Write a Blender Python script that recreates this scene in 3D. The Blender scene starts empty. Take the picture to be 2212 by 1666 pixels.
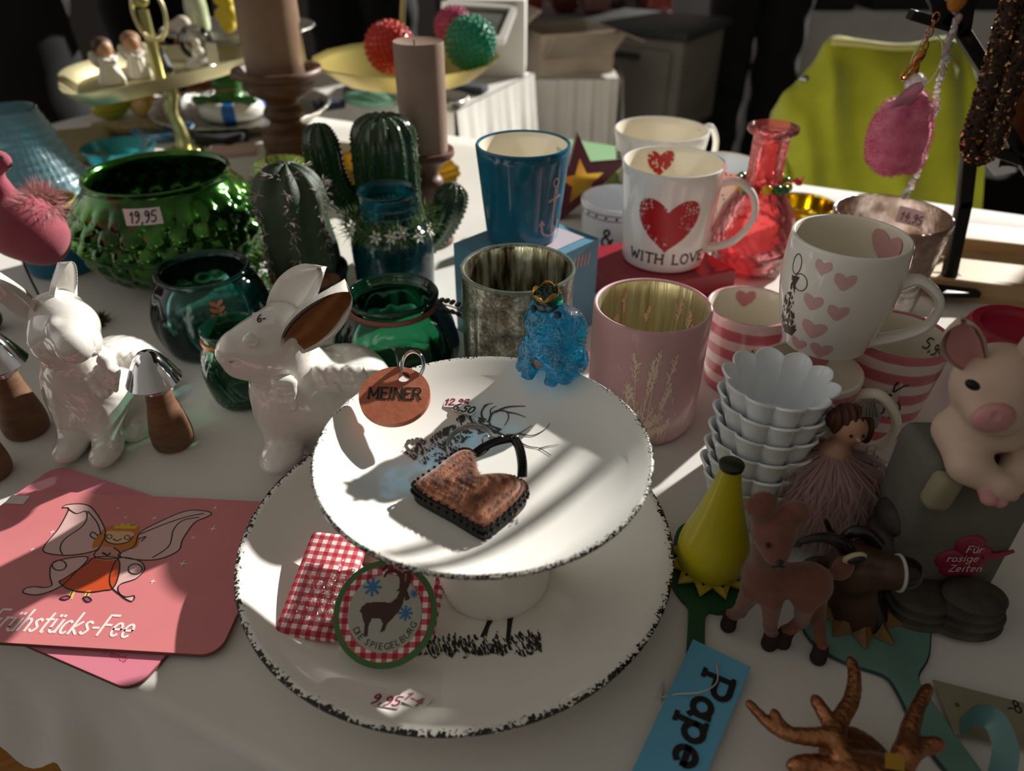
import bpy, math, random
import numpy as np
from mathutils import Vector, Matrix, Euler
from mathutils.geometry import tessellate_polygon
SC = bpy.context.scene
COL = SC.collection
PI = math.pi
rnd = random.Random(7)
# ---------------------------------------------------------------- camera
CAM_H = 0.36                      # lens height above the table top (z = 0)
PITCH = math.radians(34.5)
FPX, CX, CY = 1600.0, 1106.0, 833.0
cam = bpy.data.cameras.new('camera')
cam.sensor_width = 36.0
cam.lens = 36.0 * FPX / 2212.0
cam.clip_start = 0.01
cam.clip_end = 60
cam.dof.use_dof = True
cam.dof.focus_distance = 0.47
cam.dof.aperture_fstop = 6.0
camo = bpy.data.objects.new('camera', cam)
camo.location = (0, 0, CAM_H)
camo.rotation_euler = (PI / 2 - PITCH, 0, 0)
COL.objects.link(camo)
SC.camera = camo
# ---------------------------------------------------------------- light and exposure
SC.view_settings.view_transform = 'Standard'
SC.view_settings.look = 'None'
SC.view_settings.gamma = 1.0
SC.view_settings.use_curve_mapping = False
SC.view_settings.exposure = 0.0
SUN_H = Vector((0.72, 0.69))      # horizontal direction towards the sun
SUN_EL = math.radians(24.5)
sun = bpy.data.lights.new('sun', 'SUN')
sun.energy = 7.5
sun.color = (1.0, 0.965, 0.90)
sun.angle = math.radians(1.0)
suno = bpy.data.objects.new('sun', sun)
sd = Vector((SUN_H.x * math.cos(SUN_EL), SUN_H.y * math.cos(SUN_EL), math.sin(SUN_EL)))
suno.rotation_euler = sd.to_track_quat('Z', 'Y').to_euler()
suno.location = (3, 3, 3)
COL.objects.link(suno)
world = bpy.data.worlds.new('world')
SC.world = world
world.use_nodes = True
wn = world.node_tree
wn.nodes.clear()
_tc = wn.nodes.new('ShaderNodeTexCoord')
_sx = wn.nodes.new('ShaderNodeSeparateXYZ')
_rp = wn.nodes.new('ShaderNodeValToRGB')      # height: dark ground, hazy horizon, blue-grey sky
_rx = wn.nodes.new('ShaderNodeValToRGB')      # open sky to the viewer's left, built-up side to the right
_mu = wn.nodes.new('ShaderNodeMix'); _mu.data_type = 'RGBA'; _mu.blend_type = 'MULTIPLY'; _mu.inputs[0].default_value = 1.0
_bg = wn.nodes.new('ShaderNodeBackground')
_wo = wn.nodes.new('ShaderNodeOutputWorld')
wn.links.new(_tc.outputs['Generated'], _sx.inputs[0])
wn.links.new(_sx.outputs['Z'], _rp.inputs[0])
_ma = wn.nodes.new('ShaderNodeMath'); _ma.operation = 'MULTIPLY_ADD'; _ma.inputs[1].default_value = 0.5; _ma.inputs[2].default_value = 0.5
wn.links.new(_sx.outputs['X'], _ma.inputs[0]); wn.links.new(_ma.outputs[0], _rx.inputs[0])
_e = _rp.color_ramp.elements
_e[0].position = 0.0; _e[0].color = (0.10, 0.09, 0.08, 1)
_e[1].position = 0.5; _e[1].color = (0.53, 0.49, 0.43, 1)
_m = _rp.color_ramp.elements.new(0.06); _m.color = (0.56, 0.475, 0.385, 1)
_e = _rx.color_ramp.elements
_e[0].position = 0.04; _e[0].color = (3.2, 3.4, 3.8, 1)
_e[1].position = 0.78; _e[1].color = (0.58, 0.56, 0.53, 1)
for _p, _c in ((0.14, (1.1, 1.1, 1.12, 1)), (0.5, (0.88, 0.88, 0.86, 1))): _q = _rx.color_ramp.elements.new(_p); _q.color = _c
wn.links.new(_rp.outputs[0], _mu.inputs[6]); wn.links.new(_rx.outputs[0], _mu.inputs[7])
wn.links.new(_mu.outputs[2], _bg.inputs[0])
_bg.inputs[1].default_value = 0.44
wn.links.new(_bg.outputs[0], _wo.inputs[0])

# ---------------------------------------------------------------- photo pixel -> place
def phi(py): return PITCH + math.atan((py - CY) / FPX)
def zcam(Y, z): return Y * math.cos(PITCH) + (CAM_H - z) * math.sin(PITCH)
def at(px, py, z=0.0):
    Y = (CAM_H - z) / math.tan(phi(py))
    return Vector(((px - CX) / FPX * zcam(Y, z), Y, z))
def atY(px, py, Y):
    z = CAM_H - Y * math.tan(phi(py))
    return Vector(((px - CX) / FPX * zcam(Y, z), Y, z))
def mm(n, p): return n * zcam(p[1], p[2]) / FPX      # pixels -> metres at a point
def rimspec(px, py, w, Y):
    p = atY(px, py, Y)
    return p.x, Y, p.z, mm(w / 2, p)

# ---------------------------------------------------------------- tags and linking
def tag(o, label, cat, group=None, kind=None):
    o['label'] = label; o['category'] = cat
    if group: o['group'] = group
    if kind: o['kind'] = kind
    return o
def thing(name, label, cat, loc=(0, 0, 0), rot=(0, 0, 0), group=None):
    o = bpy.data.objects.new(name, None)
    o.empty_display_size = 0.01
    COL.objects.link(o)
    o.location = loc; o.rotation_euler = rot
    return tag(o, label, cat, group)
def copy_tree(o, parent=None):
    c = o.copy(); COL.objects.link(c)
    if parent: c.parent = parent
    for ch in list(o.children): copy_tree(ch, c)
    return c

# ---------------------------------------------------------------- mesh builder
def cr(pts, n=8, closed=False):
    """Catmull-Rom through points (any dimension)"""
    P = [np.array(p, float) for p in pts]
    out = []
    m = len(P)
    rng = range(m) if closed else range(m - 1)
    for i in rng:
        if closed: a, b, c, d = P[(i - 1) % m], P[i], P[(i + 1) % m], P[(i + 2) % m]
        else: a, b, c, d = P[max(i - 1, 0)], P[i], P[i + 1], P[min(i + 2, m - 1)]
        for k in range(n):
            t = k / n
            out.append(0.5 * ((2 * b) + (-a + c) * t + (2 * a - 5 * b + 4 * c - d) * t * t + (-a + 3 * b - 3 * c + d) * t ** 3))
    if not closed: out.append(P[-1])
    return out

class MB:
    def __init__(s): s.v = []; s.f = []; s.m = []
    def add(s, vs, fs, mi=0):
        b = len(s.v)
        s.v.extend([tuple(map(float, p)) for p in vs])
        for f in fs: s.f.append(tuple(i + b for i in f)); s.m.append(mi)
        return s
    def xf(s, M, start=0):
        s.v[start:] = [tuple(M @ Vector(p)) for p in s.v[start:]]
        return s
    def box(s, c, d, rot=None, mi=0, bev=0.0):
        x, y, z = d[0] / 2, d[1] / 2, d[2] / 2
        if bev <= 0:
            vs = [Vector(p) for p in [(-x, -y, -z), (x, -y, -z), (x, y, -z), (-x, y, -z), (-x, -y, z), (x, -y, z), (x, y, z), (-x, y, z)]]
            fs = [(3, 2, 1, 0), (4, 5, 6, 7), (0, 1, 5, 4), (1, 2, 6, 5), (2, 3, 7, 6), (3, 0, 4, 7)]
        else:
            b = min(bev, x * .99, y * .99, z * .99)
            out = rrect(2 * x, 2 * y, b, 3)
            inn = rrect(2 * x - 2 * b, 2 * y - 2 * b, 1e-5, 3)
            mid = [((p[0] + q[0]) / 2 * 1.0 + (p[0] - q[0]) * .2, (p[1] + q[1]) / 2 + (p[1] - q[1]) * .2) for p, q in zip(out, inn)]
            n = len(out); vs = []
            for ring, zz in ((inn, -z), (mid, -z + b * .3), (out, -z + b), (out, z - b), (mid, z - b * .3), (inn, z)):
                vs += [Vector((p[0], p[1], zz)) for p in ring]
            fs = [tuple(reversed(range(n)))]
            for r in range(5):
                for i in range(n):
                    j = (i + 1) % n
                    fs.append((r * n + i, r * n + j, r * n + n + j, r * n + n + i))
            fs.append(tuple(range(5 * n, 6 * n)))
        R = Euler(rot).to_matrix() if rot else Matrix.Identity(3)
        return s.add([R @ p + Vector(c) for p in vs], fs, mi)
    def lathe(s, prof, n=48, rmod=None, c=(0, 0, 0), mi=0, M=None, zmod=None):
        vs = []; fs = []
        k = len(prof)
        for r, z in prof:
            for i in range(n):
                t = 2 * PI * i / n
                rr = rmod(t, r, z) if rmod else r
                zz = zmod(t, r, z) if zmod else z
                vs.append(Vector((rr * math.cos(t), rr * math.sin(t), zz)))
        for j in range(k - 1):
            for i in range(n):
                a, b = j * n + i, j * n + (i + 1) % n
                fs.append((a, b, b + n, a + n))
        if prof[0][0] > 1e-6: fs.append(tuple(reversed(range(n))))
        if prof[-1][0] > 1e-6: fs.append(tuple(range((k - 1) * n, k * n)))
        if M: vs = [M @ p for p in vs]
        return s.add([p + Vector(c) for p in vs], fs, mi)
    def tube(s, pts, rad, n=8, closed=False, mi=0, flat=1.0, up=None):
        P = [Vector(p) for p in pts]; m = len(P)
        R = [rad] * m if isinstance(rad, (int, float)) else list(rad)
        vs = []; fs = []
        ref = None
        for i in range(m):
            if closed: t = P[(i + 1) % m] - P[i - 1]
            else: t = P[min(i + 1, m - 1)] - P[max(i - 1, 0)]
            if t.length < 1e-9: t = Vector((0, 0, 1))
            t.normalize()
            if ref is None:
                ref = Vector(up) if up else (Vector((0, 0, 1)) if abs(t.z) < .9 else Vector((1, 0, 0)))
            u = ref - t * ref.dot(t)
            if u.length < 1e-6: u = t.orthogonal()
            u.normalize(); w = t.cross(u); ref = u
            for k in range(n):
                a = 2 * PI * k / n
                vs.append(P[i] + (u * math.cos(a) * flat + w * math.sin(a)) * R[i])
        for i in range(m if closed else m - 1):
            for k in range(n):
                a, b = i * n + k, i * n + (k + 1) % n
                j = (i + 1) % m
                fs.append((a, b, j * n + (k + 1) % n, j * n + k))
        if not closed:
            fs.append(tuple(reversed(range(n)))); fs.append(tuple(range((m - 1) * n, m * n)))
        return s.add(vs, fs, mi)
    def ball(s, c, r, n=16, mi=0, rot=None, rmod=None):
        r = (r, r, r) if isinstance(r, (int, float)) else r
        R = Euler(rot).to_matrix() if rot else Matrix.Identity(3)
        h = n // 2; vs = [R @ Vector((0, 0, -r[2]))]; fs = []
        for j in range(1, h):
            a = -PI / 2 + PI * j / h
            for i in range(n):
                t = 2 * PI * i / n
                q = rmod(t, a) if rmod else 1
                vs.append(R @ Vector((r[0] * q * math.cos(a) * math.cos(t), r[1] * q * math.cos(a) * math.sin(t), r[2] * q * math.sin(a))))
        vs.append(R @ Vector((0, 0, r[2])))
        for i in range(n): fs.append((0, 1 + (i + 1) % n, 1 + i))
        for j in range(h - 2):
            for i in range(n):
                a = 1 + j * n + i; b = 1 + j * n + (i + 1) % n
                fs.append((a, b, b + n, a + n))
        L = len(vs) - 1; o = 1 + (h - 2) * n
        for i in range(n): fs.append((L, o + i, o + (i + 1) % n))
        return s.add([p + Vector(c) for p in vs], fs, mi)
    def prism(s, poly, z0, z1, M=None, mi=0, bev=0.0):
        """poly: 2-D outline (any simple polygon), extruded"""
        n = len(poly)
        area = sum(poly[i][0] * poly[(i + 1) % n][1] - poly[(i + 1) % n][0] * poly[i][1] for i in range(n))
        if area < 0: poly = list(reversed(poly))
        tri = tessellate_polygon([[Vector((p[0], p[1], 0)) for p in poly]])
        vs = [Vector((p[0], p[1], z0)) for p in poly] + [Vector((p[0], p[1], z1)) for p in poly]
        fs = []
        for t in tri:
            a, b, c = t
            A, B, C_ = [Vector(poly[q]) for q in (a, b, c)]
            if (B - A).cross(C_ - A) < 0: a, c = c, a
            fs.append((c, b, a)); fs.append((a + n, b + n, c + n))
        for i in range(n):
            j = (i + 1) % n
            fs.append((i, j, j + n, i + n))
        if M: vs = [M @ p for p in vs]
        return s.add(vs, fs, mi)
    def ribbon(s, pts, w, fn, mi=0, cap=True):
        """a stroke of width w along 2-D pts laid on a surface through fn(x, y) -> point"""
        P = [Vector(p) for p in pts]
        m = len(P)
        if m < 2: return s
        W = [w] * m if isinstance(w, (int, float)) else list(w)
        s.rc = getattr(s, 'rc', 0) + 1
        o_, h_ = fn(*P[0]), 2e-4            # every stroke lies a hair above the one before
        up = (fn(P[0].x + h_, P[0].y) - o_).cross(fn(P[0].x, P[0].y + h_) - o_)
        up = up.normalized() * 4e-6 * (s.rc % 40) if up.length > 0 else Vector()
        vs = []; fs = []
        for i in range(m):
            t = P[min(i + 1, m - 1)] - P[max(i - 1, 0)]
            if t.length < 1e-9: t = Vector((1, 0))
            t.normalize(); q = Vector((-t.y, t.x)) * W[i] / 2
            e = Vector((0, 0))
            if cap and i == 0: e = -t * W[i] * .35
            if cap and i == m - 1: e = t * W[i] * .35
            vs += [fn(*(P[i] - q + e)) + up, fn(*(P[i] + q + e)) + up]
        for i in range(m - 1): fs.append((2 * i, 2 * i + 2, 2 * i + 3, 2 * i + 1))
        return s.add(vs, fs, mi)
    def raster(s, inside, bb, step, fn, mi=0):
        """small quads wherever inside(x, y) (vectorised) is true, laid on a surface through fn"""
        x0, y0, x1, y1 = bb
        nx, ny = max(1, int((x1 - x0) / step)), max(1, int((y1 - y0) / step))
        xs = x0 + (np.arange(nx) + .5) * step; ys = y0 + (np.arange(ny) + .5) * step
        X, Y = np.meshgrid(xs, ys, indexing='ij')
        K = inside(X, Y)
        idx = {}; vs = []; fs = []
        def vi(i, j):
            if (i, j) not in idx:
                idx[(i, j)] = len(vs); vs.append(fn(x0 + i * step, y0 + j * step))
            return idx[(i, j)]
        for i, j in zip(*np.nonzero(K)):
            fs.append((vi(i, j), vi(i + 1, j), vi(i + 1, j + 1), vi(i, j + 1)))
        return s.add(vs, fs, mi)
    def grid(s, fn, nu, nv, mi=0):
        vs = [fn(i / nu, j / nv) for i in range(nu + 1) for j in range(nv + 1)]
        fs = [(i * (nv + 1) + j, (i + 1) * (nv + 1) + j, (i + 1) * (nv + 1) + j + 1, i * (nv + 1) + j + 1) for i in range(nu) for j in range(nv)]
        return s.add(vs, fs, mi)
    def build(s, name, mats, parent=None, smooth=True, label=None, loc=None, rot=None, angle=40):
        me = bpy.data.meshes.new(name)
        me.from_pydata(s.v, [], s.f)
        mats = mats if isinstance(mats, (list, tuple)) else [mats]
        for m in mats: me.materials.append(m)
        if len(mats) > 1: me.polygons.foreach_set('material_index', s.m)
        me.validate()
        if smooth:
            me.polygons.foreach_set('use_smooth', [True] * len(me.polygons))
            if angle: me.set_sharp_from_angle(angle=math.radians(angle))
        me.update()
        o = bpy.data.objects.new(name, me); COL.objects.link(o)
        if parent: o.parent = parent
        if loc is not None: o.location = loc
        if rot is not None: o.rotation_euler = rot
        if label: o['label'] = label
        return o

def rrect(w, h, r, n=5):
    out = []
    for cx_, cy_, a0 in ((w / 2 - r, h / 2 - r, 0), (-w / 2 + r, h / 2 - r, PI / 2), (-w / 2 + r, -h / 2 + r, PI), (w / 2 - r, -h / 2 + r, 1.5 * PI)):
        for k in range(n + 1):
            a = a0 + PI / 2 * k / n
            out.append((cx_ + r * math.cos(a), cy_ + r * math.sin(a)))
    return out
def circle(r, n=24, c=(0, 0)): return [(c[0] + r * math.cos(2 * PI * i / n), c[1] + r * math.sin(2 * PI * i / n)) for i in range(n)]
def wall(outer, t, base=None, lip=True):
    """closed lathe profile of a vessel: outer (r, z) bottom to top, wall thickness t"""
    b = base if base is not None else t
    inner = [(max(r - t, 1e-4), max(z, b)) for r, z in reversed(outer)]
    lipz = outer[-1]
    mid = [(lipz[0] - t * .15, lipz[1] + t * .35), (lipz[0] - t * .5, lipz[1] + t * .5), (lipz[0] - t * .85, lipz[1] + t * .35)] if lip else []
    return [(1e-7, outer[0][1])] + list(outer) + mid + inner + [(1e-7, b)]
def prof(pts, n=6): return [(float(max(p[0], 1e-6)), float(p[1])) for p in cr(pts, n)]

# ---------------------------------------------------------------- implicit bodies (one continuous surface)
def _sd(p, q):
    kind = p[0]
    if kind == 'e':
        c, r = np.array(p[1]), np.array(p[2], float)
        d = q - c
        if len(p) > 4 and p[4] is not None:
            R = np.array(Euler(p[4]).to_matrix()); d = d @ R
        k0 = np.linalg.norm(d / r, axis=-1); k1 = np.linalg.norm(d / (r * r), axis=-1) + 1e-9
        return k0 * (k0 - 1.0) / k1
    a, b = np.array(p[1], float), np.array(p[2], float)
    ra, rb = p[4]
    ba = b - a
    h = np.clip(((q - a) @ ba) / max(ba @ ba, 1e-12), 0, 1)
    return np.linalg.norm(q - a - h[..., None] * ba, axis=-1) - (ra + (rb - ra) * h)
def E(c, r, k=.006, rot=None): return ('e', c, (r, r, r) if isinstance(r, (int, float)) else r, k, rot)
def K(a, b, ra, rb, k=.006): return ('k', a, b, k, (ra, rb))
def sdf_eval(prims, subs, Q):
    D = None
    for p in prims:
        d = _sd(p, Q)
        if D is None: D = d
        else:
            k = p[3]; h = np.clip(.5 + .5 * (D - d) / k, 0, 1)
            D = D * (1 - h) + d * h - k * h * (1 - h)
    for p in subs:
        d = -_sd(p, Q); k = p[3]
        h = np.clip(.5 - .5 * (D - d) / k, 0, 1)
        D = D * (1 - h) + d * h + k * h * (1 - h)
    return D
def body(prims, res=70, subs=(), noise=None, smooth=1, matf=None):
    lo = np.full(3, 1e9); hi = -lo
    for p in prims:
        if p[0] == 'e': r = max(p[2]); c = np.array(p[1]); lo = np.minimum(lo, c - r); hi = np.maximum(hi, c + r)
        else:
            for c, r in ((p[1], p[4][0]), (p[2], p[4][1])): c = np.array(c); lo = np.minimum(lo, c - r); hi = np.maximum(hi, c + r)
    st = float(max(hi - lo)) / res
    lo = lo - 2.5 * st; hi = hi + 2.5 * st
    N = np.ceil((hi - lo) / st).astype(int) + 1
    ax = [lo[i] + st * np.arange(N[i]) for i in range(3)]
    Q = np.stack(np.meshgrid(*ax, indexing='ij'), -1)
    V = sdf_eval(prims, subs, Q)
    if noise: V = V + noise(Q)
    S = V < 0
    cnt = np.zeros(N - 1); acc = np.zeros(tuple(N - 1) + (3,))
    offs = [(i, j, k) for i in (0, 1) for j in (0, 1) for k in (0, 1)]
    def sl(o): return tuple(slice(o[i], N[i] - 1 + o[i]) for i in range(3))
    for a in offs:
        for d in range(3):
            if a[d]: continue
            b = list(a); b[d] = 1
            va, vb = V[sl(a)], V[sl(b)]
            x = (va < 0) != (vb < 0)
            t = np.where(x, va / np.where(x, va - vb, 1), 0)
            pos = np.array(a, float) + t[..., None] * np.array([1.0 if i == d else 0.0 for i in range(3)])
            acc += np.where(x[..., None], pos, 0); cnt += x
    act = cnt > 0
    ids = -np.ones(N - 1, int); ids[act] = np.arange(act.sum())
    base = np.stack(np.nonzero(act), -1)
    P = lo + st * (base + acc[act] / cnt[act][:, None])
    F = []
    for d in range(3):
        e1, e2 = (d + 1) % 3, (d + 2) % 3
        a = [slice(1, N[i] - 1) for i in range(3)]; a[d] = slice(0, N[d] - 1)
        b = list(a); b[d] = slice(1, N[d])
        sa, sb = S[tuple(a)], S[tuple(b)]
        for flip, msk in ((False, sa & ~sb), (True, ~sa & sb)):
            I = np.stack(np.nonzero(msk), -1)
            if not len(I): continue
            o = np.array([1, 1, 1]); o[d] = 0
            I = I + o
            def g(m, n_):
                J = I.copy(); J[:, e1] -= m; J[:, e2] -= n_
                return ids[J[:, 0], J[:, 1], J[:, 2]]
            quad = np.stack([g(1, 1), g(0, 1), g(0, 0), g(1, 0)], -1)
            if flip: quad = quad[:, ::-1]
            F.append(quad)
    F = np.concatenate(F)
    for _ in range(smooth):
        A = np.zeros_like(P); n = np.zeros(len(P))
        for i in range(4):
            for j in (1, 3):
                np.add.at(A, F[:, i], P[F[:, (i + j) % 4]]); np.add.at(n, F[:, i], 1)
        P = P * .4 + .6 * A / np.maximum(n, 1)[:, None]
    P[:, 2] = np.maximum(P[:, 2], .0003)
    mb = MB()
    mb.v = [tuple(p) for p in P]; mb.f = [tuple(int(i) for i in f) for f in F]
    if matf is not None:
        Cn = P[F].mean(1); mb.m = [int(i) for i in matf(Cn)]
    else: mb.m = [0] * len(mb.f)
    return mb
def fuzz(mb, src, n, length, width, seed=1, droop=0.0, mi=0, jitter=.5):
    """short fibres standing on the faces of a built MB"""
    r = random.Random(seed)
    A = MB()
    V_ = src.v
    for _ in range(n):
        f = src.f[r.randrange(len(src.f))]
        p = sum((Vector(V_[i]) for i in f), Vector()) / len(f)
        nn = (Vector(V_[f[1]]) - Vector(V_[f[0]])).cross(Vector(V_[f[2]]) - Vector(V_[f[0]]))
        if nn.length < 1e-14: continue
        nn.normalize()
        d = (nn + Vector((r.uniform(-1, 1), r.uniform(-1, 1), r.uniform(-1, 1))) * jitter).normalized()
        L = length * r.uniform(.5, 1.2)
        s = d.orthogonal().normalized() * width / 2
        q = p + d * L * .55 + Vector((0, 0, -droop * L * .2)); e = p + d * L + Vector((0, 0, -droop * L))
        mb.add([p - s, p + s, q + s * .7, q - s * .7, e], [(0, 1, 2, 3), (3, 2, 4)], mi)
    return mb

# ---------------------------------------------------------------- 2-D shapes and lettering
def inpoly(poly):
    P = np.array(poly, float)
    def f(X, Y):
        r = np.zeros(X.shape, bool)
        n = len(P); j = n - 1
        for i in range(n):
            xi, yi, xj, yj = P[i][0], P[i][1], P[j][0], P[j][1]
            c = ((yi > Y) != (yj > Y)) & (X < (xj - xi) * (Y - yi) / (yj - yi + 1e-15) + xi)
            r ^= c; j = i
        return r
    return f
def hsh(X, Y, s=1.0):
    return np.modf(np.abs(np.sin(np.floor(X / s) * 12.9898 + np.floor(Y / s) * 78.233) * 43758.5453))[0]
def vnoise(X, Y, s):
    x, y = X / s, Y / s
    i, j = np.floor(x), np.floor(y); u, v = x - i, y - j
    u = u * u * (3 - 2 * u); v = v * v * (3 - 2 * v)
    h = lambda a, b: np.modf(np.abs(np.sin(a * 12.9898 + b * 78.233) * 43758.5453))[0]
    return (h(i, j) * (1 - u) + h(i + 1, j) * u) * (1 - v) + (h(i, j + 1) * (1 - u) + h(i + 1, j + 1) * u) * v
def heart_in(cx_, cy_, s):
    def f(X, Y):
        x, y = (X - cx_) / s * 1.15, (Y - cy_) / s * 1.15 + .12
        return (x * x + y * y - .28) ** 3 - x * x * y ** 3 * 2.2 < 0
    return f
def arc(cx_, cy_, rx, ry, a0, a1, n=10):
    return [(cx_ + rx * math.cos(math.radians(a0 + (a1 - a0) * i / n)), cy_ + ry * math.sin(math.radians(a0 + (a1 - a0) * i / n))) for i in range(n + 1)]
# stroke alphabet: name -> (advance, strokes), height 1 for capitals, .62 x-height; serif marks in SER
G = {
 'W': (1.0, [[(0, 1), (.25, 0), (.5, .8), (.75, 0), (1, 1)]]), 'I': (.3, [[(.15, 0), (.15, 1)]]),
 'T': (.75, [[(0, 1), (.75, 1)], [(.375, 1), (.375, 0)]]), 'H': (.75, [[(.05, 0), (.05, 1)], [(.7, 0), (.7, 1)], [(.05, .5), (.7, .5)]]),
 'L': (.6, [[(.08, 1), (.08, 0), (.6, 0)]]), 'O': (.8, [arc(.4, .5, .38, .5, 90, 450, 18)]), 'V': (.8, [[(0, 1), (.4, 0), (.8, 1)]]),
 'E': (.65, [[(.62, 1), (.08, 1), (.08, 0), (.65, 0)], [(.08, .52), (.5, .52)]]), 'M': (.95, [[(.08, 0), (.08, 1), (.475, .2), (.87, 1), (.87, 0)]]),
 'N': (.8, [[(.08, 0), (.08, 1), (.72, 0), (.72, 1)]]), 'R': (.75, [[(.08, 0), (.08, 1)] , [(.08, 1), (.45, 1)] + arc(.45, .75, .22, .25, 90, -90, 8) + [(.08, .5)], [(.42, .5), (.72, 0)]]),
 'P': (.75, [[(.08, 0), (.08, 1)], [(.08, 1), (.45, 1)] + arc(.45, .73, .25, .27, 90, -90, 8) + [(.08, .46)]]),
 'F': (.6, [[(.6, 1), (.08, 1), (.05, 0)], [(.07, .52), (.48, .52)]]), 'Z': (.65, [[(.05, 1), (.62, 1), (.02, 0), (.65, 0)]]),
 'a': (.6, [arc(.27, .3, .25, .3, 20, 340, 14), [(.53, .62), (.53, .05), (.6, 0)]]), 'p': (.62, [[(.08, .62), (.08, -.38)], arc(.33, .31, .25, .31, 180, -180, 14)]),
 'e': (.6, [[(.06, .32), (.52, .32)] + arc(.29, .31, .24, .31, 0, 310, 14)]), 'r': (.42, [[(.08, .62), (.08, 0)], [(.08, .4), (.22, .6), (.4, .58)]]),
 'u': (.58, [[(.06, .62), (.07, .18)] + arc(.28, .2, .21, .2, 180, 340, 8) + [(.5, .62)], [(.5, .62), (.5, 0)]]),
 'h': (.58, [[(.1, 1.05), (.06, 0)], [(.07, .35)] + arc(.28, .38, .2, .22, 160, 0, 8) + [(.5, 0)]]),
 's': (.48, [[(.42, .54), (.25, .62), (.09, .5), (.24, .34), (.4, .2), (.24, 0), (.05, .08)]]), 't': (.45, [[(.22, .95), (.2, .1), (.34, .02)], [(.02, .64), (.42, .66)]]),
 'c': (.5, [arc(.28, .31, .23, .31, 50, 310, 12)]), 'k': (.55, [[(.1, 1.05), (.06, 0)], [(.45, .6), (.09, .28), (.5, 0)]]), '-': (.42, [[(.06, .36), (.36, .37)]]),
 'o': (.58, [arc(.29, .31, .24, .31, 90, 450, 14)]), 'i': (.26, [[(.12, .62), (.12, 0)], [(.12, .84), (.13, .88)]]), 'g': (.6, [arc(.28, .32, .24, .3, 20, 340, 12), [(.52, .62), (.52, -.2), (.3, -.38), (.08, -.26)]]),
 'n': (.58, [[(.07, .62), (.06, 0)], [(.07, .35)] + arc(.28, .38, .2, .22, 160, 0, 8) + [(.5, 0)]]), ' ': (.45, []),
 'm': (.85, [[(.07, .62), (.06, 0)], [(.07, .4)] + arc(.23, .4, .16, .22, 160, 0, 6) + [(.4, 0)], [(.4, .4)] + arc(.56, .4, .16, .22, 160, 0, 6) + [(.72, 0)]]),
 '0': (.6, [arc(.3, .5, .25, .5, 90, 450, 16)]), '1': (.4, [[(.05, .7), (.28, 1), (.22, 0)]]), '2': (.6, [[(.08, .75), (.25, 1), (.5, .8), (.3, .4), (.05, 0), (.58, .05)]]),
 '4': (.6, [[(.35, 1), (.03, .4), (.55, .45)], [(.42, .7), (.36, -.05)]]), '5': (.55, [[(.5, 1), (.15, .97), (.1, .58), (.4, .55), (.45, .2), (.2, 0), (.03, .08)]]),
 '6': (.6, [[(.45, 1), (.15, .65), (.05, .25), (.25, 0), (.5, .18), (.4, .45), (.1, .35)]]), '9': (.55, [[(.45, .8), (.25, 1), (.06, .75), (.25, .52), (.45, .8), (.42, .3), (.12, -.05)]]),
 '8': (.55, [arc(.28, .75, .17, .23, 90, 450, 12), arc(.28, .27, .22, .27, 90, 450, 12)]),
 ',': (.25, [[(.12, .08), (.05, -.15)]]), '&': (.8, [[(.75, .05), (.2, .75), (.35, 1), (.5, .8), (.1, .35), (.15, .05), (.4, 0), (.7, .45)]]),
}
UML = {'\u00fc': 'u'}
SER = {'W': [(0, 1), (1, 1)], 'I': [(.15, 0), (.15, 1)], 'T': [(.375, 0)], 'H': [(.05, 0), (.05, 1), (.7, 0), (.7, 1)], 'L': [(.08, 1), (.08, 0)], 'V': [(0, 1), (.8, 1)],
       'E': [(.08, 1), (.08, 0)], 'M': [(.08, 0), (.08, 1), (.87, 0), (.87, 1)], 'N': [(.08, 0), (.08, 1), (.72, 0)], 'R': [(.08, 0), (.08, 1), (.72, 0)], 'P': [(.08, 0), (.08, 1)],
       'p': [(.08, .62), (.08, -.38)], 'a': [], 'e': []}
def letters(mb, text, h, w, fn, x0=0.0, y0=0.0, gap=.14, slant=0.0, serif=0.0, mi=0, wob=0.0, ys=1.0):
    x = 0.0
    def pt(p): return (x0 + (x + p[0] + slant * p[1]) * h, y0 + p[1] * h * ys)
    for i, ch in enumerate(text):
        g = UML.get(ch, ch)
        adv, st = G[g]
        dy = wob * math.sin(i * 2.3)
        for s_ in st:
            q = [pt((p[0], p[1] + dy)) for p in s_]
            if len(q) > 2 and g in 'sgt569&2ehun': q = [tuple(p) for p in cr(q, 4)]
            dense = []
            for a, b in zip(q[:-1], q[1:]):
                k = max(1, int(math.hypot(b[0] - a[0], b[1] - a[1]) / (h * .15)))
                dense += [(a[0] + (b[0] - a[0]) * j / k, a[1] + (b[1] - a[1]) * j / k) for j in range(k)]
            dense.append(q[-1])
            mb.ribbon(dense, w, fn, mi)
        if serif:
            for p in SER.get(g, []):
                a, b = pt((p[0] - serif, p[1])), pt((p[0] + serif, p[1]))
                mb.ribbon([a, ((a[0] + b[0]) / 2, (a[1] + b[1]) / 2), b], w * .75, fn, mi, cap=False)
        if ch in UML:
            for dx in (.16, .4): mb.ribbon([pt((dx, .82)), pt((dx + .01, .87))], w * 1.1, fn, mi)
        x += adv + gap
    return x * h
def textw(text, h, gap=.14): return sum(G[UML.get(c, c)][0] + gap for c in text) * h
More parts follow.
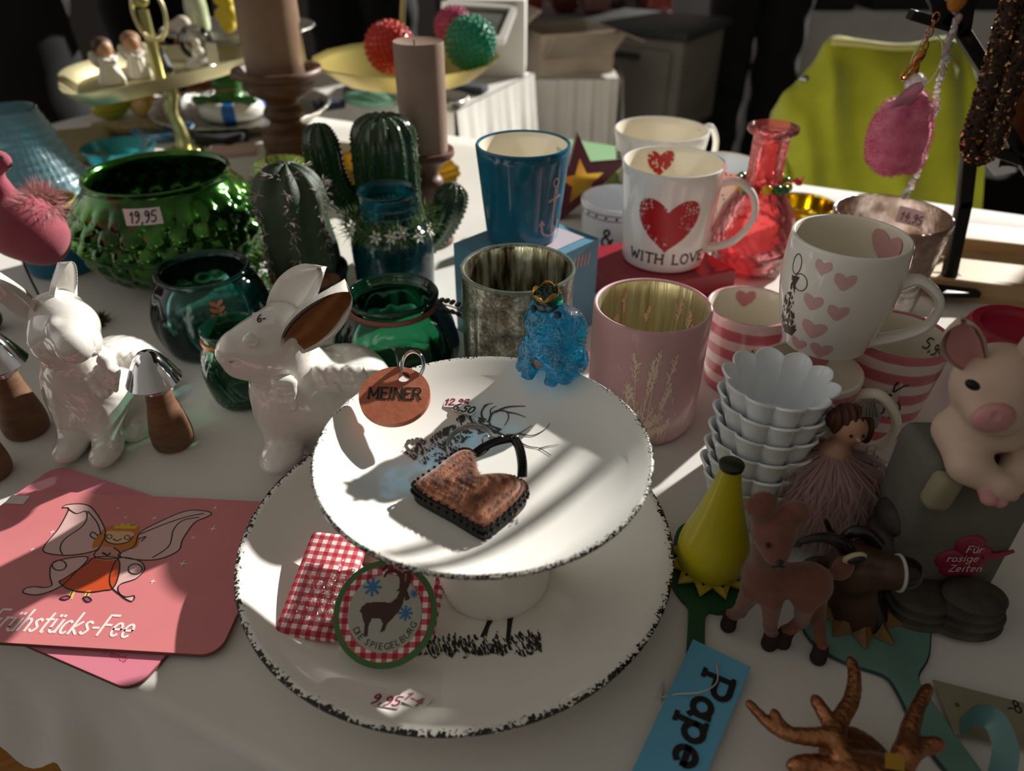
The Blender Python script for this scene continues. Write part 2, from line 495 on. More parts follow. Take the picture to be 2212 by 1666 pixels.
def sans(mb, text, size, fn, x0=0, y0=0, mi=0):
    cu = bpy.data.curves.new('lettering', 'FONT'); cu.body = text; cu.size = size; cu.resolution_u = 2
    o = bpy.data.objects.new('lettering', cu); COL.objects.link(o)
    dg = bpy.context.evaluated_depsgraph_get()
    me = bpy.data.meshes.new_from_object(o.evaluated_get(dg))
    mb.add([fn(v.co.x + x0, v.co.y + y0) for v in me.vertices], [tuple(p.vertices) for p in me.polygons], mi)
    wd = max([v.co.x for v in me.vertices] or [0])
    bpy.data.objects.remove(o); bpy.data.curves.remove(cu); bpy.data.meshes.remove(me)
    return wd
def flat(o, ax, ay, lift=0.0003):
    o, ax, ay = Vector(o), Vector(ax), Vector(ay)
    n = ax.cross(ay).normalized() * lift
    return lambda x, y: o + ax * x + ay * y + n
def oncyl(rf, a0, lift=0.0003, inside=False):
    """x metres around from angle a0, y = height; rf(z) outer radius"""
    def f(x, y):
        r = rf(y); a = a0 + (-x if inside else x) / max(r, 1e-4)
        rr = r - lift if inside else r + lift
        return Vector((rr * math.cos(a), rr * math.sin(a), y))
    return f
def interp(pr):
    zs = [p[1] for p in pr]; rs = [p[0] for p in pr]
    return lambda z: float(np.interp(z, zs, rs))
# ---------------------------------------------------------------- materials
def lin(h):
    if isinstance(h, (tuple, list)): return tuple(h) if len(h) == 4 else tuple(h) + (1,)
    h = h.lstrip('#'); c = [int(h[i:i + 2], 16) / 255 for i in (0, 2, 4)]
    return tuple((x / 12.92 if x <= .04045 else ((x + .055) / 1.055) ** 2.4) for x in c) + (1,)
class NT:
    def __init__(s, name):
        s.m = bpy.data.materials.new(name); s.m.use_nodes = True
        s.t = s.m.node_tree; s.t.nodes.clear()
        s.out = s.t.nodes.new('ShaderNodeOutputMaterial')
    def n(s, ty, ins=None, **props):
        nd = s.t.nodes.new('ShaderNode' + ty)
        for k, v in props.items(): setattr(nd, k, v)
        for k, v in (ins or {}).items():
            i = nd.inputs[k]
            if isinstance(v, bpy.types.NodeSocket): s.t.links.new(v, i)
            elif isinstance(v, str): i.default_value = lin(v)
            else: i.default_value = v
        return nd
    def math(s, op, a, b=0.0, c=None):
        ins = {0: a, 1: b}
        if c is not None: ins[2] = c
        return s.n('Math', ins, operation=op).outputs[0]
    def coord(s): return s.n('TexCoord').outputs['Object']
    def noise(s, scale, detail=3, rough=.55, vec=None): return s.n('TexNoise', {'Vector': vec or s.coord(), 'Scale': scale, 'Detail': detail, 'Roughness': rough}).outputs['Fac']
    def ramp(s, f, stops, interp='LINEAR'):
        nd = s.n('ValToRGB', {0: f}); r = nd.color_ramp; r.interpolation = interp
        while len(r.elements) > 1: r.elements.remove(r.elements[-1])
        r.elements[0].position = stops[0][0]; r.elements[0].color = lin(stops[0][1])
        for p, c in stops[1:]:
            e = r.elements.new(p); e.color = lin(c)
        return nd.outputs[0]
    def mix(s, f, a, b):
        nd = s.n('Mix', data_type='RGBA')
        for k, v in ((0, f), (6, a), (7, b)):
            i = nd.inputs[k]
            if isinstance(v, bpy.types.NodeSocket): s.t.links.new(v, i)
            elif isinstance(v, str): i.default_value = lin(v)
            else: i.default_value = v
        return nd.outputs[2]
    def bump(s, h, strength=.3, dist=.001): return s.n('Bump', {'Height': h, 'Strength': strength, 'Distance': dist}).outputs[0]
    def pbr(s, col, rough=.5, metal=0.0, coat=0.0, normal=None, spec=.5, sheen=0.0, sss=0.0, trans=0.0, emit=None):
        ins = {'Base Color': col, 'Roughness': rough, 'Metallic': metal, 'Coat Weight': coat, 'Coat Roughness': .05, 'Specular IOR Level': spec, 'Sheen Weight': sheen, 'Transmission Weight': trans}
        if normal is not None: ins['Normal'] = normal
        if sss: ins['Subsurface Weight'] = sss; ins['Subsurface Radius'] = (.01, .006, .004)
        b = s.n('BsdfPrincipled', ins)
        s.t.links.new(b.outputs[0], s.out.inputs[0])
        return s.m
def M(name, col, rough=.5, metal=0.0, coat=0.0, bump=None, var=None, spec=.5, sheen=0.0, sss=0.0):
    t = NT(name)
    c = lin(col)
    if var:      # (colour2, scale, lo, hi)
        lo, hi = (var[2], var[3]) if len(var) > 2 else (.35, .65)
        c = t.ramp(t.noise(var[1], 5), [(lo, col), (hi, var[0])])
    nm = t.bump(t.noise(bump[0], 4), bump[1], bump[2] if len(bump) > 2 else .001) if bump else None
    return t.pbr(c, rough, metal, coat, nm, spec, sheen, sss)
def GLASS(name, tint, gloss=.03, bump=None, body=None, bodyf=0.0, ior=1.5, fmul=1.0):
    """thin coloured glass: tinted see-through plus mirror reflection, some body colour"""
    t = NT(name)
    nm = t.bump(t.noise(bump[0], 3), bump[1], bump[2] if len(bump) > 2 else .002) if bump else None
    tr = t.n('BsdfTransparent', {'Color': tint}).outputs[0]
    gl = t.n('BsdfGlossy', {'Color': (1, 1, 1, 1), 'Roughness': gloss, **({'Normal': nm} if nm else {})}).outputs[0]
    fr = t.n('Fresnel', {'IOR': ior, **({'Normal': nm} if nm else {})}).outputs[0]
    if fmul != 1: fr = t.math('MINIMUM', t.math('MULTIPLY', fr, fmul), 1.0)
    base = tr
    if bodyf:
        df = t.n('BsdfDiffuse', {'Color': body or tint}).outputs[0]
        tl = t.n('BsdfTranslucent', {'Color': body or tint}).outputs[0]
        bd = t.n('MixShader', {0: .5, 1: df, 2: tl}).outputs[0]
        base = t.n('MixShader', {0: bodyf, 1: tr, 2: bd}).outputs[0]
    mx = t.n('MixShader', {0: fr, 1: base, 2: gl})
    t.t.links.new(mx.outputs[0], t.out.inputs[0])
    return t.m
def WOOD(name, c1, c2, scale=30, stretch=(1, 8, 8), rough=.55):
    t = NT(name)
    mp = t.n('Mapping', {'Vector': t.coord(), 'Scale': stretch}).outputs[0]
    f = t.noise(scale, 6, .65, mp)
    return t.pbr(t.ramp(f, [(.3, c1), (.7, c2)]), rough, normal=t.bump(f, .25, .001))
def SPECK(name, R, band, base='#f1efe8', dark='#151513', sc=420, amount=.5):
    """glazed plate with a sponged black rim"""
    t = NT(name); co = t.coord()
    x = t.n('SeparateXYZ', {0: co})
    r = t.math('SQRT', t.math('ADD', t.math('MULTIPLY', x.outputs[0], x.outputs[0]), t.math('MULTIPLY', x.outputs[1], x.outputs[1])))
    w = t.math('MULTIPLY', t.math('SUBTRACT', r, R - band), 1.0 / band)
    w = t.math('MAXIMUM', t.math('MINIMUM', w, 1.0), 0.0)
    nz = t.noise(sc, 3, .6)
    big = t.noise(60, 2, .5)
    v = t.math('ADD', t.math('ADD', nz, t.math('MULTIPLY', big, .35)), t.math('MULTIPLY', w, .55))
    f = t.math('GREATER_THAN', v, 1.32 - amount * .3)
    f = t.math('MULTIPLY', f, t.math('GREATER_THAN', w, .02))
    return t.pbr(t.mix(f, base, dark), .07, spec=.55)

m_porc = M('porcelain', '#efede6', .07)
m_porc_in = M('cream_porcelain', '#f0e9d6', .1)
m_black = M('black_print', '#14130f', .5)
m_red = M('red_print', '#b3131c', .35)
m_pinkprint = M('pink_print', '#d98a92', .3)
m_gold = M('gold_metal', '#c9a13f', .25, 1.0, bump=(60, .1))
m_goldpaint = M('gold_paint', '#b8893a', .3, .85, bump=(900, .3))
m_chrome = M('chrome', '#d8dadf', .06, 1.0)
m_steel = M('steel_ring', '#9a9a98', .2, 1.0)
m_darkmetal = M('black_metal', '#0d0d0e', .45, .3)
m_paper = M('sticker_paper', '#ece7e2', .6)
m_paperpink = M('pinkish_sticker_paper', '#e3d3d3', .6)
m_ink = M('dark_ink', '#1d2230', .6)
m_inkred = M('red_brown_ink', '#7d3038', .6)
m_clear = GLASS('clear_plastic', (.93, .95, .95, 1), .08)
# ================================================================ SETTING
U = Vector((0.906, -0.423, 0)); V = Vector((0.423, 0.906, 0)); F0 = Vector((-0.2, 0.235, 0))
def tp(u, v, z=0.0): return F0 + U * u + V * v + Vector((0, 0, z))
YAW = math.atan2(U.y, U.x)
t = NT('dark_paving'); co = t.coord()
br = t.n('TexBrick', {'Vector': co, 'Color1': '#18130f', 'Color2': '#13100e', 'Mortar': '#0b0908', 'Scale': 3.2, 'Mortar Size': .015})
mf = t.pbr(t.mix(t.noise(9, 5), br.outputs[0], '#0f0c0a'), .85, normal=t.bump(br.outputs[1], .4, .003), spec=.02)
g = MB(); g.box((0, 4.0, -.8), (14, 14, .1))
fl = g.build('floor', mf, smooth=False); fl['kind'] = 'structure'; fl['label'] = 'dark brown paved market ground'; fl['category'] = 'floor'

def cloth_mat(name, c1, c2):
    t = NT(name); co = t.coord()
    w1 = t.n('TexWave', {'Vector': co, 'Scale': 900.0, 'Distortion': 0.0}, bands_direction='X').outputs['Fac']
    w2 = t.n('TexWave', {'Vector': co, 'Scale': 900.0, 'Distortion': 0.0}, bands_direction='Y').outputs['Fac']
    big = t.noise(7, 4)
    h = t.math('ADD', t.math('MULTIPLY', t.math('ADD', w1, w2), .10), t.math('MULTIPLY', big, 3.0))
    return t.pbr(t.ramp(t.noise(5, 4), [(.35, c1), (.65, c2)]), .9, normal=t.bump(h, .3, .008), sheen=.1, spec=.2)
m_cloth = cloth_mat('white_tablecloth_weave', '#dfdcd5', '#e8e5df')
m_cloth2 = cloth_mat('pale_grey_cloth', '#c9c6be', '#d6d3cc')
m_leg = M('table_leg_steel', '#5a5a5a', .4, .8)
m_board = M('table_top_board', '#7d6a50', .7)

def wr(u, k, a): return a * (math.sin(u * 29 + k) * .45 + math.sin(u * 63 + k * 2.1) * .3 + math.sin(u * 118 + 1.3 * k) * .25)
def cloth(u0, u1, v0, v1, drop, flare, org, n=320, amp=.012, bdrop=.5):
    rows = []
    for k in range(15):                                   # front hang, hem first
        q = 1 - k / 14
        rows.append((v0 - .004 - flare * q, -drop * q - .004 * (1 - q) - .002, q, 'f'))
    rows += [(v0 - .002, -.0012, 0, 't'), (v0 + .004, 0, 0, 't')]
    for k in range(1, 21): rows.append((v0 + .004 + (v1 - v0 - .008) * k / 20, 0, 0, 't'))
    rows.append((v1, -.003, 0, 'b'))
    for k in range(1, 9): rows.append((v1 + .006 + .05 * k / 8, -bdrop * k / 8, k / 8, 'b'))
    mb = MB()
    def f(a, b):
        u = u0 + (u1 - u0) * a
        v, z, q, s = rows[int(round(b * (len(rows) - 1)))]
        if s == 'f': v -= wr(u + z * .9, 1, amp) * q ** .6 * 1.3; z -= wr(u, 4, .02) * q
        if s == 'b': v += wr(u, 3, amp * 2.4) * q
        return org(u, v, z)
    mb.grid(f, n, len(rows) - 1)
    for s_, uu in ((-1, u0), (1, u1)):                    # end hangs
        def e(a, b):
            v = v0 + (v1 - v0) * a; q = b
            p = org(uu, v, -.45 * q)
            return p + U * s_ * (.004 + .03 * q + wr(v * 1.3, 2, .03) * q)
        mb.grid(e, 60, 8)
    return mb
tc = cloth(-1.02, 1.0, 0, .98, .072, .030, tp, amp=.009).build('tablecloth', m_cloth, angle=None)
tag(tc, 'white cloth covering the near stall table under all the knick-knacks', 'tablecloth')
def table(name, label, u0, u1, v0, v1):
    o = thing(name, label, 'table', tp((u0 + u1) / 2, (v0 + v1) / 2, -.75), (0, 0, YAW))
    b = MB(); b.box((0, 0, .735), (u1 - u0 - .02, v1 - v0 - .02, .022)); b.build('tabletop', m_board, o, smooth=False)
    for sx in (-1, 1):
        for sy in (-1, 1):
            l = MB(); x, y = sx * ((u1 - u0) / 2 - .08), sy * ((v1 - v0) / 2 - .08)
            l.tube([(x, y, 0), (x, y, .724)], .016, 10); l.build('leg', m_leg, o)
    return o
table('stall_table', 'folding stall table hidden under the near white cloth', -1.02, 1.0, 0, .98)
# table behind, its right end facing the viewer's right
EU = (Vector((-.105, 1.43, 0)) - F0).dot(U)
tc2 = cloth(-.9, EU, 1.12, 1.48, .4, .02, tp, 80, .02, .4).build('tablecloth', m_cloth, angle=None)
tag(tc2, 'sunlit white cloth hanging in folds on the second table behind the candles', 'tablecloth')
table('stall_table', 'second stall table behind, hidden under the sunlit draped cloth', -.9, EU, 1.14, 1.46)
tc3 = MB()
def far_cloth(name, label, x0, x1, y0, y1, z, drop, mat, ph):
    mb = MB()
    mb.grid(lambda a, b: Vector((x0 + (x1 - x0) * a, y0 + (y1 - y0) * b, z)), 24, 6)
    mb.grid(lambda a, b: Vector((x0 + (x1 - x0) * a, y0 - .01 - b * (.03 + wr(a * 1.2, ph, .05)), z - drop * b)), 60, 8)
    mb.grid(lambda a, b: Vector((x0 - .01 - b * (.02 + wr(a, ph, .04)), y1 + (y0 - y1) * a, z - drop * b)), 30, 8)
    mb.grid(lambda a, b: Vector((x1 + .01 + b * (.02 + wr(a, ph, .04)), y0 + (y1 - y0) * a, z - drop * b)), 30, 8)
    o = mb.build(name, mat, angle=None); tag(o, label, 'tablecloth'); return o
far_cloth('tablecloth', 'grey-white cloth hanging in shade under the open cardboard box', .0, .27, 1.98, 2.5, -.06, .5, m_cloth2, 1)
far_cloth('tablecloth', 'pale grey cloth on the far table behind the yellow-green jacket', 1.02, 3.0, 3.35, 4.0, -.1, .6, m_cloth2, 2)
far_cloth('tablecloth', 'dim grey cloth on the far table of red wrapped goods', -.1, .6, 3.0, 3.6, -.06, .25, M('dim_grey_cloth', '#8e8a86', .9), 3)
for (x0, x1, y0, y1, z, lb) in ((.0, .27, 1.98, 2.5, -.06, 'small far table holding the open cardboard box'), (1.02, 3.0, 3.35, 4.0, -.1, 'far table under the pale cloth behind the jacket'), (-.1, .6, 3.0, 3.6, -.06, 'far table carrying red wrapped goods')):
    o = thing('market_table', lb, 'table', ((x0 + x1) / 2, (y0 + y1) / 2, -.75))
    b = MB(); b.box((0, 0, .74 + z), (x1 - x0 - .03, y1 - y0 - .03, .016)); b.build('tabletop', m_board, o, smooth=False)
    for sx in (-1, 1):
        for sy in (-1, 1):
            l = MB(); x, y = sx * ((x1 - x0) / 2 - .06), sy * ((y1 - y0) / 2 - .06)
            l.tube([(x, y, 0), (x, y, .732 + z)], .015, 8); l.build('leg', m_leg, o)
# unseen canopy and side curtain, added to shape where the low sun reaches
SL = Vector((0.69, -0.72, 0)); SS = Vector((0.72, 0.69, 0))
def sp(s, l, z): return SS * s + SL * l + Vector((0, 0, z))
m_canvas = M('shade_canvas', '#4b4f52', .85)
m_curt = M('shade_curtain_fabric', '#3c3f46', .9)
S0 = -0.32
can = thing('added_shade_canopy', 'unseen dark canvas canopy with rear valance, added to shade the stall', 'canopy', (0, 0, 0))
b = MB(); zb = .4557 * (2.5 - S0)
b.grid(lambda a, c: sp(2.5 + .01 * math.sin(a * 60), -3.2 + 4.6 * a, zb + (1.62 - zb) * c), 60, 2)
b.build('valance', m_canvas, can, angle=None)
b = MB(); b.grid(lambda a, c: sp(2.5 - 1.3 * c, -3.2 + 4.6 * a, 1.62 + .28 * math.sin(c * PI / 2)), 8, 8); b.build('roof_sheet', m_canvas, can, angle=None)
for l in (-3.1, 1.3):
    b = MB(); b.tube([sp(2.48, l, -.75), sp(2.48, l, 1.62)], .02, 10); b.build('post', m_leg, can)
cu = thing('added_shade_curtain', 'unseen dark fabric curtain added on the sunny side to shade the right front', 'curtain', (0, 0, 0))  # added out of view; its left edge keeps sun off the right front
b = MB(); b.grid(lambda a, c: sp(1.9 + .03 * math.sin(a * 55), -.145 + 2.6 * a, -.72 + 2.2 * c), 90, 3); b.build('curtain_cloth', m_curt, cu, angle=None)
b = MB(); b.tube([sp(1.9, -.15, 1.5), sp(1.9, 2.45, 1.5)], .014, 8)
b.tube([sp(1.9, 2.45, 1.5), sp(1.9, 2.45, -.75)], .014, 8); b.build('rail', m_leg, cu)

# ---------------------------------------------------------------- people behind the tables
m_skin = M('skin', '#c79a80', .5, sss=.15)
def person(label, loc, rz, jacket, trousers, hair='#2a1d14', lean=0.0):
    o = thing('person', label, 'person', loc, (0, 0, rz))
    def ln(z): return lean * max(0, z - .9)
    P = []
    for s in (-1, 1):
        P += [K((s * .09, 0, .08), (s * .095, 0, .48), .04, .055, .03), K((s * .095, 0, .48), (s * .09, 0, .9), .058, .085, .03), K((s * .09, .03, .04), (s * .095, -.14, .03), .04, .035, .02)]
        P += [K((s * .2, ln(1.4), 1.4), (s * .26, ln(1.12) - .02, 1.12), .055, .042, .04), K((s * .26, ln(1.12) - .02, 1.12), (s * .22, -.22, 1.0), .04, .03, .02),
              K((s * .22, -.22, 1.0), (s * .2, -.31, .98), .032, .02, .01)]
        for f in range(4): P.append(K((s * (.185 + .012 * f), -.3, .985), (s * (.18 + .014 * f), -.37 + .008 * abs(f - 1), .965), .009, .007, .004))
        P.append(K((s * .17, -.26, .985), (s * .155, -.31, .97), .011, .008, .005))
    P += [E((0, 0, .95), (.16, .11, .13), .06), E((0, ln(1.2), 1.2), (.17, .11, .24), .06), K((0, ln(1.4), 1.4), (0, ln(1.5), 1.5), .07, .052, .03),
          E((0, ln(1.6) - .02, 1.6), (.072, .092, .11), .03), E((0, ln(1.6) - .11, 1.585), (.014, .02, .022), .012), K((-.025, ln(1.6) - .1, 1.54), (.025, ln(1.6) - .1, 1.54), .009, .009, .006)]
    for s in (-1, 1): P.append(E((s * .075, ln(1.6) - .005, 1.6), (.012, .022, .032), .008))
    sub = [E((s * .03, ln(1.6) - .105, 1.62), (.016, .012, .01), .01) for s in (-1, 1)]
    body(P, 120, sub).build('body', m_skin, o)
    J = []
    for s in (-1, 1): J += [K((s * .2, ln(1.4), 1.41), (s * .265, ln(1.12) - .02, 1.12), .072, .06, .05), K((s * .265, ln(1.12) - .02, 1.12), (s * .225, -.2, 1.005), .058, .048, .03)]
    J += [E((0, ln(1.2), 1.2), (.2, .14, .27), .06), E((0, .0, .98), (.19, .14, .12), .06), K((0, ln(1.42), 1.42), (0, ln(1.46), 1.46), .1, .075, .03)]
    body(J, 70, noise=lambda Q: .006 * np.sin(Q[..., 2] * 60 + Q[..., 0] * 30)).build('jacket', M('dark_jacket', jacket, .8), o)
    T = []
    for s in (-1, 1): T += [K((s * .09, 0, .1), (s * .097, 0, .48), .07, .078, .03), K((s * .097, 0, .48), (s * .09, 0, .9), .08, .1, .03)]
    T.append(E((0, 0, .94), (.17, .125, .1), .05))
    body(T, 80, noise=lambda Q: .004 * np.sin(Q[..., 2] * 45 + Q[..., 0] * 50)).build('trousers', M('dark_trousers', trousers, .9), o)
    H_ = [E((0, ln(1.6) + .012, 1.635), (.085, .1, .095), .02)]
    body(H_, 40, [E((0, ln(1.6) - .1, 1.57), (.07, .07, .1), .02)]).build('hair', M('hair', hair, .7, bump=(90, .4)), o)
    for s in (-1, 1):
        body([K((s * .09, .035, .045), (s * .096, -.15, .035), .05, .046, .02)], 30).build('shoe', m_darkmetal, o)
    return o
person('person in black jacket bending over the far left end of the table', (-1.02, 1.6, -.75), 2.5, '#0b0b12', '#0c0c12', lean=-.12)
person('person in black trousers standing behind the mugs and red bottle', (.90, 2.98, -.75), .1, '#15151a', '#07070b')
person('person in black trousers standing behind the gold dish of balls', (-.5, 2.75, -.75), -.2, '#101016', '#050509')
person('person in a black coat standing behind the gold tray of angels', (-1.25, 2.9, -.75), .5, '#0a0a10', '#08080c')
person('person in dark clothes standing behind the grey cabinet', (.3, 4.25, -.75), .3, '#141418', '#0b0b10')

# ---------------------------------------------------------------- boards, boxes and clothes behind
m_tray = WOOD('pale_wood', '#a5885f', '#c7a97a', 14, (1, 6, 6), .6)
def tray(label, c, w, d, h, yaw):
    o = thing('wooden_tray', label, 'tray', c, (0, 0, yaw))
    b = MB(); b.box((0, 0, .004), (w, d, .008)); b.build('tray_base', m_tray, o, smooth=False)
    for nm, cc, dd in (('rim_board', (0, -d / 2 + .006, h / 2), (w, .012, h)), ('rim_board', (0, d / 2 - .006, h / 2), (w, .012, h)), ('rim_board', (-w / 2 + .006, 0, h / 2), (.012, d - .025, h)), ('rim_board', (w / 2 - .006, 0, h / 2), (.012, d - .025, h))):
        b = MB(); b.box(cc, dd, bev=.002); b.build(nm, m_tray, o, smooth=False)
    return o
a, b_ = at(1992, 640, 0), at(2212, 668, 0)
yw = math.atan2(b_.y - a.y, b_.x - a.x)
dirv = Vector((math.cos(yw), math.sin(yw), 0)); nv = Vector((-dirv.y, dirv.x, 0))
ctr = a + dirv * .165 + nv * .065; ctr.z = .0005
tray('pale wooden tray at the table edge holding the black jewellery tree', ctr, .42, .13, .022, yw)
sp_ = MB(); c2 = a + dirv * .2 + nv * .172; sp_.box((c2.x, c2.y, .006), (.5, .06, .011), (0, 0, yw), bev=.002)
tag(sp_.build('wooden_plank', M('greyish_white_plank', '#b7aeab', .6), smooth=False), 'whitish plank lying along the table edge behind the wooden tray', 'plank')

# yellow-green jacket over a chair back
ch = thing('folding_chair', 'wooden chair behind the table carrying the yellow-green jacket', 'chair', (.66, 1.36, -.75), (0, 0, -.1))
mw = WOOD('chair_wood', '#4d2c12', '#7a4a20', 20)
for nm, p, q in (('rear_leg', (-.1, .03, 0), (-.1, .03, .80)), ('rear_leg', (.1, .03, 0), (.1, .03, .80)), ('front_leg', (-.1, .38, 0), (-.1, .36, .45)), ('front_leg', (.1, .38, 0), (.1, .36, .45))):
    b = MB(); b.tube([p, q], .018, 8); b.build(nm, mw, ch)
b = MB(); b.box((0, .19, .45), (.24, .36, .02), bev=.006); b.build('seat', mw, ch)
b = MB(); b.box((0, .02, .78), (.19, .02, .07), bev=.006); b.build('backrest', mw, ch)
tj = NT('yellow_green_cloth'); nz = tj.noise(14, 4)
m_jack = tj.pbr(tj.ramp(nz, [(.3, '#8f9300'), (.7, '#a3a613')]), .8, normal=tj.bump(nz, .5, .01), sheen=.2)
jk = thing('jacket', 'yellow-green jacket hung over a chair back behind the red bottle', 'jacket', (0, 0, 0))
cols = [(1685, 330, 420), (1690, 225, 440), (1725, 185, 440), (1765, 140, 440), (1800, 88, 440), (1860, 92, 450), (1920, 100, 455), (1980, 100, 455), (2050, 86, 455), (2090, 110, 450), (2106, 170, 445), (2104, 240, 440), (2085, 330, 430)]
top = [atY(x, y, 1.33) for x, y, _ in cols]; bot = [atY(x * .93 + 130, y, 1.30) for x, _, y in cols]
tops, bots = cr([tuple(p) for p in top], 6), cr([tuple(p) for p in bot], 6)
n = len(tops) - 1
def jf(side):
    def f(a, c):
        i = a * n; k = int(round(i))
        p = Vector(tops[k]) * (1 - c) + Vector(bots[k]) * c
        e = min(1, c * 6)
        fold = .012 * math.sin(a * 19 + c * 1.2) + .008 * math.sin(a * 37 - c * 2)
        if side == 0: return p + Vector((0, -.03 * e + fold * e, 0))
        return p + Vector((0, .04 * e + .02 + fold * e, -.005 * e))
    return f
b = MB(); b.grid(jf(0), n, 14); b.grid(jf(1), n, 14)
k0 = len(b.v)
b.grid(lambda a, c: Vector(tops[int(round(a * n))]) + Vector((0, -.0 + .02 * c, .004 * math.sin(c * PI))), n, 3)
b.build('jacket_body', m_jack, jk, angle=None)
b = MB(); p = [Vector(tops[int(n * q / 10)]) + Vector((0, -.004, .001)) for q in range(0, 11)]
b.tube(cr([tuple(x) for x in [atY(1797, 90, 1.325), atY(1860, 94, 1.32), atY(1920, 101, 1.32), atY(1975, 101, 1.32)]], 5), .006, 8); b.build('collar_edge', M('pale_collar_piping', '#b9b46a', .7), jk)
b = MB(); q = atY(1738, 170, 1.27); b.ball(q, (.008, .004, .006), 10); b.build('press_stud', m_steel, jk)

# grey cabinet on a black frame
cb = thing('storage_cabinet', 'dark grey plastic cabinet with drawer front on a black frame', 'cabinet', (.46, 2.66, -.75), (0, 0, -.6))
cb.scale = (1.12, 1.12, 1.09)
mg = M('grey_plastic', '#7d786f', .6, var=('#6d685f', 6)); mg2 = M('dark_grey_plastic', '#2c2d2d', .6)
b = MB(); b.box((0, 0, .515), (.33, .3, .27), bev=.01); b.build('cabinet_body', mg, cb)
b = MB(); b.box((0, 0, .655), (.36, .33, .025), bev=.008); b.build('cabinet_top', mg2, cb)
dr = MB(); dr.box((0, -.155, .505), (.27, .014, .22), bev=.005); dr = dr.build('drawer', mg, cb)
b = MB(); b.box((0, -.167, .595), (.09, .018, .014), bev=.004); b.build('handle', mg2, dr)
for sx in (-1, 1):
    for sy in (-1, 1):
        b = MB(); b.tube([(sx * .15, sy * .13, 0), (sx * .15, sy * .13, .38)], .012, 8); b.build('leg', m_darkmetal, cb)
b = MB(); b.tube([(-.15, -.13, .3), (.15, -.13, .3)], .01, 8); b.build('stretcher', m_darkmetal, cb)

# picture frame and cardboard on the second table
def quad_frame(o, pts, th, bw, mat_frame, mat_in):
    P = [Vector(p) for p in pts]; c = sum(P, Vector()) / 4
    nn = (P[1] - P[0]).cross(P[3] - P[0]).normalized()
    I = [p + (c - p).normalized() * bw for p in P]
    for i in range(4):
        j = (i + 1) % 4; b = MB()
        q = [P[i], P[j], I[j], I[i]]
        b.add(q + [x - nn * th for x in q], [(0, 1, 2, 3), (7, 6, 5, 4), (0, 4, 5, 1), (1, 5, 6, 2), (2, 6, 7, 3), (3, 7, 4, 0)]); b.build('frame_side', mat_frame, o, smooth=False)
    b = MB(); q = [x - nn * th * .5 for x in I]; b.add(q + [x - nn * th * .4 for x in q], [(0, 1, 2, 3), (7, 6, 5, 4), (0, 4, 5, 1), (1, 5, 6, 2), (2, 6, 7, 3), (3, 7, 4, 0)]); b.build('picture', mat_in, o, smooth=False)
m_white = M('white_card', '#dcdad4', .6)
bx = thing('white_box', 'white carton standing on the second table behind the green ball', 'box', (0, 0, 0))
p0, p1 = at(1000, 178, 0), at(1106, 168, 0)
b = MB(); mid = (p0 + p1) / 2; b.box((mid.x, mid.y + .09, .075), (abs(p1.x - p0.x) + .06, .12, .15), (0, 0, -.05), bev=.003); b.build('carton', m_white, bx)
pf = thing('picture_frame', 'white picture frame leaning on the carton behind the pink ball', 'picture', (0, 0, 0))
Yf = 1.62
quad_frame(pf, [atY(945, 75, 1.56), atY(1090, 85, 1.56), atY(1118, 12, 1.7), atY(955, 2, 1.7)], .012, .018, M('white_frame', '#cfccc6', .5), M('grey_print', '#6d7068', .4, var=('#4f5650', 14)))
cbx = thing('cardboard_box', 'open brown-grey cardboard carton with flaps on the shaded cloth', 'box', (.135, 2.1, -.06), (0, 0, .35))
m_cb = M('cardboard', '#b3a594', .8, var=('#a09180', 8))
b = MB(); b.box((0, 0, .004), (.2, .18, .006))
for cc, dd in (((0, -.09, .05), (.2, .005, .1)), ((0, .09, .05), (.2, .005, .1)), ((-.1, 0, .05), (.005, .18, .1)), ((.1, 0, .05), (.005, .18, .1))): b.box(cc, dd)
b.build('carton', m_cb, cbx, smooth=False)
for cc, dd, rt in (((-.14, 0, .125), (.1, .17, .004), (0, -.6, 0)), ((.145, 0, .085), (.1, .17, .004), (0, .35, 0)), ((0, -.13, .075), (.19, .09, .004), (-.7, 0, 0))):
    b = MB(); b.box(cc, dd, rt); b.build('flap', m_cb, cbx, smooth=False)
# red wrapped goods on the far table
r2 = random.Random(3)
for i in range(22):
    c = ['#7d2426', '#8e3a33', '#5c2020', '#9a6a6a', '#3b2226', '#a9534a', '#6f6a70', '#b5a9a2'][i % 8]
    x, y = -.05 + .118 * (i % 6) + .01 * r2.random(), 3.07 + .14 * (i // 6)
    b = MB(); b.box((0, 0, 0), (.088 + .012 * r2.random(), .06 + .04 * r2.random(), .07 + .03 * r2.random()), (0, 0, r2.uniform(-.12, .12)), bev=.016)
    o = b.build('wrapped_parcel', M('wrapping', c, .3), loc=(x, y, -.009))
    tag(o, 'shiny red or grey wrapped package heaped on the far table', 'package', 'wrapped packages on the far table')
for i in range(4):  # invented cases that cover the too bright top of the far table
    b = MB(); b.box((0, 0, .09), (.36, .3, .18), bev=.02)
    tag(b.build('added_dark_case', M('added_dark_case', '#15151a', .8), loc=(1.25 + .42 * i, 3.56, -.0995), rot=(0, 0, .04 * (i - 1))), 'black case added on the far pale-draped table to darken its bright top', 'case', 'added black cases on the far table')
